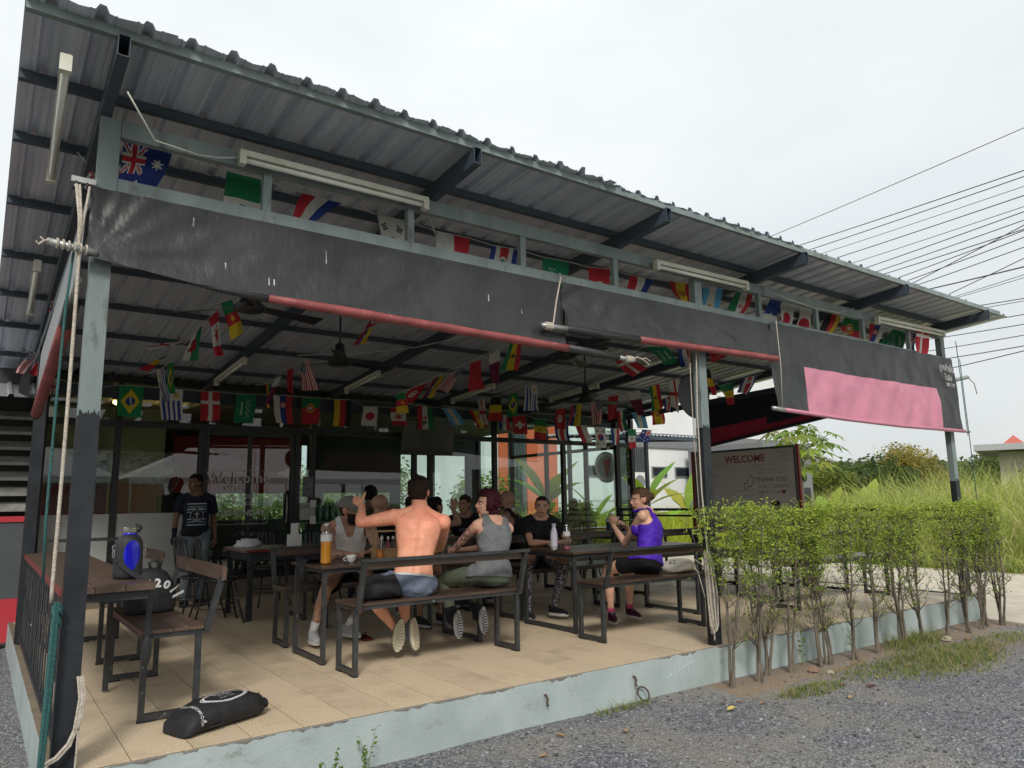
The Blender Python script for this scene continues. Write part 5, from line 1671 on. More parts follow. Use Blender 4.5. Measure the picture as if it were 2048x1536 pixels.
def bench(x0, x1, y0, y1, label, side, h=0.52, bz=0.83, along='x', m=None, group='plank benches with backrests', lean=0.10, mid=False):
 """side = -1/1: backrest at the low/high edge"""
 t_ = thing('plank_bench', label, 'bench', ((x0 + x1) / 2,(y0 + y1) / 2,0), group)
 planks(t_, x0, x1, y0, y1, h - 0.02, h, 2, along, m)
 s = 0.034
 b_ = MB()
 zf0, zf1 = h - 0.05, h - 0.0205
 for (a0, c0, a1, c1) in ((x0 + .012, y0 + .012, x1 - .012, y0 + .012 + s),(x0 + .012, y1 - .012 - s, x1 - .012, y1 - .012),(x0 + .012, y0 + .013 + s, x0 + .012 + s, y1 - .013 - s),(x1 - .012 - s, y0 + .013 + s, x1 - .012, y1 - .013 - s)):
  b_.box(a0, c0, zf0, a1, c1, zf1)
 part('seat_frame', b_, M['leg'], t_)
 if along == 'x':
  ex = [x0 + 0.03, x1 - 0.03]
  for x in ex:
   uframe(t_, x, y0 + 0.012, y1 - 0.012, zf0 - 0.0005)
  yb = y0 if side < 0 else y1
  for x in ex:
   b_ = MB()
   b_.obox((x, yb + side * 0.012, h - 0.045),(x, yb + side * (lean + .012), bz), s, s, up=(1,0,0))
   part('back_post', b_, M['leg'], t_)
  b_ = MB()
  b_.box(x0 - 0.002, yb + side * (lean + .012) - 0.022, bz - 0.004, x1 + 0.002, yb + side * (lean + .012) + 0.022, bz + 0.018)
  part('back_rail', b_, M['leg'], t_)
  b_ = MB()
  yy_ = yb + side * (lean - 0.01)
  b_.box(x0 + 0.055, min(yy_, yy_ - side * 0.014), bz - 0.058, x1 - 0.055, max(yy_, yy_ - side * 0.014), bz - 0.0045)
  part('back_slat', b_, m or M['wood'], t_)
 else:
  ey = [y0 + 0.03, y1 - 0.03]
  for y in ey:
   uframe(t_, y, x0 + 0.012, x1 - 0.012, zf0 - 0.0005, axis='x')
  xb = x0 if side < 0 else x1
  for y in ey:
   b_ = MB()
   b_.obox((xb + side * 0.012, y, h - 0.045),(xb + side * (lean + .012), y, bz), s, s, up=(0,1,0))
   part('back_post', b_, M['leg'], t_)
  b_ = MB()
  xx = xb + side * (lean + 0.0)
  b_.box(xx - 0.016, y0 - 0.01, bz - 0.075, xx + 0.012, y1 + 0.01, bz + 0.01)
  part('back_slat', b_, m or M['wood_old'], t_)
 return t_

# bar table on the left railing and its two bench chairs
bt = thing('bar_table', 'long worn plank table along the left railing carrying the blue jug', 'table', (0.7,2.3,0))
planks(bt, 0.405,0.865,0.40,4.30,0.787,0.822,3, 'y', M['wood_old'])
for x0, x1 in ((0.45,0.832),):
 b = MB()
 b.box(x0,0.44,0.735, x1,0.475,0.786)
 b.box(x1 - 0.035,0.477,0.735, x1,4.24,0.786)
 b.box(x0,4.242,0.735, x1,4.277,0.786)
 part('apron_frame', b, M['leg'], bt)
for y in (2.05,2.70,3.95):
 uframe(bt, y, 0.80,1.20 if y < 3 else 1.15,0.735 if y > 3 else 0.735, axis='x') if False else None
for y in (1.62,4.0):
 b = MB()
 b.box(0.79, y, 0.012,0.824, y + 0.034,0.734)
 part('leg', b, M['leg'], bt)
red_edge = mat('red_brown_edge', (0.20,0.045,0.035),(0.15,0.035,0.03),0.5, scale=6)
b = MB()
b.box(0.395,0.42,0.783,0.4045,4.28,0.818)
part('edge_strip', b, red_edge, bt, label='red painted edge strip')
bench(0.845,1.205,0.66,1.98, 'worn reddish bench chair beside the bar table holding the black rucksack', 1,0.522,0.86, 'y', M['wood_old'], 'bench chairs at the bar table')
bench(0.86,1.215,2.66,3.95, 'second reddish bench chair farther back along the bar table', 1,0.522,0.86, 'y', M['wood_old'], 'bench chairs at the bar table')
# main tables
table(2.26,3.98,1.44,2.16, 'dark plank table with the orange juice bottles at which the shirtless man sits', legs=(2.30,3.78))
bench(2.30,3.83,0.91,1.27, 'front bench on which the shirtless man and the red haired woman sit', -1)
bench(2.28,3.80,2.35,2.71, 'bench behind the front table on which the man in the white tank top sits', 1)
table(4.66,6.52,1.19,2.06, 'dark plank table with the white steel flask at which the woman in purple sits')
bench(4.56,5.96,0.69,1.05, 'front bench on which the woman in purple sits beside the printed tote bag', -1, bz=0.80)
bench(4.74,6.22,2.17,2.62, 'bench behind the second table on which the woman in the black shirt sits', 1)
# farther rows
table(2.95,4.75,3.75,4.45, 'dark plank table in the second row behind the bearded man')
bench(2.95,4.75,3.10,3.44, 'second row bench behind the bearded man, its backrest towards the photographer', -1)
table(5.05,6.9,3.75,4.45, 'dark plank table in the second row beside the tattooed man in the vest')
bench(5.05,6.9,3.05,3.40, 'second row bench on which the tattooed man in the vest sits', -1)
bench(5.05,6.9,4.75,5.10, 'back bench of the second row table behind the man in the black print shirt', 1)
table(7.25,9.1,3.35,4.1, 'dark plank table in the second row behind the woman in purple')
bench(7.2,9.1,2.70,3.04, 'second row bench seen behind the woman in purple', -1)
table(7.6,9.5,1.20,1.93, 'dark plank table seen through the hedge on the right of the second post', legs=(8.0,9.46))
bench(7.50,9.5,0.68,1.03, 'front bench seen through the hedge on the right', -1)
bench(7.8,9.5,2.02,2.36, 'back bench seen through the hedge in front of the whiteboard', 1)

# bistro chairs and table near the glass
def chair(px, py, rot, label, group='black slat back bistro chairs', m=None):
 m = m or M['blackp']
 t_ = thing('bistro_chair', label, 'chair', (px, py, 0), group)
 t_.rotation_euler = (0,0,0)
 c, s = math.cos(rot), math.sin(rot)
 W = lambda x, y, z: (px + x * c - y * s, py + x * s + y * c, z)
 b_ = MB()
 pr_ = [(0.15,-0.02),(0.195,-0.012),(0.205,0.005),(0.195,0.02),(0.12,0.028)]
 b_.lathe((px, py, 0.455), pr_, 18)
 part('seat', b_, mat('black_vinyl_seat', (0.015,0.015,0.017),(0.025,0.025,0.027),0.3), t_, smooth=True)
 for sx in (-1,1):
  b_ = MB()
  b_.tube([W(sx * 0.14,0.14,0.43), W(sx * 0.17,0.185,0.2), W(sx * 0.20,0.24,0.0)],0.011,7)
  part('leg', b_, m, t_, smooth=True)
  b_ = MB()
  b_.tube([W(sx * 0.21,-0.27,0.0), W(sx * 0.19,-0.22,0.2), W(sx * 0.175,-0.18,0.45), W(sx * 0.18,-0.21,0.68), W(sx * 0.17,-0.24,0.88)],0.011,7)
  part('leg', b_, m, t_, smooth=True)
 b_ = MB()
 b_.tube([W(-0.17,-0.24,0.87), W(-0.08,-0.262,0.895),(W(0.08,-0.262,0.895)), W(0.17,-0.24,0.87)],0.012,7)
 part('back_rail', b_, m, t_, smooth=True)
 b_ = MB()
 b_.tube([W(-0.178,-0.19,0.53), W(0.178,-0.19,0.53)],0.008,6)
 part('lower_rail', b_, m, t_, smooth=True)
 for k_ in range(5):
  x = -0.10 + 0.05 * k_
  b_ = MB()
  b_.tube([W(x, -0.19,0.53), W(x, -0.22,0.72), W(x, -0.255,0.885)],0.0065,6)
  part('back_slat', b_, m, t_)
 b_ = MB()
 for z, r_ in ((0.22,0.185),(0.17,0.20)):
  b_.tube([W(r_ * 1.15 * math.cos(a), r_ * 1.15 * math.sin(a) - 0.01, z) for a in np.linspace(0,2 * PI, 17)],0.006,5)
 part('leg_ring', b_, m, t_)
 return t_

ct = thing('dining_table', 'red brown topped dining table near the glass door with a menu stand', 'table', (3.25,4.55,0))
b = MB()
b.box(2.42,4.05,0.735,4.1,4.98,0.765)
part('tabletop', b, mat('red_brown_laminate', (0.15,0.028,0.02),(0.11,0.022,0.017),0.2, scale=3, spec=0.6), ct)
b = MB()
b.box(2.48,4.10,0.64,4.04,4.93,0.734)
part('apron', b, M['steel_dark'], ct)
for x in (2.46,4.0):
 for y in (4.08,4.90):
  b = MB()
  b.box(x, y, 0, x + 0.055, y + 0.055,0.64)
  part('leg', b, M['steel_dark'], ct)
chair(2.10,4.72, R(-80), 'black slat back chair at the left end of the dining table, turned to the glass')
chair(2.20,4.25, R(-95), 'black slat back chair in front of the left end of the dining table')
chair(3.10,5.32, R(178), 'black slat back chair behind the dining table, left one')
chair(3.75,5.30, R(185), 'black slat back chair behind the dining table, right one')
for i, (x, y) in enumerate(((7.4,5.3),(8.3,5.3),(9.2,5.25),(7.9,5.95),(9.0,5.95))):
 chair(x, y, R([0,0,0,180,180][i]),['black chair far right behind the woman in purple, left of three', 'black chair far right behind the woman in purple, middle of three', 'black chair far right behind the woman in purple, right of three', 'black chair against the glass on the right, nearer the door side', 'black chair against the glass on the right, nearer the railing'][i])
t_ = thing('dining_table', 'far red brown table behind the woman in purple among black chairs', 'table', (8.5,5.6,0))
b = MB()
b.box(7.2,5.45,0.735,9.7,5.80,0.765)
part('tabletop', b, _MC['red_brown_laminate'], t_)
for x in (7.3,9.55):
 b = MB()
 b.box(x, 5.5,0, x + 0.06,5.75,0.734)
 part('leg', b, M['steel_dark'], t_)
# things on the dining table and by the glass
b = MB()
b.box(3.02,4.42,0.766,3.17,4.50,0.90)
b.box(3.05,4.45,0.90,3.14,4.465,1.03)
solo('menu_stand', b, M['white'], 'white menu stand on the red brown dining table', 'menu')
b = MB()
b.box(2.62,4.12,0.766,2.95,4.40,0.7685)
solo('placemat', b, mat('pale_green_mat', (0.28,0.34,0.22),(0.24,0.30,0.19),0.4), 'pale green placemat on the dining table corner', 'placemat')
b = MB()
b.ell((2.60,4.62,0.795),0.16,0.12,0.05,18,10, noi=0.5)
b.ell((2.62,4.64,0.83),0.11,0.08,0.035,16,8, noi=0.6)
solo('folded_cap', b, mat('white_cotton', (0.62,0.62,0.61),(0.5,0.5,0.5),0.9), 'crumpled white cap lying on the dining table', 'cap', smooth=True)
wt_ = thing('side_table', 'slim grey steel table against the frosted glass panel behind the bar table', 'table', (0.9,5.9,0))
b = MB()
b.box(0.62,5.72,0.86,1.5,6.1,0.885)
part('tabletop', b, M['leg'], wt_)
for x in (0.64,1.46):
 b = MB()
 b.box(x, 5.74,0, x + 0.025,5.765,0.859)
 part('leg', b, M['leg'], wt_)

# ================================================================ bottles and small things
def bottle(x, y, h, r, liquid, label, cap=(0.7,0.7,0.7), lab=True, fill=0.72, nm='water_bottle', z=0.76):
 t_ = thing(nm, label, 'bottle', (x, y, z))
 b_ = MB()
 pr_ = [(r * 0.75,0.0),(r, 0.012)]
 n = 9
 for i in range(n):
  zz = 0.03 + (h * 0.52 - 0.03) * i / (n - 1)
  pr_ += [(r * (0.94 if i % 2 else 1.0), zz)]
 pr_ += [(r, h * 0.56),(r, h * 0.74),(r * 0.8, h * 0.82),(r * 0.42, h * 0.92),(r * 0.36, h * 0.965)]
 b_.lathe((x, y, z), pr_, 18)
 part('bottle_body', b_, M['pet'], t_, smooth=True)
 if liquid is not None:
  b_ = MB()
  q = [(rr * 0.95, zz) for rr, zz in pr_ if zz <= h * fill]
  b_.lathe((x, y, z + 0.003), q, 18)
  part('liquid', b_, liquid, t_, smooth=True)
 b_ = MB()
 b_.lathe((x, y, z),[(r * 0.40, h * 0.95),(r * 0.42, h * 0.96),(r * 0.42, h),(r * 0.36, h + 0.002)],14)
 part('bottle_cap', b_, mat('cap_%.1f' % cap[0], cap, rough=0.4), t_, smooth=True, sharp=40)
 if lab:
  b_ = MB()
  b_.lathe((x, y, z),[(r * 1.01, h * 0.57),(r * 1.015, h * 0.575),(r * 1.015, h * 0.735),(r * 1.01, h * 0.74)],18)
  part('label_band', b_, mat('pale_label', (0.62,0.63,0.64),(0.5,0.52,0.55),0.5, scale=40, ramp=(0.55,0.6)), t_, smooth=True)
 return t_

orange = mat('orange_juice', (0.85,0.36,0.015),(0.78,0.30,0.01),0.25, spec=0.6)
waterm = glass_mat('water_in_bottle', (0.66,0.72,0.76),1.0,0.05,1.4,4.0)
bottle(2.36,1.62,0.33,0.046, orange, 'tall bottle of orange juice at the left corner of the front table', fill=0.66)
bottle(3.42,1.36 + 0.16,0.31,0.044, waterm, 'large clear water bottle at the right end of the front table, nearest the bench')
bottle(3.62,1.95,0.31,0.044, waterm, 'second clear water bottle behind the first on the front table')
bottle(4.66 + 0.10,1.40,0.25,0.036, mat('pink_drink', (0.35,0.08,0.13),(0.3,0.07,0.11),0.2), 'small clear bottle with a pink drink beside the white flask', fill=0.2)
bottle(3.60,4.40,0.30,0.044, waterm, 'clear water bottle on the red brown dining table', z=0.766)
fk = thing('steel_flask', 'white steel flask with a silver base on the second table', 'flask', (4.68,1.50,0.76))
b = MB()
b.lathe((4.68,1.50,0.762),[(0.030,0),(0.034,0.01),(0.034,0.03)],18)
part('base_ring', b, M['pipe'], fk, smooth=True)
b = MB()
b.lathe((4.68,1.50,0.792),[(0.0345,0.0),(0.036,0.02),(0.036,0.12),(0.030,0.16),(0.019,0.19),(0.018,0.20)],20)
part('flask_body', b, mat('lilac_white_steel', (0.60,0.58,0.68),(0.56,0.54,0.64),0.3), fk, smooth=True)
b = MB()
b.lathe((4.68,1.50,0.992),[(0.020,0),(0.021,0.004),(0.021,0.03),(0.018,0.033)],18)
part('flask_cap', b, mat('lilac_cap', (0.5,0.48,0.6)), fk, smooth=True, sharp=40)
cr = mat('white_porcelain', (0.74,0.74,0.72),(0.70,0.70,0.68),0.15, spec=0.6)
cp = thing('coffee_cup', 'white coffee cup with a handle on the front table before the bearded man', 'cup', (2.60,1.66,0.76))
b = MB()
b.lathe((2.60,1.66,0.761),[(0.022,0.0),(0.024,0.004),(0.034,0.02),(0.041,0.045),(0.043,0.062),(0.039,0.062),(0.036,0.045),(0.02,0.01)],22)
part('cup_body', b, cr, cp, smooth=True)
b = MB()
b.tube([(2.562 - 0.028 * math.sin(a),1.665,0.79 + 0.016 * math.cos(a)) for a in np.linspace(0, PI, 9)],0.0045,6)
part('cup_handle', b, cr, cp, smooth=True)
jc = thing('iced_drink', 'plastic cup of orange iced drink with a straw on the front table', 'cup', (2.83,1.58,0.76))
b = MB()
b.lathe((2.83,1.58,0.762),[(0.030,0),(0.032,0.003),(0.043,0.12),(0.045,0.125)],20)
part('cup_body', b, M['glass_clear'], jc, smooth=True)
b = MB()
b.lathe((2.83,1.58,0.765),[(0.029,0),(0.0405,0.098),(0.02,0.10)],20)
part('liquid', b, mat('papaya_drink', (0.72,0.22,0.04),(0.65,0.2,0.04),0.3), jc, smooth=True)
b = MB()
b.tube([(2.83,1.58,0.80),(2.845,1.58,0.98)],0.0045,6)
part('straw', b, M['white'], jc, smooth=True)
cd = thing('condiment_caddy', 'bamboo condiment caddy with sauce bottles beside the shirtless man', 'caddy', (3.03,1.90,0.76))
bam = mat('bamboo', (0.50,0.32,0.14),(0.40,0.25,0.11),0.5, scale=6, stretch=(1,1,8))
b = MB()
b.box(2.93,1.82,0.762,3.15,1.98,0.772)
for (x0, y0, x1, y1) in ((2.93,1.82,3.15,1.83),(2.93,1.97,3.15,1.98),(2.93,1.831,2.94,1.969),(3.14,1.831,3.15,1.969)):
 b.box(x0, y0,0.7725, x1, y1,0.85)
part('tray', b, bam, cd)
b = MB()
for x in (2.935,3.145):
 b.obox((x, 1.90,0.85),(x, 1.90,0.99),0.012,0.02)
b.obox((2.93,1.90,1.0),(3.15,1.90,1.0),0.02,0.016)
part('carry_handle', b, bam, cd)
for k, (x, y, c) in enumerate(((2.98,1.87,(0.05,0.02,0.012)),(3.04,1.86,(0.25,0.03,0.02)),(3.10,1.88,(0.06,0.03,0.015)),(3.02,1.94,(0.4,0.28,0.1)))):
 b = MB()
 b.lathe((x, y, 0.773),[(0.022,0),(0.024,0.01),(0.024,0.09),(0.010,0.13),(0.010,0.15)],12)
 sb = part('sauce_bottle', b, mat('sauce_%d' % k, c, rough=0.2), cd, smooth=True)
 b = MB()
 b.lathe((x, y, 0.924),[(0.012,0),(0.012,0.02),(0.006,0.03)],10)
 part('bottle_cap', b, M['white'], sb, smooth=True)
b = MB()
b.ell((2.50,1.52,0.772),0.03,0.018,0.010,10,6)
b.tube([(2.52,1.52,0.772),(2.56,1.50,0.768),(2.58,1.52,0.766)],0.003,5)
solo('sunglasses', b, M['blackp'], 'dark sunglasses lying on the front table by the cup', 'sunglasses', smooth=True)
b = MB()
b.box(2.78,1.78,0.761,2.94,1.86,0.769)
solo('phone', b, M['blackp'], 'black phone lying on the front table behind the white cup', 'phone')
# blue jug on the bar table
jg = thing('water_jug', 'big blue jug in a black neoprene sleeve with a shoulder strap on the bar table', 'jug', (0.77,0.82,0.823))
JX, JY, JZ = 0.775,0.82,0.8235
rub = mat('black_neoprene', (0.016,0.017,0.019),(0.024,0.025,0.028),0.6, bump=0.2, bscale=90)
blue = mat('blue_plastic', (0.008,0.012,0.55),(0.006,0.008,0.38),0.12, scale=3, spec=0.7, stretch=(9,9,.6))
b = MB()
b.lathe((JX, JY, JZ),[(0.070,0),(0.080,0.008),(0.082,0.03),(0.078,0.17),(0.076,0.215),(0.062,0.245),(0.040,0.262)],28)
part('sleeve', b, rub, jg, smooth=True)
b = MB()
vs, fs = [],[]
n = 20
ax = 0.15
for rr_ in (0.0,0.5,1.0):
 for j in range(n):
  a = 2 * PI * j / n
  ang = -PI / 2 + 0.12 + rr_ * 0.62 * math.cos(a) * (1 + 0.15 * math.sin(a))
  z = 0.125 + rr_ * 0.105 * math.sin(a)
  R_ = 0.0825 if rr_ < 1 else 0.0795
  vs.append((JX + R_ * math.cos(ang), JY + R_ * math.sin(ang), JZ + z))
for k_ in range(2):
 for j in range(n):
  fs.append((k_ * n + j, k_ * n + (j + 1) % n, (k_ + 1) * n + (j + 1) % n, (k_ + 1) * n + j))
b.add(vs, fs)
part('window', b, blue, jg, smooth=True)
b = MB()
b.lathe((JX, JY, JZ + 0.258),[(0.042,0),(0.040,0.012),(0.034,0.02)],22)
part('neck', b, blue, jg, smooth=True)
b = MB()
b.lathe((JX, JY, JZ + 0.274),[(0.040,0),(0.0415,0.003),(0.0415,0.028),(0.037,0.032)],24)
part('lid', b, mat('brushed_steel', (0.55,0.54,0.50),(0.42,0.41,0.38),0.25, metal=0.9), jg, smooth=True, sharp=40)
b = MB()
b.tube([(JX + 0.045, JY, JZ + 0.275),(JX + 0.06, JY - 0.01, JZ + 0.30),(JX + 0.03, JY - 0.02, JZ + 0.322),(JX + 0.055, JY + 0.02, JZ + 0.31)],0.008,6)
part('carry_loop', b, rub, jg, smooth=True)
b = MB()
for sx in (-1,1):
 b.tube([(JX + sx * 0.082 + 0.010 * math.cos(a) * sx, JY - 0.01, JZ + 0.185 + 0.016 * math.sin(a)) for a in np.linspace(0,2 * PI, 11)],0.0028,5)
 b.tube([(JX + sx * 0.085 + 0.006 * math.cos(a), JY - 0.02, JZ + 0.150 + 0.02 * math.sin(a)) for a in np.linspace(0,2 * PI, 11)],0.0028,5)
part('clip', b, M['pipe'], jg)
b = MB()
P_ = [V(JX - 0.085, JY - 0.02, JZ + 0.13), V(JX - 0.06, JY - 0.08, JZ + 0.10), V(JX + 0.0, JY - 0.095, JZ + 0.04), V(JX + 0.065, JY - 0.09, JZ + 0.0), V(0.872,0.70,0.81), V(0.880,0.62,0.76), V(0.872,0.60,0.66), V(0.868,0.60,0.55), V(0.866,0.60,0.44)]
for i in range(len(P_) - 1):
 b.obox(P_[i], P_[i + 1],0.030,0.003, up=(0.3,-1,0.4) if i < 4 else (0,-1,0))
part('strap', b, rub, jg)
b = MB()
b.ell((0.868,0.595,0.42),0.028,0.012,0.085,14,10)
part('shoulder_pad', b, rub, jg, smooth=True)
# ================================================================ bunting flags
RED, WHT, BLU, GRN, YEL, BLK = (0.45,0.02,0.035),(0.58,0.57,0.55),(0.015,0.045,0.24),(0.01,0.18,0.07),(0.62,0.44,0.02),(0.012,0.012,0.014)
LBL, MAR_ = (0.10,0.36,0.62),(0.14,0.01,0.05)

def star(X, Y, cx, cy, r, n=5, inner=0.42, rot=PI / 2):
 a = np.arctan2(Y - cy, X - cx) - rot
 d = np.hypot(X - cx, Y - cy)
 s = PI / n
 a = np.abs((a + s) % (2 * s) - s)
 lim = r * inner * math.sin(s) / (np.sin(a) * (1 - 0) * 1.0 + 1e-9)
 # edge between outer tip (r,0) and inner point (r*inner, s)
 x1, y1, x2, y2 = r, 0.0, r * inner * math.cos(s), r * inner * math.sin(s)
 px, py = d * np.cos(a), d * np.sin(a)
 return ((x2 - x1) * (py - y1) - (y2 - y1) * (px - x1)) > 0

def stripes(v, cols):
 k = np.clip((v * len(cols)).astype(int),0, len(cols) - 1)
 return np.array(cols)[k]

def flag_colours(nm, X, Y):
 """X along the fly 0..1.5, Y from bottom 0 to top 1"""
 x, y = X / 1.5, Y
 up = 1 - y
 C = np.zeros(X.shape + (3,))

 def put(mask, c):
  C[mask] = c
 if nm == 'NLD':
  C = stripes(up, [RED, WHT, BLU])
 elif nm == 'POL':
  C = stripes(up, [WHT, RED])
 elif nm == 'GER':
  C = stripes(up, [BLK, RED, YEL])
 elif nm == 'BEL':
  C = stripes(x, [BLK, YEL, RED])
 elif nm == 'ECU':
  C = stripes(up, [YEL, YEL, BLU, RED])
  put(np.hypot(X - .75, Y - .5) < .16,(0.25,0.2,0.1))
  put(np.hypot(X - .75, Y - .5) < .10, WHT)
  put(np.hypot(X - .75, Y - .55) < .05, BLK)
 elif nm == 'ARG':
  C = stripes(up, [LBL, WHT, LBL])
  put(np.hypot(X - .75, Y - .5) < .08,(0.5,0.35,0.05))
 elif nm == 'CRC':
  C = stripes(up, [BLU, WHT, RED, RED, WHT, BLU])
  put(np.hypot(X - .45, Y - .5) < .16, WHT)
  put(np.hypot(X - .45, Y - .5) < .10,(0.08,0.2,0.25))
 elif nm == 'IRN':
  C = stripes(up, [GRN, WHT, RED])
  put((np.abs(np.hypot(X - .75, Y - .5) - .09) < .025) | ((np.abs(X - .75) < .018) & (np.abs(Y - .5) < .12)), RED)
 elif nm == 'MEX':
  C = stripes(x, [GRN, WHT, RED])
  put((np.abs(np.hypot(X - .75, Y - .48) - .11) < .035) & (Y < .56),(0.04,0.14,0.06))
  put(np.hypot((X - .75),(Y - .53) * .8) < .08,(0.16,0.09,0.04))
 elif nm == 'SEN':
  C = stripes(x, [GRN, YEL, RED])
  put(star(X, Y, .75,.5,.14),(0.01,0.14,0.05))
 elif nm == 'CMR':
  C = stripes(x, [GRN, RED, YEL])
  put(star(X, Y, .75,.5,.17), YEL)
 elif nm == 'GHA':
  C = stripes(up, [RED, YEL, GRN])
  put(star(X, Y, .75,.5,.17), BLK)
 elif nm == 'JPN':
  C[:] = WHT
  put(np.hypot(X - .75, Y - .5) < .31, RED)
 elif nm == 'MAR':
  C[:] = RED
  s1 = star(X, Y, .75,.5,.23)
  put(s1 & ~star(X, Y, .75,.5,.15),(0.02,0.11,0.05))
 elif nm == 'TUN':
  C[:] = RED
  put(np.hypot(X - .75, Y - .5) < .27, WHT)
  put((np.hypot(X - .75, Y - .5) < .19) & ~(np.hypot(X - .80, Y - .5) < .155), RED)
  put(star(X, Y, .82,.5,.10), RED)
 elif nm == 'SUI':
  C[:] = RED
  put(((np.abs(X - .75) < .11) & (np.abs(Y - .5) < .32)) | ((np.abs(X - .75) < .32) & (np.abs(Y - .5) < .11)), WHT)
 elif nm == 'ENG':
  C[:] = WHT
  put((np.abs(X - .75) < .10) | (np.abs(Y - .5) < .10), RED)
 elif nm == 'DEN':
  C[:] = RED
  put((np.abs(X - .55) < .085) | (np.abs(Y - .5) < .085), WHT)
 elif nm == 'KSA':
  C[:] = (0.005,0.17,0.08)
  w = (np.abs(Y - .62) < .13) & (np.abs(X - .75) < .48)
  txt = (np.sin(X * 61) + np.sin(X * 37 + Y * 29) + np.sin(Y * 55 + X * 17)) > 0.7
  put(w & txt, (0.42,0.52,0.42))
  put((np.abs(Y - .30) < .018) & (np.abs(X - .75) < .34),(0.42,0.52,0.42))
  put((np.abs(Y - .28) < .06) & (np.abs(X - 1.02) < .02),(0.42,0.52,0.42))
 elif nm == 'QAT':
  C[:] = MAR_
  put(X < .48 + .09 * np.abs(((Y * 9) % 1) * 2 - 1), WHT)
 elif nm == 'CAN':
  C[:] = WHT
  put((x < .25) | (x > .75), RED)
  a = np.arctan2(Y - .48, X - .75)
  d = np.hypot(X - .75, Y - .48)
  put((d < .21 + .085 * np.cos(a * 7 - PI * 1.5 + .3) + .03 * np.cos(a * 13)) | ((np.abs(X - .75) < .015) & (Y > .15) & (Y < .45)), RED)
 elif nm == 'WAL':
  C = stripes(up, [WHT, GRN])
  nz_ = np.sin(X * 16) * .10 + np.sin(Y * 23 + X * 9) * .09
  put((np.hypot((X - .75) * .72, Y - .52) < .27 + nz_ * .7),(0.30,0.02,0.03))
 elif nm == 'BRA':
  C[:] = (0.01,0.20,0.07)
  put(np.abs(X - .75) / .60 + np.abs(Y - .5) / .40 < 1, YEL)
  put(np.hypot(X - .75, Y - .5) < .21, BLU)
  put((np.hypot(X - .75, Y - .5) < .21) & (np.abs(np.hypot(X - .62, Y + .05) - .56) < .025), WHT)
 elif nm == 'URU':
  k = np.clip((up * 9).astype(int),0,8)
  C = np.where((k % 2 == 1)[..., None], np.array(BLU) * 1.1, np.array(WHT))
  put((X < .55) & (Y > 4 / 9), WHT)
  put(np.hypot(X - .28, Y - .73) < .11,(0.5,0.36,0.08))
  put(star(X, Y, .28,.73,.19,12,.5),(0.45,0.33,0.08))
 elif nm == 'SRB':
  C = stripes(up, [RED, BLU, WHT])
  put(np.hypot((X - .52) * 1.1,(Y - .52) * .8) < .19,(0.40,0.04,0.05))
  put((np.hypot((X - .52) * 1.1,(Y - .50) * .8) < .11) & (np.abs(X - .52) > .02), WHT)
 elif nm == 'POR':
  C[:] = RED
  put(X < .6,(0.01,0.17,0.06))
  put(np.hypot(X - .6, Y - .5) < .25, YEL)
  put(np.hypot(X - .6, Y - .5) < .20,(0.30,0.10,0.04))
  put(np.hypot(X - .6, Y - .5) < .15, RED)
  put((np.abs(X - .6) < .085) & (np.abs(Y - .5) < .10), WHT)
  put(star(X, Y, .6,.5,.05,4), BLU)
 elif nm == 'ESP':
  C = stripes(up, [RED, YEL, YEL, RED])
  put((np.hypot(X - .5,(Y - .5) * .85) < .17) & (np.sin(X * 60) * np.sin(Y * 50) > -.35),(0.35,0.07,0.05))
 elif nm == 'CRO':
  C = stripes(up, [RED, WHT, BLU])
  m = (np.abs(X - .75) < .17) & (np.abs(Y - .5) < .24)
  chk = (((X - .58) * 14).astype(int) + ((Y - .26) * 14).astype(int)) % 2 == 0
  put(m & chk, RED)
  put(m & ~chk, WHT)
 elif nm == 'PAN':
  C[:] = WHT
  put((X < .75) & (Y > .5 - 0), BLU)
  put((X < .62 - .3 * (Y - .5)), BLU)
 elif nm == 'KOR':
  C[:] = WHT
  d = np.hypot(X - .75, Y - .5)
  s_ = (Y - .5) - .09 * np.sin((X - .75) * 12)
  put((d < .25) & (s_ > 0), RED)
  put((d < .25) & (s_ <= 0), BLU)
  for (cx, cy, sg) in ((.28,.78,1),(1.22,.78,-1),(.28,.22,-1),(1.22,.22,1)):
   u = (X - cx) * .83 + (Y - cy) * .55 * (-sg)
   w = (X - cx) * .55 * sg + (Y - cy) * .83
   put((np.abs(w) < .11) & ((np.abs(u) < .02) | (np.abs(np.abs(u) - .065) < .02)), BLK)
 elif nm == 'USA':
  k = (up * 13).astype(int)
  C = np.where((k % 2 == 0)[..., None], np.array(RED), np.array(WHT))
  ct = (X < .62) & (Y > 6 / 13)
  put(ct, (0.02,0.03,0.13))
  g1 = (((X * 16) % 1 - .5) ** 2 + (((Y - .46) * 16) % 1 - .5) ** 2) < .085
  put(ct & g1, WHT)
 elif nm == 'AUS':
  C[:] = (0.012,0.03,0.19)
  u, v = X / .75,(Y - .5) * 2
  ct = (X < .75) & (Y > .5)
  d1, d2 = np.abs((u - .5) - (v - .5)), np.abs((u - .5) + (v - .5))
  put(ct & ((d1 < .13) | (d2 < .13)), WHT)
  put(ct & ((d1 < .045) | (d2 < .045)), RED)
  put(ct & ((np.abs(u - .5) < .15) | (np.abs(v - .5) < .17)), WHT)
  put(ct & ((np.abs(u - .5) < .08) | (np.abs(v - .5) < .10)), RED)
  for (cx, cy, r_) in ((.38,.24,.15),(1.12,.82,.08),(1.12,.2,.08),(.94,.56,.08),(1.31,.60,.08),(1.2,.43,.05)):
   put(star(X, Y, cx, cy, r_, 7,.5), WHT)
 return C

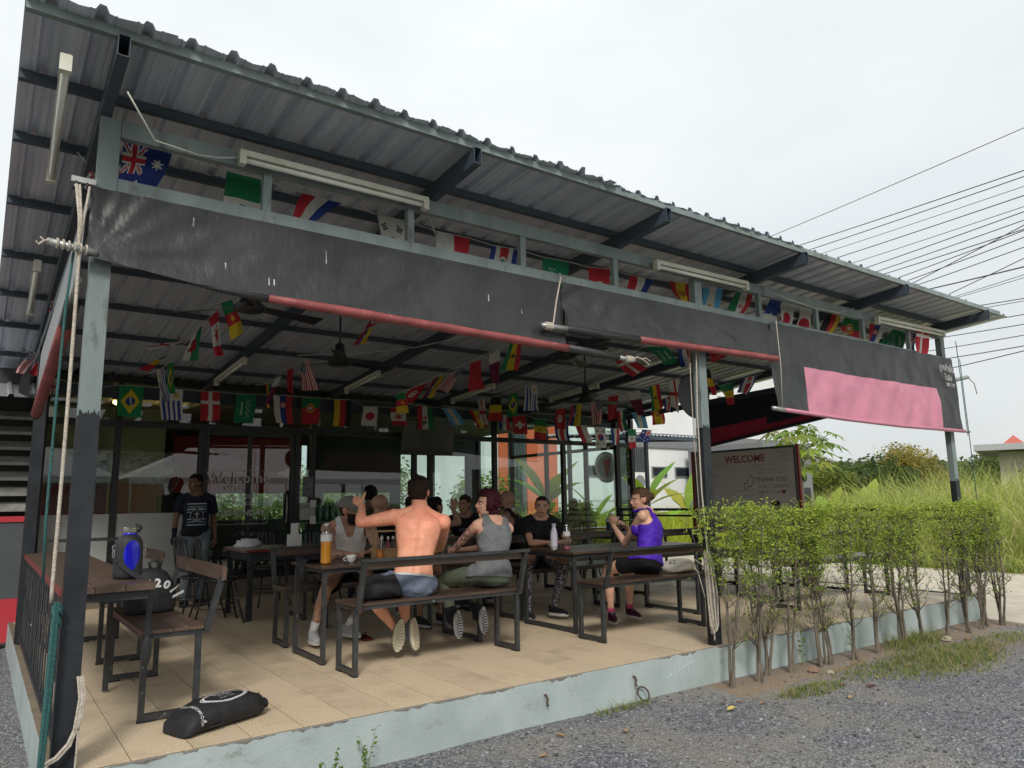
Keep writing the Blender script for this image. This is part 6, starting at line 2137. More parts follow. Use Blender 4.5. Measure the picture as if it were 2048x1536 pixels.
FLAG_WORDS = {'AUS': ('blue flag with a small cross canton and white stars', 'star_flag'), 'MEX': ('green white and red flag with a brown emblem', ''), 'NLD': ('red white and blue striped flag', ''), 'KOR': ('white flag with black bars and a red and blue disc', ''), 'POL': ('white and red two band flag', ''),
     'CRC': ('blue white and red five band flag', ''), 'KSA': ('green flag with white script', ''), 'SUI': ('red flag with a square white cross', ''), 'ESP': ('red and yellow flag with an emblem', ''), 'ARG': ('light blue and white flag', ''), 'IRN': ('green white and red flag with a small red emblem', ''),
     'PAN': ('white flag with a blue notch at the top', ''), 'JPN': ('white flag with a red disc', ''), 'GER': ('black red and yellow flag', ''), 'POR': ('green and red flag with a yellow ringed shield', ''), 'SRB': ('red blue and white flag with a crest', ''), 'DEN': ('red flag with a thin white cross', ''), 'ENG': ('white flag with a red cross', ''),
     'BEL': ('black yellow and red banded flag', ''), 'BRA': ('green flag with a yellow diamond and blue disc', ''), 'URU': ('white and blue striped flag with a small sun', ''), 'CAN': ('red and white flag with a red maple leaf', ''), 'CRO': ('red white and blue flag with a checked shield', ''), 'SEN': ('green yellow and red flag with a small green star', ''),
     'CMR': ('green red and yellow flag with a yellow star', ''), 'WAL': ('white and green flag with a dark red dragon', ''), 'GHA': ('red yellow and green flag with a black star', ''), 'QAT': ('white and maroon flag with a serrated edge', ''), 'MAR': ('plain red flag with a dark star', ''), 'USA': ('red and white striped flag with a starry blue corner', ''),
     'TUN': ('red flag with a white disc and crescent', ''), 'ECU': ('yellow blue and red flag with a small crest', '')}
ZONE = {'top': 'on the front string above the awning', 'back': 'on the string along the glass wall', 'left': 'on the left side string outside the post',
  'c1': 'on the string falling from the first ceiling fan', 'c2': 'on the string by the first inner lamp', 'c3': 'under the left awning roll', 'c4': 'on the string rising right of the television',
  'c5': 'on the short inner string above the vest man', 'c6': 'on the inner string by the rightmost fan', 'c7': 'on the lower inner string left of the second post', 'c8': 'on the inner string behind the second post top', 'c9': 'on the inner string right of the second post'}
cloth_m = mat('printed_bunting_cloth', (1,1,1),(0.9,0.9,0.9),0.85, scale=20, bump=0.15, bscale=200, attr='Col')
counts = {}
for f in FLAGS:
 counts.setdefault((f[0], f[2]),[]).append(f)
ORD = ['leftmost', 'second', 'third', 'fourth']
strings = {}
seen = {}
for fi, (nm, ori, zn, q) in enumerate(FLAGS):
 TL, TR, BR, BL = [Vector(p) for p in q]
 nv, nu = 30,44
 jj, ii = np.meshgrid(np.arange(nu + 1) / nu, np.arange(nv + 1) / nv, indexing='ij')     # jj down, ii across
 P = ((1 - ii) * (1 - jj))[..., None] * np.array(TL) + (ii * (1 - jj))[..., None] * np.array(TR) + (ii * jj)[..., None] * np.array(BR) + ((1 - ii) * jj)[..., None] * np.array(BL)
 ph = fi * 1.7
 amp = 0.022 if zn != 'back' else 0.010
 w = amp * (np.sin(ii * 6.5 + ph + jj * 2) * jj + 0.7 * np.sin(ii * 3 + jj * 5 + ph * 2) * jj)
 side = np.array((TR - TL).cross(BL - TL).normalized())
 P = P + w[..., None] * side
 P = P + (0.012 * np.sin(jj * 5 + ph) * jj)[..., None] * np.array((TR - TL).normalized())
 hang = ((BL - TL).length + (BR - TR).length) / 2
 wid = (TR - TL).length
 uc, vc = (jj[:-1, :-1] + jj[1:, 1:]) / 2,(ii[:-1, :-1] + ii[1:, 1:]) / 2
 span = 1.0
 if zn == 'top':
  span = min(1.0, max(0.62, hang / 0.42))
 X = uc * 1.5 * span
 Yy = (1 - vc) if ori == 'R' else vc
 C = flag_colours(nm, X, Yy)
 idx = np.arange((nu + 1) * (nv + 1)).reshape(nu + 1, nv + 1)
 Q = np.stack([idx[:-1, :-1], idx[1:, :-1], idx[1:, 1:], idx[:-1,1:]],-1).reshape(-1,4)
 base = (TL + TR) / 2
 me = fast_mesh('flag', P.reshape(-1,3) - np.array(base), Q, cloth_m, C.reshape(-1,3), True)
 o = mesh_obj('flag', me, None, base)
 same = counts[(nm, zn)]
 k = seen.get((nm, zn),0)
 seen[(nm, zn)] = k + 1
 lab = FLAG_WORDS[nm][0] + ' ' + ZONE[zn]
 if len(same) > 1:
  lab = ['left ', 'right '][k] + lab
 if len(lab.split()) > 16:
  lab = ' '.join(lab.split()[:16])
 tag(o, lab, 'flag', 'bunting flags strung under the roof')
 strings.setdefault(zn, []).append((TL, TR))
SLAB = {'top': 'white bunting string along the front opening above the awnings', 'back': 'white bunting string along the top of the glass wall', 'left': 'bunting string outside the left awning', 'c1': 'bunting string falling from the first ceiling fan to the glass', 'c2': 'bunting string by the first inner lamp',
  'c3': 'short bunting string under the left awning roll', 'c4': 'bunting string rising right of the television', 'c5': 'short bunting string above the man in the vest', 'c6': 'bunting string by the rightmost ceiling fan', 'c7': 'low bunting string left of the second post', 'c8': 'bunting string crossing behind the second post top', 'c9': 'bunting string right of the second post'}
for zn, l in strings.items():
 pts = []
 for (a, c) in l:
  pts += [a, c] if (not pts or (a - pts[-1]).length < (c - pts[-1]).length) else [c, a]
 e0, e1 = pts[0] + (pts[0] - pts[1]).normalized() * 0.15, pts[-1] + (pts[-1] - pts[-2]).normalized() * 0.15
 for e in (e0, e1):
  e.z = min(e.z + 0.02, zb(e.y) + 0.10)
 pts = [e0] + pts + [e1]
 b_ = MB()
 b_.tube([p + V(0,0,0.002) for p in pts],0.0035,5)
 solo('bunting_string', b_, M['wire_w'], SLAB[zn], 'string', group='bunting strings')
# ================================================================ people
def ik(a, b, l1, l2, hint):
 """joint between a and b with limb lengths l1, l2, bending towards hint"""
 a, b, hint = Vector(a), Vector(b), Vector(hint)
 d = b - a
 L = d.length
 if L > (l1 + l2) * 0.995:
  d = d * ((l1 + l2) * 0.995 / L)
  b = a + d
  L = d.length
 x = (l1 * l1 - l2 * l2 + L * L) / (2 * L)
 h = math.sqrt(max(1e-6, l1 * l1 - x * x))
 n = d.normalized()
 s = hint - n * hint.dot(n)
 s = s.normalized() if s.length > 1e-5 else n.orthogonal().normalized()
 return a + n * x + s * h, b

def prof_tube(mb, pts, rs, n=12, sub=4):
 """smooth tapered limb through pts"""
 P = [Vector(p) for p in pts]
 Q, R_ = [],[]
 for i in range(len(P) - 1):
  for k in range(sub):
   t = k / sub
   Q.append(P[i].lerp(P[i + 1], t))
   R_.append(rs[i] + (rs[i + 1] - rs[i]) * t)
 Q.append(P[-1])
 R_.append(rs[-1])
 mb.tube(Q, R_, n)

def ball(mb, c, r, m=0):
 mb.ell(c, r, r, r, 10,7)

def limb(mb, a, b, prof, n=12):
 a, b = Vector(a), Vector(b)
 mb.tube([a.lerp(b, t) for t, r in prof],[r for t, r in prof], n)

def basis(up, fwd):
 up = Vector(up).normalized()
 f = Vector(fwd)
 f = (f - up * f.dot(up)).normalized()
 r = f.cross(up)      # the person's right
 return r, f, up

def hand_mesh(mb, w, d, n, side, s=1.0, curl=0.35, spread=0.10, thumb_up=0.0, fist=False):
 """w wrist, d pointing direction, n palm normal, side +1 thumb towards (d x n)"""
 d, n = Vector(d).normalized(), Vector(n)
 n = (n - d * n.dot(d)).normalized()
 t = d.cross(n) * side
 M3 = Matrix((t, d, n)).transposed()
 mb.ell(w + d * 0.045 * s, 0.040 * s, 0.052 * s, 0.017 * s, 12,8, rot=M3)
 mb.ell(w + d * 0.005 * s, 0.026 * s, 0.035 * s, 0.018 * s, 10,6, rot=M3)
 lens = [0.068,0.078,0.073,0.058]
 for k in range(4):
  off = (0.030 - 0.020 * k) * s
  b0 = w + d * (0.062 if k in (1,2) else 0.056) * s + t * off
  ang = spread * (1.5 - k) * 0.6
  dk = (d * math.cos(ang) + t * math.sin(ang)).normalized()
  pts = [b0, ]
  c = curl * (1.0 + 0.15 * k)
  a = c * 0.5
  for seg in (0.45,0.32,0.23):
   dd = dk * math.cos(a) + n * math.sin(a)
   pts.append(pts[-1] + dd * lens[k] * seg * s * 1.15)
   a += c * (1.6 if fist else 1.0)
  mb.tube(pts, [0.0098 * s, 0.0095 * s, 0.0085 * s, 0.0072 * s],8)
  ball(mb, pts[-1],0.0072 * s)
 tb = w + d * 0.02 * s + t * 0.026 * s + n * 0.004 * s
 td = (d * (0.65 - 0.3 * thumb_up) + t * (0.75) + n * 0.25).normalized()
 if thumb_up > 0:
  td = (t * 0.95 + d * 0.25).normalized()
 p1 = tb + td * 0.034 * s
 p2 = p1 + (td * 0.75 + d * 0.45 * (1 - thumb_up)).normalized() * 0.030 * s
 p3 = p2 + (td * 0.6 + d * 0.6 * (1 - thumb_up)).normalized() * 0.024 * s
 mb.tube([tb, p1, p2, p3],[0.015 * s, 0.0125 * s, 0.0105 * s, 0.0085 * s],8)
 ball(mb, p3,0.0085 * s)

def remesh(mb, voxel, smooth=3, name='body'):
 me = mb.mesh('tmp', [], False)
 o = bpy.data.objects.new('tmp', me)
 COL.objects.link(o)
 md = o.modifiers.new('r', 'REMESH')
 md.mode = 'VOXEL'
 md.voxel_size = voxel
 md.adaptivity = 0.0
 if smooth:
  ms = o.modifiers.new('s', 'SMOOTH')
  ms.factor = 0.5
  ms.iterations = smooth
 dg = bpy.context.evaluated_depsgraph_get()
 out = bpy.data.meshes.new_from_object(o.evaluated_get(dg))
 bpy.data.objects.remove(o)
 bpy.data.meshes.remove(me)
 out.name = name
 n = len(out.vertices)
 co = np.empty(n * 3, np.float32)
 out.vertices.foreach_get('co', co)
 co = co.reshape(-1,3).astype(float)
 nf = len(out.polygons)
 tot = np.empty(nf, np.int32)
 out.polygons.foreach_get('loop_total', tot)
 li = np.empty(len(out.loops), np.int32)
 out.loops.foreach_get('vertex_index', li)
 nr = np.empty(n * 3, np.float32)
 out.vertices.foreach_get('normal', nr)
 bpy.data.meshes.remove(out)
 # the voxel remesher yields quads only
 fq = li.reshape(-1,4) if (tot == 4).all() else np.array([list(x) for x in np.split(li, np.cumsum(tot)[:-1]) if len(x) == 4])
 return co, nr.reshape(-1,3).astype(float), fq

def seg_t(P, a, b):
 a, b = np.array(a), np.array(b)
 d = b - a
 L2 = d @ d
 t = (P - a) @ d / L2
 tc = np.clip(t, 0,1)
 dist = np.linalg.norm(P - (a + tc[:, None] * d), axis=1)
 return t, dist

def vcols(me, nv, cols):
 ca = me.color_attributes.new('Col', 'FLOAT_COLOR', 'POINT')
 c = np.ones((nv, 4), np.float32)
 c[:, :3] = cols
 ca.data.foreach_set('color', c.ravel())

def vnoise(P, sc_, seed=0.0, oct_=2):
 out = np.zeros(len(P))
 for o_ in range(oct_):
  k = sc_ * 2 ** o_
  out += np.array([noise.noise(Vector((p[0] * k + seed, p[1] * k - seed, p[2] * k))) for p in P]) / 2 ** o_
 return out

skin_m = mat('skin', (1,1,1),(0.88,0.82,0.80),0.5, scale=16, bump=0.12, bscale=160, attr='Col', sub=0.12, spec=0.35)
hair_m = mat('hair', (1,1,1),(0.55,0.55,0.55),0.55, scale=60, bump=0.9, bscale=110, attr='Col', stretch=(1,1,0.35), spec=0.15)
fab_m = {}

def fabric(name, c, c2=None, **k):
 return mat(name, c, c2 or tuple(x * 0.82 for x in c), k.pop('rough', 0.9), scale=k.pop('scale', 14), bump=k.pop('bump', 0.25), bscale=k.pop('bscale', 180), spec=0.22, **k)

class Person:
 def __init__(s, name_label, cat_loc, group=None, vox=0.0085, sc_=1.0, skin=(0.56,0.32,0.22)):
  s.t = thing('person', name_label, 'person', cat_loc, group)
  s.vox, s.s, s.skin = vox, sc_, np.array(skin)
  s.mb = MB()
  s.arms, s.legs = [],[]
  s.build_col = []

 def torso(s, pelvis, neck, rdir, shw=0.195, hipw=0.10, chest=1.0, waist=1.0, bend=0.0, hips=1.0, lean=None):
  """rdir: direction of the person's right"""
  S = s.s
  s.pel, s.neck = Vector(pelvis), Vector(neck)
  up = (s.neck - s.pel).normalized()
  r = Vector(rdir)
  r = (r - up * r.dot(up)).normalized()
  f = up.cross(r)
  s.r, s.f, s.u = r, f, up
  s.L = (s.neck - s.pel).length
  # ring: t, half width, half depth, forward offset
  rings = [(-0.20,0.075 * hips, 0.070 * hips, 0.0),(-0.13,0.150 * hips, 0.105 * hips, -0.005),(0.0,0.172 * hips, 0.118 * hips, -0.008),(0.12,0.158 * hips, 0.108 * hips, 0.0),(0.28,0.136 * waist, 0.096 * waist, 0.006),
     (0.42,0.140 * waist, 0.098 * waist, 0.004),(0.58,0.160 * chest, 0.112 * chest, 0.0),(0.72,0.175 * chest, 0.118 * chest, -0.002),(0.83,0.176 * chest, 0.108 * chest, -0.008),(0.91,0.150 * chest, 0.082 * chest, -0.012),(0.98,0.095,0.064,-0.012),(1.06,0.060,0.056,-0.006),(1.16,0.054,0.055,0.006)]
  s.ring_t = rings
  n = 22
  vs, fs = [],[]
  for (t, w, d, fo) in rings:
   bow = -bend * math.sin(PI * min(1, max(0, t)))
   c = s.pel + up * (s.L * t) + f * (fo + bow) * S
   for j in range(n):
    q = 2 * PI * j / n
    ce, se = math.cos(q), math.sin(q)
    e = 0.82
    x = math.copysign(abs(ce) ** e, ce) * w * S
    y = math.copysign(abs(se) ** e, se) * d * S
    vs.append(c + r * x + f * y)
  k = len(rings)
  fs = [(i * n + j, i * n + (j + 1) % n, (i + 1) * n + (j + 1) % n, (i + 1) * n + j) for i in range(k - 1) for j in range(n)]
  fs += [tuple(range(n - 1,-1,-1)), tuple((k - 1) * n + j for j in range(n))]
  s.mb.add(vs, fs)
  s.shw = shw
  s.shR = s.neck + r * shw * S - up * 0.065 * S
  s.shL = s.neck - r * shw * S - up * 0.065 * S
  s.hipR = s.pel + r * hipw * S
  s.hipL = s.pel - r * hipw * S
  # trapezius slope and shoulder blades
  for sg, sh_ in ((1, s.shR),(-1, s.shL)):
   s.mb.tube([s.neck + up * 0.055 * S, s.neck + r * sg * 0.075 * S - up * 0.005 * S - f * 0.015 * S, sh_ + up * 0.012 * S],[0.045 * S, 0.044 * S, 0.045 * S],10)
  return s

 def bust(s, k=1.0):
  for sg in (-1,1):
   c = s.pel + s.u * s.L * 0.66 + s.r * sg * 0.078 * s.s + s.f * 0.085 * s.s
   s.mb.ell(c, 0.065 * k * s.s, 0.055 * k * s.s, 0.062 * k * s.s, 14,10)

 def belly(s, k=1.0):
  s.mb.ell(s.pel + s.u * s.L * 0.28 + s.f * 0.04,0.13 * k, 0.11 * k, 0.13 * k, 16,12)

 def arm(s, side, wrist=None, hint=(0,0,-1), elbow=None, musc=1.0, hand=None, shoulder=None):
  S = s.s
  sh_ = Vector(shoulder) if shoulder else (s.shR if side > 0 else s.shL)
  if elbow is None:
   el, wr = ik(sh_, wrist, 0.285 * S, 0.255 * S, hint)
  else:
   el, wr = Vector(elbow), Vector(wrist)
  m = musc * S
  s.mb.ell(sh_, 0.058 * m, 0.058 * m, 0.062 * m, 12,8)
  limb(s.mb, sh_, el, [(0,0.055 * m),(0.18,0.057 * m),(0.42,0.051 * m),(0.62,0.047 * m),(0.85,0.040 * m),(1,0.038 * m)])
  ball(s.mb, el, 0.039 * m)
  limb(s.mb, el, wr, [(0,0.039 * m),(0.22,0.043 * m),(0.45,0.038 * m),(0.75,0.028 * m),(1,0.0255 * m)])
  s.arms.append((side, sh_, el, wr))
  if hand:
   hd, hn, kw = hand
   hand_mesh(s.mb, wr, hd, hn, kw.pop('side', side), S * 1.0, **kw)
  return s

 def leg(s, side, ankle, hint=(0,1,0), knee=None, thick=1.0, foot=None):
  S = s.s
  hp = s.hipR if side > 0 else s.hipL
  if knee is None:
   kn, an = ik(hp, ankle, 0.43 * S, 0.42 * S, hint)
  else:
   kn, an = Vector(knee), Vector(ankle)
  m = thick * S
  s.mb.ell(hp, 0.092 * m, 0.092 * m, 0.092 * m, 14,10)
  limb(s.mb, hp, kn, [(0,0.092 * m),(0.2,0.091 * m),(0.45,0.082 * m),(0.7,0.069 * m),(0.9,0.058 * m),(1,0.055 * m)],14)
  ball(s.mb, kn, 0.056 * m)
  # calf muscle sits behind the shin
  limb(s.mb, kn, an, [(0,0.054 * m),(0.12,0.053 * m),(0.32,0.056 * m),(0.55,0.047 * m),(0.8,0.034 * m),(0.93,0.031 * m),(1,0.033 * m)],14)
  ball(s.mb, an, 0.036 * m)
  if foot is not None:
   fd = Vector(foot).normalized()
   limb(s.mb, an - fd * 0.03 * S - V(0,0,0.02 * S), an + fd * 0.15 * S - V(0,0,0.035 * S),[(0,0.034 * S),(0.5,0.036 * S),(1,0.024 * S)])
  s.legs.append((side, hp, kn, an))
  return s

 def head(s, c, fwd, up=(0,0,1), k=1.0, nose=1.0, jaw=1.0, female=False):
  S = s.s * k
  s.hc = Vector(c)
  r, f, u = basis(up, fwd)
  s.hr, s.hf, s.hu, s.hS = r, f, u, S
  M3 = Matrix((r, f, u)).transposed()
  mb = s.mb
  W = lambda x, y, z: s.hc + r * x * S + f * y * S + u * z * S
  s.W = W
  mb.ell(W(0,-0.010,0.030),0.074 * S, 0.092 * S, 0.086 * S, 20,14, rot=M3)      # skull
  mb.ell(W(0,0.022,-0.025),0.060 * S, 0.066 * S, 0.088 * S, 18,12, rot=M3)      # face
  mb.ell(W(0,0.028,-0.075),0.044 * S * jaw, 0.046 * S, 0.036 * S, 16,10, rot=M3)   # jaw
  mb.ell(W(0,0.062,-0.094),0.018 * S * jaw, 0.016 * S, 0.015 * S, 10,8, rot=M3)    # chin
  mb.ell(W(0,0.075,0.022),0.046 * S, 0.014 * S, 0.011 * S, 12,8, rot=M3)        # brow
  for sg in (-1,1):
   mb.ell(W(sg * 0.040,0.058,-0.022),0.019 * S, 0.018 * S, 0.018 * S, 10,8, rot=M3)   # cheeks
   mb.ell(W(sg * 0.074,-0.008,0.0),0.008 * S, 0.020 * S, 0.031 * S, 10,8, rot=M3)     # ears
   mb.ell(W(sg * 0.080,-0.016,0.008),0.006 * S, 0.012 * S, 0.022 * S, 8,6, rot=M3)
  mb.tube([W(0,0.082,0.018), W(0,0.097 * (0.98 + 0.02 * nose),-0.008), W(0,0.106 * (0.9 + 0.1 * nose),-0.026)],[0.008 * S, 0.010 * S, 0.0125 * S],8)
  for sg in (-1,1):
   ball(mb, W(sg * 0.011,0.094,-0.030),0.0085 * S)
  mb.ell(W(0,0.086,-0.056),0.023 * S, 0.0085 * S, 0.0065 * S, 12,8, rot=M3)      # lips
  mb.ell(W(0,0.084,-0.066),0.019 * S, 0.0085 * S, 0.006 * S, 12,8, rot=M3)
  # neck
  base = s.neck - s.u * 0.02
  nr = 0.052 if not female else 0.044
  mb.tube([base, s.neck.lerp(W(0,-0.02,-0.05),0.5), W(0,-0.022,-0.03)],[nr * S * 1.1, nr * S, nr * S],12)
  s.female = female
  return s

 def finish(s, smooth=3):
  co, nr, fq = remesh(s.mb, s.vox, smooth)
  s.co, s.nr, s.fq = co, nr, fq
  # who owns each vertex
  P = co
  items = []
  t, d = seg_t(P, s.pel - s.u * 0.06, s.neck)
  items.append(('torso', t, d / 0.13))
  for sd, a, b, c in s.arms:
   t, d = seg_t(P, a, b)
   items.append((('ua', sd), t, d / 0.05))
   t, d = seg_t(P, b, c)
   items.append((('fa', sd), t, d / 0.036))
   t, d = seg_t(P, c, Vector(c) + (Vector(c) - Vector(b)).normalized() * 0.16)
   items.append((('hand', sd), t, d / 0.05))
  for sd, a, b, c in s.legs:
   t, d = seg_t(P, a, b)
   items.append((('th', sd), t, d / 0.078))
   t, d = seg_t(P, b, c)
   items.append((('sh', sd), t, d / 0.05))
  dh = np.linalg.norm(P - np.array(s.hc), axis=1)
  items.append(('head', dh, dh / 0.105))
  D = np.stack([i[2] for i in items])
  own = D.argmin(0)
  s.items, s.own = items, own
  s.T = {i[0]: (i[1], own == k) for k, i in enumerate(items)}
  rel = P - np.array(s.pel)
  s.tx = rel @ np.array(s.r)
  s.ty = rel @ np.array(s.f)
  s.tz = rel @ np.array(s.u) / s.L
  hrel = P - np.array(s.hc)
  s.hx, s.hy, s.hz = hrel @ np.array(s.hr) / s.hS, hrel @ np.array(s.hf) / s.hS, hrel @ np.array(s.hu) / s.hS
  s.head_own = (s.T['head'][1]) | ((dh < 0.16) & (s.hz > -0.09) & (s.tz > 0.9))
  col = np.tile(s.skin, (len(P),1))
  v = vnoise(P, 9,3.0,2)[:, None]
  col = col * (1 + 0.07 * v)
  # warmer ears, cheeks, nose, hands
  hx, hy, hz = s.hx, s.hy, s.hz
  H = s.head_own
  warm = np.zeros(len(P))
  warm += H * np.exp(-((np.abs(hx) - .04) ** 2 + (hy - .07) ** 2 + (hz + .02) ** 2) / .0006) * .5
  warm += H * np.exp(-((hx) ** 2 + (hy - .10) ** 2 + (hz + .02) ** 2) / .0004) * .5
  warm += H * (np.abs(hx) > .07) * (np.abs(hz) < .035) * .5
  col *= 1 + warm[:, None] * np.array([0.12,-0.10,-0.10])
  lips = H & (np.abs(hx) < 0.026) & (hy > 0.07) & (hz > -0.071) & (hz < -0.049)
  col[lips] *= np.array([0.80,0.50,0.50]) if s.female else np.array([0.85,0.62,0.60])
  mouth = H & (np.abs(hx) < 0.024) & (hy > 0.07) & (np.abs(hz + 0.0605) < 0.0035)
  col[mouth] *= 0.35
  for sg in (-1,1):
   sock = H * np.exp(-(((hx - sg * .032) / .017) ** 2 + ((hz - .003) / .011) ** 2)) * (hy > .05)
   col *= 1 - 0.42 * sock[:, None] * np.array([0.8,1,1])
   bro = H & (np.abs(hx - sg * 0.033) < 0.020) & (np.abs(hz - 0.023 + 0.12 * np.abs(hx - sg * .03)) < 0.0055) & (hy > .055)
   s.brow_mask = bro if sg == -1 else (s.brow_mask | bro)
  s.col = col
  return s

 def brows(s, c):
  s.col[s.brow_mask] = np.array(c)

 def tattoo(s, key, t0=0.0, t1=1.0, dens=0.15, seed=0.0, dark=(0.05,0.06,0.07), sc_=26):
  t, m = s.T[key]
  idx = np.where(m & (t > t0) & (t < t1))[0]
  if not len(idx):
   return
  P = s.co[idx]
  a = vnoise(P, sc_, seed, 2)
  b = vnoise(P, sc_ * 1.7, seed + 9,1)
  k = (np.abs(a) < dens) | (b > 0.42 - dens * 0.5)
  f = np.where(k, 0.78,0.0)[:, None]
  s.col[idx] = s.col[idx] * (1 - f) + np.array(dark) * f

 def body(s, extra_mats=None):
  v, f = s.co, s.fq
  # cut away skin well under clothing is not needed: cloth lies outside
  me = fast_mesh('body', v - np.array(s.t.location), f, skin_m, None, True)
  vcols(me, len(v), np.clip(s.col, 0,1))
  o = mesh_obj('body', me, s.t)
  s.bo = o
  return o

 def eyes(s, iris=(0.10,0.06,0.03), look=(0,0)):
  wm = mat('eye_white', (0.62,0.60,0.57),(0.58,0.55,0.52),0.25)
  im = mat('iris_%.2f' % iris[0], iris, rough=0.2)
  for sg in (-1,1):
   c = s.W(sg * 0.032,0.0715,0.003)
   b_ = MB()
   M3 = Matrix((s.hr, s.hf, s.hu)).transposed()
   b_.ell(c, 0.0120 * s.hS, 0.0105 * s.hS, 0.0062 * s.hS, 10,8, rot=M3)
   e = part('eye', b_, wm, s.t, smooth=True)
   b_ = MB()
   b_.ell(c + s.hf * 0.0082 * s.hS + s.hr * look[0] * 0.006 + s.hu * look[1] * 0.004,0.0052 * s.hS, 0.0035 * s.hS, 0.0052 * s.hS, 10,6, rot=M3)
   part('iris', b_, im, e, smooth=True)

 def shell(s, g, name, m, off=0.008, wr=0.006, wsc=9, seed=0, cols=None, thick=0.0025, lab=None, snap=True, uw=None):
  """cloth or hair: the part of the body surface where g > 0, pushed outwards"""
  v, nr, fq = s.co, s.nr, s.fq
  g = np.asarray(g, float)
  keep = (g[fq] > 0).sum(1) >= 2
  F = fq[keep]
  if not len(F):
   return None
  used, inv = np.unique(F, return_inverse=True)
  F2 = inv.reshape(-1,4)
  P = v[used].copy()
  N = nr[used]
  gg = g[used]
  if snap:
   # move boundary vertices onto g = 0
   ed = np.concatenate([F[:, [0,1]], F[:, [1,2]], F[:, [2,3]], F[:, [3,0]]])
   es = np.sort(ed, 1)
   u_, c_ = np.unique(es, axis=0, return_counts=True)
   bd = u_[c_ == 1]
   bset = np.unique(bd)
   mp_ = {int(x): i for i, x in enumerate(used)}
   # gradient of g by neighbours
   alle = np.concatenate([fq[:, [0,1]], fq[:, [1,2]]])
   m_ = np.isin(alle, bset).any(1)
   ae = alle[m_]
   acc, num = {}, {}
   for a, b in np.concatenate([ae, ae[:, ::-1]]):
    if mp_.get(int(a)) is None:
     continue
    dp = v[b] - v[a]
    dg_ = g[b] - g[a]
    L2 = dp @ dp
    if abs(dg_) > 0.2:
     continue
    acc[int(a)] = acc.get(int(a),0) + dp * dg_ / (L2 + 1e-9)
    num[int(a)] = num.get(int(a),0) + 1
   for a in bset:
    a = int(a)
    if a in acc:
     G = acc[a] / num[a] * 2.0
     n2 = G @ G
     if n2 > 1e-6:
      st_ = -g[a] * G / n2
      L_ = np.linalg.norm(st_)
      if L_ > s.vox * 1.2:
       st_ *= s.vox * 1.2 / L_
      P[mp_[a]] += st_
  w = vnoise(P, wsc, seed, 2) * wr if wr else 0
  o_ = off[used] if isinstance(off, np.ndarray) else off
  P = P + N * (o_ + np.abs(w) * 0.6 + w * 0.6)[:, None] if not np.isscalar(w) else P + N * np.reshape(o_, (-1,1) if np.ndim(o_) else (1,1))
  me = fast_mesh(name, P - np.array(s.t.location), F2, m, None, True)
  if cols is not None:
   c = cols(v[used], used) if callable(cols) else np.tile(np.array(cols),(len(used),1))
   vcols(me, len(P), c)
  o = mesh_obj(name, me, s.t)
  if thick:
   md = o.modifiers.new('t', 'SOLIDIFY')
   md.thickness = thick
   md.offset = 1
  if lab:
   o['label'] = lab
  return o

 def g_or(s, *gs):
  out = np.full(len(s.co),-9.0)
  for g in gs:
   out = np.maximum(out, g)
  return out

 def region(s, key, lo, hi):
  """signed: inside when t between lo and hi on the limb that owns the vertex; scaled to metres"""
  t, m = s.T[key]
  L_ = {'torso': s.L}.get(key, 0.28) if not isinstance(key, tuple) else {'ua': .285, 'fa': .255, 'hand': .16, 'th': .43, 'sh': .42}[key[0]]
  g = np.minimum(t - lo, hi - t) * L_
  return np.where(m, g, -9.0)

 def hair(s, c1, kind='short', off=0.012, wr=0.010, extra=None, line=0.052, seed=1.0):
  hx, hy, hz = s.hx, s.hy, s.hz
  H = s.head_own
  if kind == 'short':
   g = np.minimum(hz - (line - 0.9 * np.maximum(0,0.030 - hy) - 0.0 * hx ** 2),9)
   # back of the head goes down to the nape, in front of the ears stop
   back = np.minimum(hz + 0.050,-0.020 - hy)
   side = np.minimum(hz - 0.012,0.030 - hy)
   front = np.minimum(hz - line - 0.012,0.2)
   g = np.maximum(np.maximum(back, side), front)
   ear = (np.abs(hx) > 0.066) & (hz < 0.028) & (hz > -0.035) & (hy > -0.035) & (hy < 0.02)
   g = np.where(ear, -0.02, g)
  elif kind == 'long':
   back = np.minimum(hz + 0.085,-0.000 - hy)
   side = np.minimum(hz + 0.055,0.028 - hy)
   front = hz - line - 0.012
   g = np.maximum(np.maximum(back, side), front)
  elif kind == 'bald':
   g = np.minimum(np.minimum(hz + 0.03,-0.03 - hy),0.02 - hz)
  g = np.where(H, g, -9)
  if kind == 'long':
   near = (np.abs(hx) < 0.12) & (hz > -0.10) & (hy < 0.05) & (s.tz > 0.92)
   g = np.where(near & ~H, np.minimum(hz + 0.085,-hy), g)
  f = np.clip(g / 0.02,0,1)
  offs = off * (0.25 + 0.75 * f) * (0.55 + 0.6 * np.clip(hz / 0.10,0,1)) * np.where(np.abs(hx) > 0.06,0.7,1.0)
  o = s.shell(g, 'hair', hair_m, offs, wr * 1.5,34, seed, cols=c1, thick=0.001)
  return o

 def beard(s, c, off=0.006):
  hx, hy, hz = s.hx, s.hy, s.hz
  g = np.minimum(np.minimum(-0.030 - hz + 0.4 * np.maximum(0, np.abs(hx) - .02), hz + 0.125), hy - 0.012)
  stache = np.minimum(np.minimum(-0.034 - hz, hz + 0.056), np.minimum(hy - .06,0.034 - np.abs(hx)))
  mouth = (np.abs(hx) < 0.024) & (hz > -0.069) & (hz < -0.053) & (hy > .07)
  g = np.maximum(g, stache)
  g = np.where(mouth, -0.01, g)
  g = np.where(s.head_own | ((hz > -0.13) & (hy > 0.0) & (np.abs(hx) < .08)), g, -9)
  offs = off * (0.3 + 0.7 * np.clip(g / 0.015,0,1))
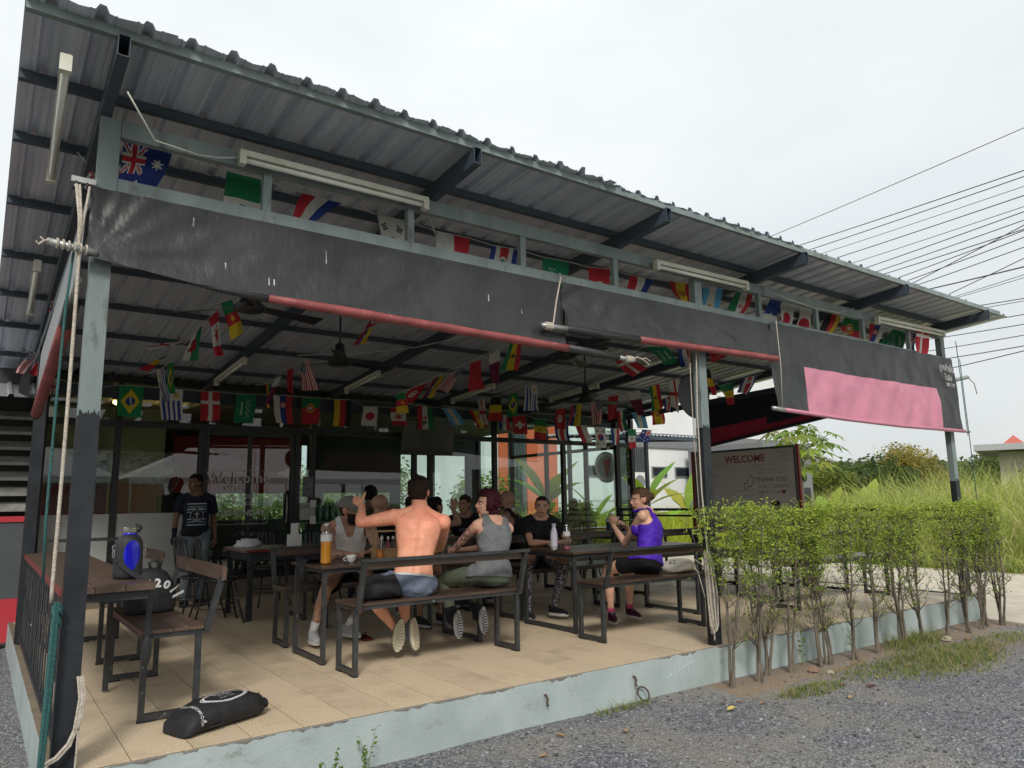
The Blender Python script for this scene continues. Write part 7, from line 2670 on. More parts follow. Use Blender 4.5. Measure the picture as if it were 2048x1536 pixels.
  s.shell(g, 'beard', hair_m, offs, 0.004,40,3, cols=c, thick=0.001)

 def shoe(s, ankle, toe, up=(0,0,1), upper=(0.02,0.02,0.02), sole=(0.65,0.65,0.62), sock=None, sock_h=0.0, mid=None, lift=0.0, lab=None, sole_tread=None):
  """ankle joint, toe direction; sole plane normal = up"""
  S = s.s
  A = Vector(ankle)
  r, f, u = basis(up, toe)
  H0 = 0.085 * S        # ankle above the sole
  L0, L1 = -0.075 * S, 0.19 * S
  um = fabric('shoe_%.2f_%.2f_%.2f' % tuple(upper), upper, rough=0.7, bump=0.4, bscale=90)
  sm_ = mat('sole_%.2f_%.2f' % (sole[0], sole[2]), sole, tuple(x * .8 for x in sole),0.6, scale=20)
  n, rows = 18,[]

  def outline(k, grow=0.0):
   pts = []
   for j in range(n):
    a = 2 * PI * j / n
    y = (L0 + L1) / 2 + (L1 - L0) / 2 * math.cos(a)
    q = (y - L0) / (L1 - L0)
    w = (0.034 + 0.014 * math.sin(PI * min(1, q * 1.05)) ** 1.0 + 0.006 * (q > .5) * math.sin(PI * (q - .5) * 2)) * S
    x = w * math.copysign(abs(math.sin(a)) ** 0.75, math.sin(a))
    pts.append((x * (1 + grow), y + grow * 0.02))
   return pts
  b_ = MB()
  vs = []
  for (h, g_, rock) in ((0.0,-0.06,1),(0.006,0.02,1),(0.024,0.03,.6),(0.030,0.0,.5)):
   for (x, y) in outline(0, g_):
    q = (y - L0) / (L1 - L0)
    z = h * S + 0.014 * S * max(0,(q - .75) * 4) ** 2 * rock * .25
    vs.append(A + r * x + f * y + u * (z - H0))
  k = 4
  fs = [(i * n + j, i * n + (j + 1) % n, (i + 1) * n + (j + 1) % n, (i + 1) * n + j) for i in range(k - 1) for j in range(n)] + [tuple(range(n - 1,-1,-1)), tuple((k - 1) * n + j for j in range(n))]
  b_.add(vs, fs)
  sh_ = MB()
  # upper: rings that shrink with height and retreat from the toe
  vs = []
  prof = [(0.022,0.96,0.0,1.0),(0.045,0.98,0.0,0.97),(0.062,0.90,0.0,0.78),(0.078,0.80,0.0,0.60),(0.094,0.74,0.0,0.47),(0.104,0.70,0.0,0.43)]
  for (h, ws, _, ln) in prof:
   for (x, y) in outline(0):
    yy = L0 + 0.004 * S + (y - L0) * ln
    vs.append(A + r * x * ws + f * yy + u * (h * S - H0))
  k = len(prof)
  fs = [(i * n + j, i * n + (j + 1) % n, (i + 1) * n + (j + 1) % n, (i + 1) * n + j) for i in range(k - 1) for j in range(n)] + [tuple(range(n - 1,-1,-1)), tuple((k - 1) * n + j for j in range(n))]
  sh_.add(vs, fs)
  so_ = part('shoe', sh_, um, s.t, smooth=True, label=lab)
  part('sole', b_, sm_, so_, smooth=True, sharp=50)
  lb = MB()
  lm = mat('laces', (0.5,0.5,0.5)) if sum(upper) < 0.3 else mat('laces_grey', (0.3,0.3,0.3))
  for q in range(4):
   y = 0.045 + q * 0.021
   z = 0.094 - q * 0.0135
   lb.tube([A + r * 0.020 * S + f * y * S + u * (z * S - H0 - .002), A + f * (y + 0.008) * S + u * (z * S - H0 + 0.008), A - r * 0.020 * S + f * y * S + u * (z * S - H0 - .002)],0.0028,4)
  part('laces', lb, lm, so_)
  if sole_tread:
   tb = MB()
   tm = mat('tread_%.2f' % sole_tread[0], sole_tread)
   for q in range(9):
    y = L0 + 0.03 + q * 0.025
    w = 0.030 if q < 3 else 0.036
    tb.add([A + r * (-w) + f * (y) - u * (H0 + .002), A + f * (y + 0.012) - u * (H0 + .002), A + r * w + f * y - u * (H0 + .002), A + r * w + f * (y + .010) - u * (H0 + .002), A + f * (y + .022) - u * (H0 + .002), A - r * w + f * (y + .010) - u * (H0 + .002)],[(0,1,4,5),(1,2,3,4)])
   part('tread', tb, tm, so_)
  if sock:
   lg = [l for l in s.legs if (Vector(l[3]) - A).length < 0.02]
   dirn = (Vector(lg[0][2]) - A).normalized() if lg else V(0,0,1)
   c_ = MB()
   c_.tube([A - dirn * 0.01, A + dirn * sock_h * 0.5, A + dirn * sock_h, A + dirn * (sock_h + .002)],[0.037 * S, 0.036 * S, 0.040 * S, 0.034 * S],14)
   part('sock', c_, fabric('sock_%.2f_%.2f' % (sock[0], sock[1]), sock), s.t, smooth=True)

def tee(p, sleeve=0.62, neckline=0.96, hem=-0.02, off=0.012):
 """t-shirt signed region"""
 tz = p.tz
 torso = np.where(p.T['torso'][1] | ((tz > -0.05) & ~p.T['head'][1] & (tz < 1.0) & ~(p.own >= 1)), np.minimum(tz - hem, neckline - tz + 0.0) * p.L, -9.0)
 torso = np.where(p.T['torso'][1], np.minimum((tz - hem) * p.L, (neckline - tz) * p.L + np.maximum(0, np.abs(p.tx) - 0.055) * 0.9),-9.0)
 gs = [torso]
 for sd in (-1,1):
  if ('ua', sd) in p.T:
   t, m = p.T[('ua', sd)]
   gs.append(np.where(m, (sleeve - t) * 0.285,-9.0))
 for sd in (-1,1):
  if ('th', sd) in p.T:
   t, m = p.T[('th', sd)]
   gs.append(np.where(m & (tz > hem) & (t < 0.25), np.minimum((tz - hem) * p.L, (.25 - t) * .43),-9.0))
 return p.g_or(*gs)

def tank(p, strap=0.085, scoop_b=0.86, scoop_f=0.78, arm_in=0.145, hem=-0.02, racer=False):
 tz, ax = p.tz, np.abs(p.tx)
 back = p.ty < 0
 # arm hole: narrower towards the shoulder
 sc_ = np.where(back, scoop_b, scoop_f)
 w_in = 0.062 + 0.0 * tz                      # neck opening half width at the top
 neck_open = np.where(tz > sc_, ((tz - sc_) / (1.0 - sc_)) ** 0.4 * w_in, -1)
 lim = np.interp(tz, [0.0,0.58,0.66,0.78,0.90,1.0,1.2],[0.30,0.30,0.165, arm_in, strap + 0.055, strap + 0.045, strap + 0.045])
 if racer:
  lim = np.where(back, np.interp(tz, [0.0,0.52,0.62,0.74,0.86,0.98,1.2],[0.30,0.30,0.17,0.105,0.088,0.115,0.12]), lim)
 g = np.minimum(lim - ax, (tz - hem) * p.L)
 g = np.where(tz > sc_, np.minimum(g, (ax - neck_open)), g)
 g = np.minimum(g, (1.22 - tz) * p.L)
 own = p.T['torso'][1]
 for sd in (-1,1):
  if ('ua', sd) in p.T:
   t, m = p.T[('ua', sd)]
   own = own | (m & (t < 0.15))
  if ('th', sd) in p.T:
   t, m = p.T[('th', sd)]
   own = own | (m & (tz > hem) & (t < 0.2))
 return np.where(own, g, -9.0)

def shorts(p, length=0.55, waist=0.10):
 tz = p.tz
 gs = []
 own = p.T['torso'][1]
 gs.append(np.where(own, (waist - tz) * p.L, -9.0))
 for sd in (-1,1):
  if ('th', sd) in p.T:
   t, m = p.T[('th', sd)]
   gs.append(np.where(m, np.minimum((length - t) * 0.43,(waist + 0.05 - tz) * p.L),-9.0))
 return p.g_or(*gs)

def trousers(p, ankle=0.93, waist=0.10):
 tz = p.tz
 gs = [np.where(p.T['torso'][1],(waist - tz) * p.L, -9.0)]
 for sd in (-1,1):
  if ('th', sd) in p.T:
   t, m = p.T[('th', sd)]
   gs.append(np.where(m, np.minimum(0.5,(waist + 0.05 - tz) * p.L),-9.0))
   t, m = p.T[('sh', sd)]
   gs.append(np.where(m, (ankle - t) * 0.42,-9.0))
 return p.g_or(*gs)

def flare(p, base, add, sides=(-1,1), key='th', t0=0.0):
 off = np.full(len(p.co), base)
 for sd in sides:
  if (key, sd) in p.T:
   t, m = p.T[(key, sd)]
   off = np.where(m, base + add * np.clip((t - t0),0,1), off)
 return off
# ---- the shirtless man with his left hand raised, seen from behind
p = Person('shirtless sunburnt man in grey blue shorts seen from behind, raising his left thumb', (2.88,1.10,0), 'people eating at the terrace tables', 0.0078,1.0,(0.76,0.38,0.245))
p.torso((2.875,1.08,0.625),(2.985,1.17,1.175), V(0.93,-0.36,-0.10), shw=0.205, hipw=0.095, chest=1.06, waist=1.06, bend=0.02)
p.arm(-1,(2.600,1.46,1.235), elbow=(2.545,1.36,1.095), musc=1.12, hand=(V(-0.35,0.55,0.55), V(0.1,-0.25,1).cross(V(-0.35,0.55,0.55)), dict(side=1, curl=0.95, fist=True, thumb_up=1.0)))
p.arm(1,(3.22,1.66,0.80), elbow=(3.335,1.43,0.865), musc=1.12, hand=(V(-0.7,0.5,-0.02), V(0,0,-1), dict(curl=0.5)))
p.leg(-1,(2.90,1.40,0.205), knee=(2.70,1.50,0.50), thick=1.0)
p.leg(1,(2.975,1.36,0.215), knee=(3.00,1.52,0.53), thick=1.0)
p.head((2.995,1.205,1.330), V(0.62,0.78,0.02), V(0.02,0.03,1), k=1.10)
p.finish()
back = np.clip((p.tz - 0.15) * 1.6,0,1) * (p.ty < 0.05)
red = back * (0.55 + 0.45 * np.clip(vnoise(p.co, 5,2.0),-1,1))
p.col = p.col * (1 + np.clip(red, 0,1)[:, None] * np.array([0.10,-0.16,-0.14]))
spine = np.exp(-(p.tx / 0.018) ** 2) * (p.ty < 0) * np.clip((p.tz - 0.05) * 4,0,1) * (p.tz < 0.9)
# spine furrow and shoulder blades as relief
p.co = p.co + p.nr * (-0.007 * spine * p.T['torso'][1])[:, None]
for sg in (-1,1):
 bl = np.exp(-(((p.tx - sg * 0.085) / 0.045) ** 2 + ((p.tz - 0.76) / 0.13) ** 2)) * (p.ty < 0) * p.T['torso'][1]
 p.co = p.co + p.nr * (0.010 * bl)[:, None]
 er = np.exp(-(((p.tx - sg * 0.035) / 0.018) ** 2)) * (p.ty < 0) * p.T['torso'][1] * (p.tz < 0.6) * (p.tz > 0.0)
 p.co = p.co + p.nr * (0.004 * er)[:, None]
p.brows((0.05,0.03,0.02))
p.body()
p.eyes()
p.hair((0.030,0.018,0.012), 'short', 0.016,0.012)
stub = p.head_own & (p.hz < -0.03) & (p.hy > 0.0)
sg_ = fabric('grey_blue_shorts', (0.135,0.165,0.225),(0.105,0.13,0.18), bump=0.4, bscale=60)
p.shell(shorts(p, 0.60,0.055), 'shorts', sg_, flare(p, 0.014,0.02),0.013,12,4)
p.shell(np.where(p.T['torso'][1], np.minimum((0.085 - p.tz),(p.tz - 0.05)) * p.L, -9.0), 'waistband', fabric('white_band', (0.6,0.6,0.58)),0.012,0.002)
for (an, td, ud) in (((2.90,1.40,0.205), V(-0.34,-0.35,-1.0), V(0.05,0.97,-0.38)),((2.975,1.36,0.215), V(-0.28,-0.12,-1.0), V(-0.50,0.82,-0.30))):
 p.shoe(an, td, ud, upper=(0.13,0.14,0.15), sole=(0.62,0.56,0.40), sole_tread=(0.42,0.37,0.25))

# ---- bearded man in the white tank top
p = Person('tattooed bearded man in a white tank top and grey cap leaning on the table', (2.95,2.55,0), 'people eating at the terrace tables', 0.0078,1.0,(0.50,0.28,0.19))
p.torso((3.00,2.66,0.61),(2.93,2.50,1.085), V(-0.96,0.22,0.0), shw=0.20, chest=1.06, waist=1.08, bend=0.04)
p.arm(1,(2.74,2.02,0.80), elbow=(2.665,2.24,0.80), musc=1.08, hand=(V(0.9,-0.05,0.0), V(0,0,-1), dict(curl=0.35)))
p.arm(-1,(2.93,2.02,0.81), elbow=(3.12,2.22,0.80), musc=1.08, hand=(V(-0.9,-0.2,0.0), V(0,0,-1), dict(curl=0.35)))
p.leg(1,(2.525,2.30,0.115), knee=(2.60,2.20,0.50))
p.leg(-1,(2.90,2.40,0.115), knee=(3.08,2.22,0.50))
p.head((2.915,2.43,1.185), V(0.55,-0.80,-0.05), V(0.0,-0.15,1), k=1.08)
p.finish()
for k_, tt in ((('ua', 1),(0,1)),(('fa', 1),(0,.9)),(('ua', -1),(0.0,1)),(('fa', -1),(0,.9)),(('th', 1),(0.4,1.1)),(('sh', 1),(0.0,0.75))):
 p.tattoo(k_, tt[0], tt[1],0.085,2.0 + tt[1], sc_=34)
ch_ = p.T['torso'][1] & (p.tz > 0.78) & (np.abs(p.tx) < 0.06) & (p.ty > 0)
p.col[ch_] *= 0.72
p.brows((0.03,0.02,0.015))
p.body()
p.eyes()
p.beard((0.026,0.016,0.011),0.014)
p.hair((0.035,0.022,0.015), 'short', 0.006,0.003)
p.shell(tank(p, 0.075,0.86,0.74,0.13), 'tank_top', fabric('white_ribbed_cotton', (0.62,0.61,0.62),(0.52,0.51,0.53), bump=0.35),0.010,0.012,11,7)
p.shell(shorts(p, 0.72,0.06), 'shorts', fabric('black_shorts', (0.012,0.012,0.013)), flare(p, 0.016,0.022),0.012,12,4)
hx, hy, hz = p.hx, p.hy, p.hz
gcap = np.where(p.head_own, hz - 0.030,-9)
capm = fabric('grey_cap', (0.20,0.19,0.175),(0.17,0.16,0.15))
p.shell(gcap, 'cap', capm, 0.016,0.002)
b = MB()
vs = []
for i in range(9):
 a = -1.15 + 2.3 * i / 8
 for rr_, zz in ((0.088,0.040),(0.165,0.030 - 0.012 * abs(math.sin(a)))):
  vs.append(p.W(math.sin(a) * rr_ * 0.80,0.000 + math.cos(a) * rr_, zz))
vs2 = [v + p.hu * 0.004 for v in vs]
fs = [(2 * i, 2 * i + 1,2 * i + 3,2 * i + 2) for i in range(8)] + [(18 + 2 * i + 2,18 + 2 * i + 3,18 + 2 * i + 1,18 + 2 * i) for i in range(8)] + [(2 * i + 1,18 + 2 * i + 1,18 + 2 * i + 3,2 * i + 3) for i in range(8)]
b.add(vs + vs2, fs)
part('cap_brim', b, capm, p.t)
text_mesh('NY', 0.04, mat('white_thread', (0.6,0.6,0.6)), p.t, p.W(-0.0,0.111,0.085),-p.hr, (p.hu * 0.85 - p.hf * 0.5), name='cap_emblem', bold=0.001)
for an, d in (((2.525,2.30,0.115), V(-0.1,-0.9,0)),((2.90,2.40,0.115), V(0.25,-0.9,0))):
 p.shoe(an, d, V(0,0,1), upper=(0.40,0.40,0.40), sole=(0.60,0.60,0.57), sock=(0.66,0.66,0.65), sock_h=0.10)
b = MB()
lg = p.legs[0]
for q in range(3):
 a0 = Vector(lg[1]).lerp(Vector(lg[2]),0.60 + 0.0)
 s_dir = V(-0.85,-0.45,0.25).normalized()
 u_ = (Vector(lg[2]) - Vector(lg[1])).normalized()
 c0 = a0 + s_dir * 0.100 + V(0.022 * (q - 1),-0.012 * (q - 1),0.012 * q)
 b.obox(c0 - u_ * 0.035, c0 + u_ * 0.035,0.010,0.004, up=s_dir)
part('stripes', b, mat('white_thread', (0.6,0.6,0.6)), p.t)
b = MB()
w_ = p.arms[1][3]
b.tube([Vector(w_) + V(0.0,0.028 * math.cos(a),0.028 * math.sin(a)) + V(0.02,0,0) for a in np.linspace(0,2 * PI, 13)],0.008,6)
part('wristwatch', b, M['white'], p.t)

# ---- red haired woman in the grey tank top
p = Person('woman with short burgundy hair, grey tank top and a tattooed arm at the bench end', (3.66,1.12,0), 'people eating at the terrace tables', 0.0078,0.95,(0.64,0.37,0.27))
p.torso((3.655,1.10,0.625),(3.715,1.16,1.085), V(0.95,-0.12,-0.03), shw=0.168, hipw=0.098, chest=0.90, waist=0.90, hips=1.05, bend=0.03)
p.arm(-1,(3.50,1.78,0.80), elbow=(3.50,1.50,0.815), musc=0.86, hand=(V(0.2,0.9,0), V(0,0,-1), dict(curl=0.4)))
p.arm(1,(3.72,1.80,0.80), elbow=(3.90,1.52,0.83), musc=0.86, hand=(V(-0.6,0.5,0), V(0,0,-1), dict(curl=0.4)))
p.leg(-1,(3.475,1.45,0.215), knee=(3.44,1.55,0.57), thick=0.98)
p.leg(1,(3.765,1.49,0.215), knee=(3.78,1.60,0.57), thick=0.98)
p.head((3.665,1.170,1.225), V(-0.93,0.30,0.0), V(0.06,-0.02,1), k=1.06, jaw=0.88, female=True)
p.finish()
for k_, tt in ((('ua', -1),(0.12,1)),(('fa', -1),(0,.95))):
 p.tattoo(k_, tt[0], tt[1],0.20,5.0,(0.07,0.08,0.09),24)
p.brows((0.08,0.04,0.03))
p.body()
p.eyes()
p.hair((0.060,0.010,0.018), 'long', 0.022,0.014)
p.shell(tank(p, 0.075,0.86,0.80,0.125, hem=-0.04), 'tank_top', fabric('grey_tank', (0.155,0.165,0.17),(0.125,0.135,0.14)),0.011,0.013,11,2)
ol = fabric('olive_leggings', (0.105,0.125,0.085),(0.075,0.095,0.062), scale=9)
p.shell(trousers(p, 0.80,0.08), 'leggings', ol, 0.005,0.003,14,4)
for sd in (-1,1):
 t, m = p.T[('sh', sd)]
 p.shell(np.where(m, np.minimum(t - 0.66,1.02 - t) * .42,-9), 'ankle_weight', fabric('black_neoprene_cuff', (0.018,0.02,0.025)),0.018,0.004)
for an in ((3.475,1.45,0.215),(3.765,1.49,0.215)):
 p.shoe(an, V(-0.26,-0.45,-0.86), V(-0.25,0.86,-0.42), upper=(0.025,0.028,0.03), sole=(0.60,0.60,0.60), sole_tread=(0.03,0.03,0.035))

# ---- woman in the black shirt facing the camera
p = Person('woman in a black t-shirt and snakeskin leggings leaning on the second table', (5.15,2.38,0), 'people eating at the terrace tables', 0.0078,0.95,(0.60,0.35,0.24))
p.torso((5.20,2.44,0.61),(5.185,2.36,1.060), V(-0.90,0.42,0.0), shw=0.182, chest=0.96, waist=1.02, hips=1.06)
p.bust(1.0)
p.arm(1,(5.03,2.00,0.805), elbow=(4.92,2.20,0.80), musc=0.94, hand=(V(0.85,-0.30,0.0), V(0,0,-1), dict(curl=0.4)))
p.arm(-1,(5.08,1.93,0.805), elbow=(5.36,2.08,0.80), musc=0.94, hand=(V(-0.9,-0.2,0.0), V(0,0,-1), dict(curl=0.4)))
p.leg(1,(4.80,2.12,0.12), knee=(4.82,2.14,0.56), thick=1.02)
p.leg(-1,(5.10,2.05,0.12), knee=(5.22,2.00,0.55), thick=1.02)
p.head((5.180,2.325,1.180), V(-0.62,-0.78,0.05), V(0.05,0,1), k=1.05, jaw=0.92, female=True)
p.finish()
p.brows((0.06,0.035,0.025))
p.body()
p.eyes()
p.hair((0.040,0.020,0.014), 'short', 0.008,0.003, line=0.058)
p.shell(tee(p, 0.66,0.95,-0.10), 't_shirt', fabric('black_tee', (0.014,0.014,0.016),(0.02,0.02,0.022)), flare(p, 0.011,0.014, key='ua'),0.012,10,6)
snake = mat('snakeskin_leggings', (0.012,0.010,0.016),(0.30,0.27,0.34),0.6, scale=55, ramp=(0.50,0.56), detail=2, bump=0.1)
p.shell(trousers(p, 0.97,0.05), 'leggings', snake, 0.005,0.002,14,4)
for an, d in (((4.80,2.12,0.105), V(-0.25,-0.95,0)),((5.10,2.05,0.12), V(0.28,-0.9,-0.05))):
 p.shoe(an, d, V(0,0,1), upper=(0.014,0.015,0.018), sole=(0.60,0.60,0.58), sock=(0.5,0.5,0.5), sock_h=0.04)

# ---- woman in the purple tank top, drinking
p = Person('woman with a hair bun and purple racerback top holding a cup on the second bench', (5.45,1.0,0), 'people eating at the terrace tables', 0.0078,0.97,(0.62,0.37,0.26))
p.torso((5.43,0.98,0.625),(5.565,1.06,1.090), V(0.86,0.42,-0.03), shw=0.175, hipw=0.10, chest=0.94, waist=0.98, hips=1.10, bend=0.03)
p.bust(0.9)
p.arm(-1,(5.46,1.47,0.985), elbow=(5.50,1.34,0.80), musc=0.98, hand=(V(-0.25,-0.1,0.75), V(0.65,0.3,0.2), dict(curl=0.75, fist=True)))
p.arm(1,(5.62,1.46,0.985), elbow=(5.74,1.42,0.84), musc=0.98, hand=(V(-0.75,0.1,0.45), V(-0.2,0.2,-0.6), dict(curl=0.75, fist=True)))
p.leg(-1,(5.335,1.41,0.12), knee=(5.30,1.40,0.55), thick=1.05)
p.leg(1,(5.690,1.50,0.12), knee=(5.64,1.45,0.55), thick=1.05)
p.head((5.515,1.115,1.240), V(-0.93,0.36,-0.02), V(-0.03,0.02,1), k=1.06, jaw=0.9, female=True)
p.finish()
p.brows((0.12,0.07,0.04))
p.body()
p.eyes()
hc_ = (0.13,0.072,0.042)
p.hair(hc_, 'short', 0.011,0.008, line=0.050)
b = MB()
b.ell(p.W(0,-0.125,0.035),0.036,0.034,0.036,18,12, noi=0.25)
b.tube([p.W(0,-0.085,0.03), p.W(0,-0.10,0.035)],0.022,10)
me = b.mesh('hair_bun', hair_m, True, org_of(p.t))
vcols(me, len(b.v), np.tile(np.array(hc_),(len(b.v),1)))
mesh_obj('hair_bun', me, p.t)
p.shell(tank(p, 0.07,0.90,0.84,0.135, hem=0.00), 'tank_top', fabric('purple_jersey', (0.075,0.020,0.42),(0.055,0.014,0.33), rough=0.6),0.012,0.014,10,2)
p.shell(shorts(p, 0.62,0.10), 'shorts', fabric('black_tights', (0.012,0.012,0.014)),0.007,0.003,12,4)
for an, d in (((5.335,1.41,0.105), V(-0.45,-0.70,0)),((5.690,1.50,0.105), V(-0.15,-0.95,0))):
 p.shoe(an, V(0.75,-0.45,0) if False else d, V(0,0,1), upper=(0.055,0.012,0.032), sole=(0.52,0.50,0.47), sock=(0.55,0.07,0.17), sock_h=0.055)
cu_ = thing('coffee_cup', 'small white cup held up by the woman in purple', 'cup', (5.50,1.52,1.02))
b = MB()
b.lathe((5.535,1.535,1.02),[(0.020,0),(0.032,0.02),(0.038,0.05),(0.034,0.05),(0.02,0.01)],18)
part('cup_body', b, cr, cu_, smooth=True)
b = MB()
b.tube([(5.575 + 0.022 * math.sin(a),1.53,1.045 + 0.015 * math.cos(a)) for a in np.linspace(0, PI, 8)],0.004,6)
part('cup_handle', b, cr, cu_, smooth=True)

# ---- man standing by the glass in the anchor shirt
p = Person('man standing by the glass door in a navy anchor t-shirt, jeans and a dark glove', (2.30,5.90,0), None, 0.0085,0.955,(0.16,0.085,0.052))
p.torso((2.30,5.90,0.89),(2.295,5.90,1.385), V(-0.97,0.12,0), shw=0.185, chest=1.0, waist=1.05)
p.arm(1,(2.03,5.80,0.88), elbow=(2.055,5.90,1.07), musc=0.92, hand=(V(-0.05,-0.1,-0.95), V(0.6,0.6,0), dict(curl=0.4)))
p.arm(-1,(2.54,5.86,0.84), elbow=(2.53,5.93,1.06), musc=0.92, hand=(V(0.02,-0.1,-0.95), V(-0.6,0.6,0), dict(curl=0.4)))
p.leg(1,(2.22,5.88,0.09), knee=(2.21,5.86,0.49), thick=0.95)
p.leg(-1,(2.40,5.98,0.09), knee=(2.40,5.92,0.49), thick=0.95)
p.head((2.268,5.89,1.535), V(-0.85,-0.55,-0.12), V(0,0,1), k=1.05)
p.finish()
p.brows((0.01,0.008,0.006))
p.body()
p.eyes()
p.hair((0.010,0.008,0.008), 'short', 0.012,0.008)
tsh = p.shell(tee(p, 0.62,0.97,-0.02), 't_shirt', fabric('navy_tee', (0.010,0.013,0.024),(0.014,0.018,0.03)), flare(p, 0.014,0.02, key='ua'),0.012,9,6)
p.shell(trousers(p, 1.0,0.08), 'jeans', fabric('faded_denim', (0.105,0.135,0.16),(0.16,0.19,0.21), scale=5), flare(p, 0.014,0.02, key='sh'),0.012,9,4)
for key, lo, hi in ((('fa', 1),0.55,1.3),(('hand', 1),-1,3)):
 t, m = p.T[key]
 p.shell(np.where(m, (t - lo) * .2,-9), 'glove', fabric('dark_glove', (0.012,0.014,0.022)),0.005,0.002)
fx0 = p.pel + p.u * p.L * 0.55 + p.f * 0.150
pm = mat('shirt_print', (0.42,0.42,0.40),(0.3,0.3,0.29),0.8)
pmb = mat('shirt_print_blue', (0.10,0.22,0.32), None, 0.8)

def on_chest(x, z):
 ny = 0.137 - 0.42 * x * x / 0.3 * 1.6
 return p.pel + p.u * (p.L * 0.48 + z) + p.r * (-x) + p.f * ny

b, b2 = MB(), MB()
for k, z in enumerate((0.15,0.115,0.08,0.045,-0.045,-0.08,-0.115)):
 tgt = b if k % 2 == 0 else b2
 for i in range(10):
  x0, x1 = -0.115 + 0.023 * i, -0.115 + 0.023 * (i + 1)
  xm = (x0 + x1) / 2
  if abs(z) < 0.09 and math.hypot(xm, z) < 0.085:
   continue
  tgt.quad(on_chest(x0, z - 0.006), on_chest(x1, z - 0.006), on_chest(x1, z + 0.006), on_chest(x0, z + 0.006))
for i in range(20):
 a0, a1 = 2 * PI * i / 20,2 * PI * (i + 1) / 20
 b.quad(on_chest(.075 * math.cos(a0),.075 * math.sin(a0)), on_chest(.080 * math.cos(a0),.080 * math.sin(a0)), on_chest(.080 * math.cos(a1),.080 * math.sin(a1)), on_chest(.075 * math.cos(a1),.075 * math.sin(a1)))
aw_ = [((-0.006,-0.055),(0.006,0.035)),((-0.03,0.018),(0.03,0.027))]
for (p0, p1) in aw_:
 b.quad(on_chest(p0[0], p0[1]), on_chest(p1[0], p0[1]), on_chest(p1[0], p1[1]), on_chest(p0[0], p1[1]))
for i in range(12):
 a0, a1 = PI * 1.1 + PI * .8 * i / 12, PI * 1.1 + PI * .8 * (i + 1) / 12
 b.quad(on_chest(.040 * math.cos(a0),-.01 + .045 * math.sin(a0)), on_chest(.050 * math.cos(a0),-.01 + .055 * math.sin(a0)), on_chest(.050 * math.cos(a1),-.01 + .055 * math.sin(a1)), on_chest(.040 * math.cos(a1),-.01 + .045 * math.sin(a1)))
for i in range(10):
 a0, a1 = 2 * PI * i / 10,2 * PI * (i + 1) / 10
 b.quad(on_chest(.006 * math.cos(a0),.043 + .006 * math.sin(a0)), on_chest(.011 * math.cos(a0),.043 + .011 * math.sin(a0)), on_chest(.011 * math.cos(a1),.043 + .011 * math.sin(a1)), on_chest(.006 * math.cos(a1),.043 + .006 * math.sin(a1)))
pr1 = part('shirt_print', b, pm, p.t, label='white anchor and stripes printed on the shirt')
part('shirt_print', b2, pmb, p.t)
for o_ in list(p.t.children):
 if o_.name.startswith('shirt_print'):
  drape(o_, tsh, p.f, 0.004)
drape(text_mesh('NKUBU', 0.045, pm, p.t, on_chest(0,0.098) + p.f * 0.004,-p.r, p.u, name='shirt_lettering'), tsh, p.f, 0.004)
b = MB()
b.ell(p.pel + p.u * 0.03 + p.f * 0.135 + p.r * 0.03,0.12,0.045,0.055,16,10)
part('belt_bag', b, fabric('black_belt_bag', (0.015,0.014,0.014)), p.t, smooth=True)
for an, d in (((2.22,5.88,0.09), V(-0.45,-0.85,0)),((2.40,5.98,0.09), V(0.25,-0.95,0))):
 p.shoe(an, d, V(0,0,1), upper=(0.012,0.012,0.012), sole=(0.02,0.02,0.02))

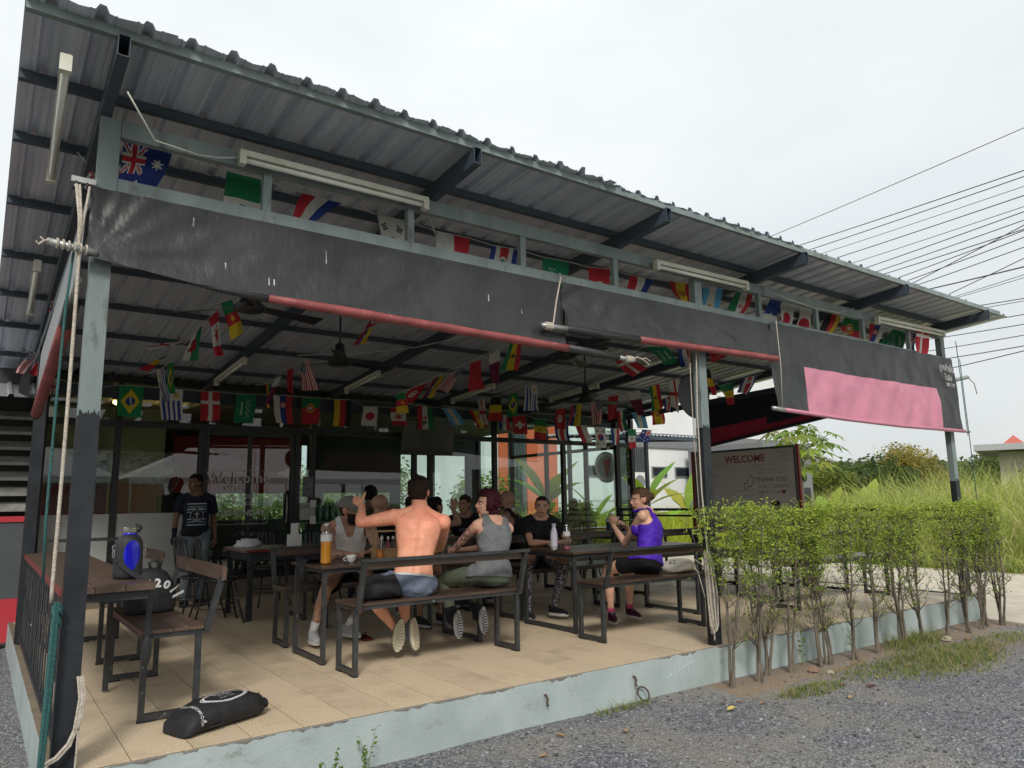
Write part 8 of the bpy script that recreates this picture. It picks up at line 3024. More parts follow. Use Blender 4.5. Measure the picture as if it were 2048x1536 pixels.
# ---- people farther back, seated
def seated(label, c, face, skin, hair=None, shirt=None, kind='tee', sc_=0.98, female=False, hk='short', look=None, armsW=None, legs=True, tatt=None, vox=0.0105, headk=1.06, group='people at the second row of tables'):
 """c: pelvis position; face: direction the body faces"""
 p = Person(label, (c[0], c[1],0), group, vox, sc_, skin)
 c = Vector(c)
 f = Vector(face).normalized()
 r = V(f.y, -f.x, 0)
 p.torso(c, c + V(0,0,0.475 * sc_) + f * 0.05, r, shw=0.20 if not female else 0.175, chest=1.0 if not female else 0.9, waist=1.0 if not female else 0.9, bend=0.03)
 if armsW:
  for sd, w in zip((1,-1), armsW):
   if w is not None:
    p.arm(sd, w, hint=V(0,0,-1) + r * sd * 0.6 - f * 0.2, musc=1.05 if not female else 0.85, hand=((Vector(w) - p.shR).normalized() if w[2] > 1.0 else f, V(0,0,-1) if w[2] < 1.0 else -r, dict(curl=0.4)))
 else:
  for sd in (1,-1):
   w = c + f * 0.42 + r * sd * 0.10 + V(0,0,0.20)
   p.arm(sd, w, hint=V(0,0,-1) + r * sd * 0.6, musc=1.05 if not female else 0.85, hand=(f - r * sd * 0.7, V(0,0,-1), dict(curl=0.4)))
 for sd in (1,-1):
  kn = c + f * 0.42 * sc_ + r * sd * 0.13 + V(0,0,-0.07)
  p.leg(sd, (kn.x - f.x * 0.04, kn.y - f.y * 0.04,0.10), knee=kn)
 lk = Vector(look).normalized() if look is not None else f
 p.head(p.neck + V(0,0,0.145 * sc_) + f * 0.02 + lk * 0.012, lk, V(0,0,1), k=headk, female=female)
 p.finish(2)
 p.brows((0.04,0.025,0.02))
 if tatt:
  for key in tatt:
   p.tattoo(key, 0.05,0.95,0.16,8.0)
 p.body()
 p.eyes()
 if hair:
  p.hair(hair, hk, 0.012 if hk == 'short' else 0.022,0.008)
 if shirt:
  p.shell(tee(p, 0.62,0.96,-0.05) if kind == 'tee' else tank(p, 0.08,0.86,0.82,0.14), 't_shirt' if kind == 'tee' else 'vest', fabric('shirt_%.3f_%.3f' % (shirt[0], shirt[2]), shirt), flare(p, 0.012,0.014, key='ua'),0.010,9,3)
 p.shell(shorts(p, 0.8,0.06), 'shorts', fabric('dark_shorts', (0.02,0.02,0.024)), flare(p, 0.012,0.015),0.008,10,3)
 for l in p.legs:
  p.shoe(l[3], f, V(0,0,1), upper=(0.03,0.03,0.035), sole=(0.5,0.5,0.5))
 return p

seated('bald man in a black shirt at the second row, behind the bearded man', (3.60,3.28,0.62),(0.75,0.65,0),(0.40,0.23,0.165), None, (0.012,0.012,0.014), look=(0.95,-0.10,-0.05))
seated('dark haired man in an olive t-shirt seen from behind, second row', (4.27,4.85,0.70),(0.15,0.98,0),(0.20,0.11,0.075),(0.012,0.010,0.010),(0.050,0.048,0.020), sc_=1.05)
seated('dark haired woman half hidden behind the shirtless man', (3.82,2.90,0.60),(0.1,-1,0),(0.38,0.22,0.15),(0.012,0.009,0.009),(0.02,0.02,0.022), female=True, hk='long', look=(0.1,-1,0))
seated('person with dark hair raising a hand, behind the shirtless man', (4.45,3.60,0.60),(0.8,-0.3,0),(0.36,0.21,0.15),(0.012,0.010,0.010),(0.014,0.014,0.016), sc_=0.95, armsW=((4.66,3.42,1.20), None), look=(1,0.2,0))
pp = seated('man with cropped hair in a black print t-shirt facing left, second row', (5.33,4.18,0.60),(-0.55,-0.80,0),(0.38,0.215,0.15),(0.045,0.03,0.02),(0.013,0.013,0.015), look=(-0.95,-0.25,0))
text_mesh('FITNESS', 0.055, mat('grey_shirt_print', (0.30,0.30,0.31)), pp.t, pp.pel + pp.u * 0.30 + pp.f * 0.150 - pp.r * 0.02,-pp.r, pp.u, name='shirt_lettering')
pv_ = seated('heavily tattooed man in a black vest with a white towel round his neck', (5.42,3.22,0.61),(-0.55,0.80,0),(0.34,0.20,0.15), None, (0.012,0.012,0.015), kind='tank', look=(-0.95,0.25,-0.08), tatt=[('ua', 1),('fa', 1),('ua', -1),('fa', -1)], sc_=1.04, vox=0.0095, armsW=((5.50,3.30,0.60),(5.20,3.85,0.80)))
b = MB()
nk = pv_.neck
b.tube([nk + pv_.r * 0.10 + pv_.f * 0.10 - V(0,0,0.10), nk + pv_.r * 0.085 - V(0,0,0.01), nk - pv_.f * 0.060 + V(0,0,0.045), nk - pv_.r * 0.085 - V(0,0,0.01), nk - pv_.r * 0.10 + pv_.f * 0.10 - V(0,0,0.10)],[0.022,0.024,0.024,0.024,0.02],10)
solo('towel', b, fabric('white_towel', (0.6,0.59,0.56)), 'white towel lying round the neck of the tattooed man in the vest', 'towel', smooth=True)
seated('blurred person sitting inside the cafe behind the right glass pane', (10.45,7.85,0.55),(-0.9,0.4,0),(0.22,0.13,0.09),(0.012,0.010,0.010),(0.10,0.07,0.05), group=None, vox=0.012)
# flip flop foot seen under the front table
b = MB()
b.obox((3.05,2.42,0.012),(3.02,2.19,0.012),0.085,0.018)
b.tube([(3.07,2.36,0.02),(3.035,2.30,0.06),(3.03,2.25,0.03)],0.006,6)
b.tube([(2.99,2.36,0.02),(3.03,2.30,0.06),(3.03,2.25,0.03)],0.006,6)
solo('flip_flop', b, fabric('dark_red_rubber', (0.10,0.012,0.02)), 'dark red flip flop under the front table behind the grey trainers', 'sandal')
# ================================================================ vegetation
leaf_m = mat('hedge_leaf', (1,1,1),(0.8,0.82,0.75),0.55, scale=20, attr='Col', spec=0.35)
grass_m = mat('grass_blade', (1,1,1),(0.82,0.85,0.75),0.65, scale=3, attr='Col', spec=0.25)
bark_m = mat('shrub_bark', (0.17,0.145,0.11),(0.085,0.072,0.056),0.9, scale=30, bump=0.6, bscale=90, stretch=(1,1,.3))
for m_ in (leaf_m, grass_m):
 # light passes through thin leaves
 nt = m_.node_tree
 pb_ = nt.nodes['Principled BSDF']
 tr = nt.nodes.new('ShaderNodeBsdfTranslucent')
 ms_ = nt.nodes.new('ShaderNodeMixShader')
 ms_.inputs[0].default_value = 0.38
 src = pb_.inputs['Base Color'].links[0].from_socket
 nt.links.new(src, tr.inputs['Color'])
 nt.links.new(pb_.outputs[0], ms_.inputs[1])
 nt.links.new(tr.outputs[0], ms_.inputs[2])
 nt.links.new(ms_.outputs[0], nt.nodes['Material Output'].inputs['Surface'])

def leaves(name, C, size, cols, m, parent=None, loc=None, asp=0.45, seed=0, updown=0.5):
 """C: n x 3 leaf centres; each leaf a pointed quad pair folded along its rib"""
 rg_ = np.random.default_rng(seed)
 n = len(C)
 d = rg_.normal(size=(n, 3))
 d[:, 2] *= updown
 d /= np.linalg.norm(d, axis=1)[:, None]
 t = rg_.normal(size=(n, 3))
 t -= (t * d).sum(1)[:, None] * d
 t /= np.linalg.norm(t, axis=1)[:, None]
 nn = np.cross(d, t)
 L = (np.broadcast_to(size, (n,)) * (0.65 + 0.7 * rg_.random(n)))[:, None]
 w = L * asp
 base = C - d * L * .5
 tip = C + d * L * .5 - nn * L * 0.12
 l_ = C + t * w * .5 + nn * L * .08
 r_ = C - t * w * .5 + nn * L * .08
 Vv = np.stack([base, l_, tip, r_],1).reshape(-1,3)
 Q = np.arange(n * 4).reshape(-1,4)
 og = np.array(loc) if loc is not None else np.array(org_of(parent))
 me = fast_mesh(name, Vv - og, Q, m, cols)
 return mesh_obj(name, me, parent, loc if parent is None else None)

HEDGE = [(5.15,-.20,1),(5.50,-.21,2),(5.72,-.14,2),(5.98,-.20,1),(6.38,-.24,2),(6.52,-.23,2),(6.88,-.28,1),(7.28,-.28,2),(7.82,-.27,3),(8.22,-.29,2),(8.70,-.31,1),(9.14,-.33,3),(9.50,-.33,2),(9.70,-.30,2),(9.98,-.36,3)]
HW = ['first hedge shrub from the left with a single pale trunk', 'second hedge shrub, two trunks close together', 'third hedge shrub with many thin side twigs', 'fourth hedge shrub with twisted double stem', 'fifth hedge shrub with dark straight stems', 'sixth hedge shrub, its stem touching the fifth one', 'seventh hedge shrub with a wide fork low down', 'eighth hedge shrub leaning towards the right', 'ninth hedge shrub with a pale whitish trunk',
   'tenth hedge shrub standing beside small weeds', 'eleventh hedge shrub leaning over the soil', 'twelfth hedge shrub at the end of the slab', 'thirteenth hedge shrub behind the slab corner', 'fourteenth hedge shrub beside the last one', 'last hedge shrub on the far right with bare thick stems']
rg = random.Random(77)
for k, (hx_, hy_, ns) in enumerate(HEDGE):
 gz = ground_h(hx_, hy_) - 0.02
 t_ = thing('hedge_shrub', HW[k], 'shrub', (hx_, hy_, gz), 'clipped hedge shrubs in front of the terrace')
 b_ = MB()
 tips = []
 top = 1.14 + rg.uniform(-0.05,0.05)
 br = 0.30 if k not in (0,) else 0.22
 for s_ in range(ns + 1):
  x, y, z = hx_ + rg.uniform(-.03,.03), hy_ + rg.uniform(-.02,.02), gz
  dx, dy = rg.uniform(-.05,.05), rg.uniform(-.03,.03)
  pts, rs_ = [(x, y, z)],[0.019 * (1.25 if ns == 1 else 0.95)]
  n_ = 8
  for i in range(n_):
   x += dx * .5 + rg.uniform(-.022,.022)
   y += dy * .5 + rg.uniform(-.016,.016)
   z += (0.98 + 0.3 - gz - 0.3) / n_ * rg.uniform(.9,1.05)
   pts.append((x, y, z))
   rs_.append(max(0.0035,0.0145 - 0.0016 * i))
  b_.tube(pts, rs_, 6)
  for i in range(2, n_ + 1):
   for q in range(3 if i > 3 else 2):
    px, py, pz = pts[i]
    a = rg.uniform(0,2 * PI)
    L_ = rg.uniform(.14,.28) * (1.1 if i < 5 else 0.9)
    mid = (px + math.cos(a) * L_ * .5, py + math.sin(a) * L_ * .3, pz + L_ * .30)
    end = (px + math.cos(a) * L_ * .85, py + math.sin(a) * L_ * .5, min(top, pz + L_ * .85))
    b_.tube([(px, py, pz), mid, end],[0.0055,0.0038,0.0018],4, cap=False)
    tips.append((mid, end, pz))
    for q2 in range(2):
     a2 = rg.uniform(0,2 * PI)
     e2 = (mid[0] + math.cos(a2) * .10, mid[1] + math.sin(a2) * .07, mid[2] + rg.uniform(0.0,.10))
     b_.tube([mid, e2],[0.003,0.0012],3, cap=False)
     tips.append((mid, e2, pz))
 part('stems', b_, bark_m, t_, kind='stuff')
 C, cl = [],[]
 for (a, e, pz) in tips:
  m_n = 3 if pz < 0.35 else (7 if pz < 0.6 else 11)
  if pz < 0.15:
   m_n = 2
  for i in range(m_n):
   tt = rg.random()
   C.append([a[j] + (e[j] - a[j]) * tt + rg.gauss(0,.022) for j in range(3)])
 n_top = 1500
 for i in range(n_top):
  zz = 0.52 + 0.66 * rg.random() ** 0.62
  sp = 0.16 + 0.20 * min(1,(zz - .5) / .4)
  x_, y_ = hx_ + rg.gauss(0, sp * .44), hy_ + rg.gauss(0,0.10) + 0.02
  tz_ = top + 0.03 * noise.noise(Vector((x_ * 7, y_ * 7, k)))
  if noise.noise(Vector((x_ * 6.5, y_ * 6.5 + 9, zz * 6.5))) < 0.0 - (zz - .8) * .6:
   continue
  C.append([x_, y_, min(zz, tz_)])
 C = np.array(C)
 sprig = []
 for q in range(9):
  sx_, sy_, hh = hx_ + rg.gauss(0,.17), hy_ + rg.gauss(0,.07), rg.uniform(.05,.15)
  for w_ in range(9):
   sprig.append([sx_ + rg.gauss(0,.012) + .03 * w_ / 9, sy_ + rg.gauss(0,.012), top - .04 + hh * w_ / 8])
 C = np.concatenate([C[C[:, 2] < top + .06], np.array(sprig)])
 nl = len(C)
 v = rng.random(nl)
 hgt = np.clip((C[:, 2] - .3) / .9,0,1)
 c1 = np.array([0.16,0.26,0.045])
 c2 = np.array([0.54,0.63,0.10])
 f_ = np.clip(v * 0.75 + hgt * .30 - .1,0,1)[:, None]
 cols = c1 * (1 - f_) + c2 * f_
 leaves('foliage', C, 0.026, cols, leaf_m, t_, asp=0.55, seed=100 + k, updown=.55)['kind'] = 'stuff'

def blades(name, n, xf, h, w, cols, label, cat, seed, lean=0.35, seg=3, dark=0.6, heads=0.0):
 """xf(rng)->x,y,z arrays; curved grass blades"""
 rg_ = np.random.default_rng(seed)
 x, y, z, hs = xf(rg_, n)
 n = len(x)
 H = h * hs * (0.6 + 0.6 * rg_.random(n))
 a = rg_.random(n) * 2 * PI
 ln = lean * (0.4 + rg_.random(n))
 W = w * (0.6 + .8 * rg_.random(n))
 wa = rg_.random(n) * PI
 Vs = []
 for i in range(seg + 1):
  t = i / seg
  cx = x + np.cos(a) * ln * H * t ** 2
  cy = y + np.sin(a) * ln * H * t ** 2
  cz = z + H * (t - 0.28 * ln * t ** 3)
  ww = W * (1 - t) ** .7 * .5 + 0.0006
  Vs.append(np.stack([cx - np.cos(wa) * ww, cy - np.sin(wa) * ww, cz],-1))
  Vs.append(np.stack([cx + np.cos(wa) * ww, cy + np.sin(wa) * ww, cz],-1))
 Vv = np.stack(Vs, 1)
 k = 2 * (seg + 1)
 base = np.arange(n)[:, None] * k
 Q = np.concatenate([base + np.array([2 * i, 2 * i + 1,2 * i + 3,2 * i + 2]) for i in range(seg)],0)
 ci = rg_.random((n, 1))
 cc = np.array(cols[0]) * (1 - ci) + np.array(cols[1]) * ci
 if len(cols) > 2:
  dry = rg_.random(n) < 0.16
  cc[dry] = np.array(cols[2])
 cc = np.concatenate([cc] * seg, 0)
 me = fast_mesh(name, Vv.reshape(-1,3), Q, grass_m, cc)
 o = mesh_obj(name, me)
 return tag(o, label, cat, kind='stuff')

def field(rg_, n):
 x = 16.2 + 34 * rg_.random(n) ** 1.5
 y = -6 + (x - 8) * 1.15 * rg_.random(n)
 hs = 0.85 + 0.55 * np.sin(x * .35 + 1) * np.sin(y * .42) + 0.25 * rg_.random(n)
 hs *= np.clip((x - 15.9) / 1.6,0.35,1)
 hs *= np.where((y < 8) & (x > 19) & (x < 34),1.30,1.0)
 return x, y, np.full(n, -0.42), np.clip(hs, .3,1.8)

blades('tall_grass', 52000, field, 1.35,0.032,[(0.28,0.37,0.09),(0.56,0.60,0.17),(0.62,0.55,0.28)], 'tall yellow green grass filling the field beyond the concrete path', 'grass', 5,0.5,3)

def field2(rg_, n):
 x = 12.6 + 16 * rg_.random(n)
 y = 8.4 + 8.0 * rg_.random(n)
 ok = ~((x > 13.4) & (x < 16.1) & (y > 7) & (y < 9.3))
 x, y = x[ok], y[ok]
 return x, y, np.full(len(x),-0.42),0.6 + 0.6 * rg_.random(len(x))

blades('tall_grass', 26000, field2,1.25,0.026,[(0.34,0.44,0.04),(0.62,0.64,0.07),(0.45,0.46,0.12)], 'bright yellow green grass below the banana plants beside the white building', 'grass', 6,0.45,3)

def stalk_f(rg_, n):
 x = 16.4 + 20 * rg_.random(n) ** 1.3
 y = -4 + (x - 9) * 1.0 * rg_.random(n)
 return x, y, np.full(n, -0.42),0.7 + .5 * rg_.random(n)

blades('reed_stalks', 1500, stalk_f, 1.9,0.018,[(0.34,0.38,0.10),(0.58,0.50,0.26),(0.50,0.42,0.22)], 'taller dry seed stalks standing above the field grass', 'grass', 8,0.25,3)

def lawn(rg_, n):
 x = 15.8 + 3.2 * rg_.random(n)
 y = -9 + 14 * rg_.random(n)
 return x, y, np.full(n, -0.40),0.5 + .5 * rg_.random(n)

blades('short_grass', 9000, lawn, 0.30,0.012,[(0.12,0.20,0.02),(0.24,0.30,0.03)], 'short lawn grass along the far edge of the concrete path', 'grass', 7,.5,2)

def weeds_f(cx, cy, sx, sy):
 def f(rg_, n):
  r = np.sqrt(rg_.random(n)) * (0.8 + .4 * rg_.random(n))
  a = rg_.random(n) * 2 * PI
  x, y = cx + np.cos(a) * r * sx, cy + np.sin(a) * r * sy
  return x, y, np.array([ground_h(float(q), float(w)) for q, w in zip(x, y)]),1.3 - r * .6
 return f

WP = [(7.55,-0.78,.95,.38,2100,.075, 'largest patch of low weeds on the gravel in front of the hedge'),(8.0,-0.30,.55,.16,420,.17, 'taller weeds growing between the hedge stems'),(6.6,-0.55,.55,.20,420,.05, 'thin weeds over the bare soil by the sixth shrub'),
   (5.6,-0.62,.42,.14,420,.06, 'sparse dry weeds by the first shrub'),(9.0,-.70,.7,.25,450,.06, 'weeds near the far end of the hedge'),(0.05,0.55,.20,.55,2000,.16, 'green weeds along the left edge of the slab at the front'),
   (-.15,2.2,.28,.5,700,.10, 'small weeds on the ground left of the railing'),(4.0,-0.10,.3,.07,120,.07, 'a few weeds at the foot of the slab by the ringed hook'),(10.9,-.55,.8,.25,380,.05, 'short weeds at the edge of the concrete path'),(1.75,-0.22,.16,.07,60,.10, 'small weeds against the slab near the front corner')]
for i, (cx, cy, sx, sy, n, h, lab) in enumerate(WP):
 blades('weed_patch', n, weeds_f(cx, cy, sx, sy), h, 0.007,[(0.13,0.19,0.05),(0.30,0.33,0.11),(0.42,0.35,0.19)], lab, 'weeds', 20 + i, 1.1,2)

# small leafy seedlings
for i, (x, y, h, lab) in enumerate(((1.95,-0.10,.26, 'leafy seedling against the slab front, right one of the near pair'),(1.72,-0.16,.18, 'leafy seedling against the slab front, left one of the near pair'),(6.30,-0.10,.48, 'thin leafy weed stalk between the fourth and fifth shrubs'),(7.15,-.10,.42, 'leafy weed stalk near the seventh shrub'),(1.35,-.20,.12, 'tiny weed below the black bag'))):
 t_ = thing('seedling', lab, 'weed', (x, y, ground_h(x, y)), None)
 b_ = MB()
 C = []
 for s_ in range(3):
  a = s_ * 2.1 + i
  e = (x + math.cos(a) * .06, y + math.sin(a) * .04, GZ + h * (1 - .2 * s_))
  b_.tube([(x, y, GZ - .02),((x + e[0]) / 2,(y + e[1]) / 2, GZ + h * .5), e],[0.003,.002,.001],4)
  for q in range(9):
   tt = .3 + .7 * q / 8
   C.append((x + (e[0] - x) * tt + rg.uniform(-.02,.02), y + (e[1] - y) * tt + rg.uniform(-.02,.02), GZ + (e[2] - GZ) * tt))
 part('stem', b_, mat('green_stem', (0.12,0.17,0.05)), t_)
 leaves('foliage', np.array(C),0.035, np.tile([[0.14,0.22,0.04]],(len(C),1)), leaf_m, t_, asp=.5, seed=i)['kind'] = 'stuff'

# dry leaves, one thing each
dl = [(4.60,-.62,(0.50,0.38,0.10),.085, 'yellow'),(4.85,-.50,(0.34,0.16,0.07),.05, 'orange brown'),(4.72,-.46,(0.30,0.14,0.06),.05, 'brown curled'),(4.95,-.63,(0.32,0.17,0.07),.04, 'small brown'),(5.35,-.62,(0.33,0.20,0.10),.05, 'light brown'),(5.95,-.70,(0.30,0.15,0.08),.07, 'reddish brown'),
   (6.10,-.85,(0.16,0.08,0.05),.08, 'dark brown'),(6.45,-.72,(0.50,0.42,0.10),.05, 'pale yellow'),(7.00,-.72,(0.34,0.17,0.08),.05, 'copper'),(7.45,-1.0,(0.26,0.12,0.06),.06, 'russet'),(5.62,-.95,(0.36,0.24,0.12),.06, 'tan'),(3.2,-.35,(0.36,0.22,0.08),.06, 'ochre'),(3.65,-.5,(0.40,0.28,0.10),.07, 'amber'),
   (2.9,-.55,(0.30,0.18,0.07),.05, 'umber'),(8.3,-.85,(0.33,0.2,0.1),.06, 'buff'),(6.85,-.35,(0.30,0.16,0.08),.05, 'rusty')]
for i, (x, y, c, s_, w) in enumerate(dl):
 b_ = MB()
 a = i * 1.9
 z = ground_h(x, y) + .012
 ca, sa = math.cos(a), math.sin(a)
 q = lambda u, v, h: (x + (u * ca - v * sa) * s_, y + (u * sa + v * ca) * s_, z + h * s_)
 b_.add([q(-.6,0,.05), q(-.2,.28,.2), q(.3,.2,.25), q(.65,0,.1), q(.3,-.2,.22), q(-.2,-.26,.16), q(0,0,0)],[(0,6,1),(1,6,2),(2,6,3),(3,6,4),(4,6,5),(5,6,0)])
 solo('dry_leaf', b_, mat('dry_leaf_%d' % i, c, tuple(v_ * .7 for v_ in c),.8), w + ' dry leaf lying on the gravel in front of the terrace', 'leaf', group='dry leaves on the gravel')
# stones by the shrubs
for i, (x, y, r_, w) in enumerate(((6.15,-.30,.055, 'brown stone at the foot of the third shrub'),(8.42,-.42,.06, 'pale broken stone near the tenth shrub'),(8.72,-.50,.04, 'small flat stone by the eleventh shrub'),(6.25,-.40,.035, 'small reddish stone beside the brown one'))):
 b_ = MB()
 b_.ell((x, y, ground_h(x, y) + r_ * .35), r_, r_ * .75, r_ * .55,10,7, noi=.5)
 solo('stone', b_, mat('field_stone_%d' % (i % 2),((.22,.14,.10),(.34,.30,.22))[i % 2], None, .9, bump=.5, bscale=40), w, 'stone')

# banana plants
def banana(x, y, z0, h, n, seed, label, leafL=1.5, leafW=0.34, col=((0.16,0.26,0.03),(0.30,0.40,0.05))):
 rg_ = random.Random(seed)
 t_ = thing('banana_plant', label, 'plant', (x, y, z0), 'banana plants in the field')
 b_ = MB()
 b_.tube([(x, y, z0),(x + .03, y, z0 + h * .5),(x, y, z0 + h)],[.10,.08,.05],10)
 part('trunk', b_, mat('banana_stem', (0.20,0.22,0.08),(0.14,0.14,0.06),.7, scale=4, stretch=(1,1,.2)), t_, smooth=True)
 for i in range(n):
  a = i * 2.4 + rg_.uniform(-.3,.3)
  up = rg_.uniform(.35,1.0) if i > 1 else 1.0
  L = leafL * rg_.uniform(.75,1.1)
  seg = 8
  P, S_ = [],[]
  for k_ in range(seg + 1):
   t = k_ / seg
   el = up * 1.35 - t * (1.7 - up * .9)
   if k_ == 0:
    p_ = V(x, y, z0 + h * .92)
   else:
    p_ = P[-1] + V(math.cos(a) * math.cos(el), math.sin(a) * math.cos(el), math.sin(el)) * L / seg
   P.append(p_)
  b_ = MB()
  vs, fs = [],[]
  for k_, p_ in enumerate(P):
   t = k_ / seg
   w = leafW * .62 * (math.sin(PI * min(1, max(0.02,(t - .12) / .9))) ** .75 if t > .12 else .06)
   side = V(-math.sin(a), math.cos(a),0)
   d_ = V(0,0,-1)
   jag = rg_.uniform(.85,1.1)
   vs += [p_ + side * w * jag - V(0,0,0.10 * w) * 1.5, p_, p_ - side * w * rg_.uniform(.85,1.1) - V(0,0,.10 * w) * 1.5]
  for k_ in range(seg):
   fs += [(k_ * 3, k_ * 3 + 1, k_ * 3 + 4, k_ * 3 + 3),(k_ * 3 + 1, k_ * 3 + 2, k_ * 3 + 5, k_ * 3 + 4)]
  c = tuple(col[0][j] + (col[1][j] - col[0][j]) * rg_.random() for j in range(3))
  me = fast_mesh('leaf', np.array([tuple(v) for v in vs]) - np.array(t_.location), np.array(fs), leaf_m, np.tile([c],(len(fs),1)), True)
  mesh_obj('leaf', me, t_)
 return t_

banana(15.4,10.6,-.42,1.5,8,1, 'banana plant just right of the glass wall corner', 1.7,.36,((0.17,0.28,0.03),(0.32,0.42,0.05)))
banana(18.5,11.8,-.42,1.2,9,2, 'banana plant before the white building left of the second post', 2.0,.40,((0.22,0.34,0.03),(0.42,0.50,0.06)))
banana(13.6,12.8,-.42,1.6,8,3, 'banana plant seen through the right glass pane', 1.9,.36)
banana(16.4,13.8,-.42,1.1,7,4, 'small banana plant seen through the glass behind the emblem', 1.4,.3)
banana(18.0,6.6,-.42,1.0,5,5, 'young banana plant beyond the railing right of the whiteboard', 1.3,.26,((0.22,0.33,0.04),(0.32,0.42,0.05)))
banana(30.0,12.0,-.42,1.2,5,6, 'far banana plant in the grass left of the right post', 1.6,.4,((0.28,0.38,0.05),(0.36,0.44,0.06)))

# papaya tree
pt = thing('papaya_tree', 'papaya tree with lobed leaves rising behind the whiteboard', 'tree', (13.2,4.25,-.30))
b = MB()
b.tube([(13.2,4.25,-.35),(13.18,4.23,.8),(13.15,4.2,1.6),(13.12,4.18,2.15)],[.06,.055,.05,.04],10)
part('trunk', b, mat('papaya_bark', (0.26,0.25,0.20),(0.17,0.16,0.12),.8, scale=12, bump=.4), pt, smooth=True)
rg = random.Random(12)
for i in range(34):
 a = i * 2.4
 el = 0.95 - 1.25 * (i / 34) + rg.uniform(-.1,.1)
 L = rg.uniform(.40,.78)
 o0 = V(13.12,4.18,2.12 - .15 * (i / 34))
 tip = o0 + V(math.cos(a) * math.cos(el), math.sin(a) * math.cos(el), math.sin(el)) * L
 b = MB()
 b.tube([o0, o0.lerp(tip, .6) + V(0,0,.05), tip],[.010,.008,.005],5)
 pe = part('leaf_stalk', b, mat('papaya_stalk', (0.26,0.30,0.10)), pt)
 # palmate blade: seven pointed lobes, drooping
 outd = V(math.cos(a), math.sin(a),-.45).normalized()
 sd_ = V(-math.sin(a), math.cos(a),0)
 vs, fs = [tuple(tip)],[]
 nl_ = 7
 for q in range(nl_):
  th = -2.2 + 4.4 * q / (nl_ - 1)
  dr = outd * math.cos(th) + sd_ * math.sin(th)
  RL = .34 * (1 - .18 * abs(th) / 2.2) * rg.uniform(.85,1.1)
  for (u_, w_, zz) in ((.35,-.05,0),(.62,-.13,-.02),(.72,-.05,-.03),(1.0,0,-.09),(.72,.05,-.03),(.62,.13,-.02),(.35,.05,0)):
   pr3 = outd.cross(sd_)
   lat = (dr.cross(pr3)).normalized()
   p_ = tip + dr * RL * u_ + lat * RL * w_ * 1.5 + V(0,0, zz)
   vs.append(tuple(p_))
  k0 = 1 + q * 7
  fs += [(0, k0, k0 + 1, k0 + 5),(0, k0 + 5, k0 + 6,0),(k0 + 1, k0 + 2, k0 + 4, k0 + 5),(k0 + 2, k0 + 3, k0 + 4, k0 + 4)]
 me = bpy.data.meshes.new('leaf_blade')
 F_ = []
 for f in fs:
  g_ = []
  for v in f:
   if v not in g_:
    g_.append(v)
  F_.append(tuple(g_))
 og = org_of(pe)
 me.from_pydata([(v[0] - og.x, v[1] - og.y, v[2] - og.z) for v in vs],[], F_)
 c = (0.13 + .14 * rg.random(),0.22 + .14 * rg.random(),0.035)
 ca = me.color_attributes.new('Col', 'FLOAT_COLOR', 'POINT')
 ca.data.foreach_set('color', [*c, 1.0] * len(vs))
 me.materials.append(leaf_m)
 o = bpy.data.objects.new('leaf_blade', me)
 link(o, pe)
for i in range(5):
 b = MB()
 a = i * 1.3
 b.ell((13.12 + .08 * math.cos(a),4.18 + .08 * math.sin(a),1.90 - .07 * i),.045,.045,.085,10,8)
 part('fruit', b, mat('green_papaya', (0.08,0.15,0.03)), pt, smooth=True)

def tree(x, y, z0, h, rx, rz, n, cols, label, cat='tree', seed=0, ls=.12, trunk=.10, nm='tree', sh=0.45, group=None, limbs=6, ctr=.62):
 rg_ = np.random.default_rng(seed)
 t_ = thing(nm, label, cat, (x, y, z0), group)
 b_ = MB()
 zc = z0 + h * ctr
 b_.tube([(x, y, z0),(x + .1 * rx * .3, y, z0 + h * .35),(x, y, zc)],[trunk, trunk * .75, trunk * .45],8)
 rr = random.Random(seed)
 cl = []
 for i in range(limbs * 3):
  a = rr.uniform(0,2 * PI)
  e = rr.uniform(-.35,1.2)
  q_ = rr.uniform(.45,.85)
  c_ = (x + math.cos(a) * math.cos(e) * rx * q_, y + math.sin(a) * math.cos(e) * rx * q_, zc + math.sin(e) * rz * q_)
  cl.append((c_, rr.uniform(.28,.5)))
  if i < limbs:
   b_.tube([(x, y, z0 + h * .35 + (zc - z0 - h * .35) * rr.random()),((x + c_[0]) / 2,(y + c_[1]) / 2,(zc + c_[2]) / 2), c_],[trunk * .4, trunk * .25, trunk * .08],5)
 part('trunk', b_, bark_m, t_)
 cen = np.array([c[0] for c in cl])
 rad = np.array([c[1] for c in cl])
 k = rg_.integers(0, len(cl), n)
 d = rg_.normal(size=(n, 3))
 d /= np.linalg.norm(d, axis=1)[:, None]
 r_ = rad[k] * rg_.random(n) ** .4
 C = cen[k] + d * r_[:, None] * np.array([rx, rx, rz])
 C = C[C[:, 2] > z0 + .02 * h]
 n = len(C)
 f_ = np.clip(.5 + .35 * np.sin(k[:n] * 1.7) + rg_.normal(size=n) * .18,0,1)[:, None]
 cc = np.array(cols[0]) * (1 - f_) + np.array(cols[1]) * f_
 leaves('crown', C, ls, cc, leaf_m, t_, asp=sh, seed=seed)['kind'] = 'stuff'
 return t_

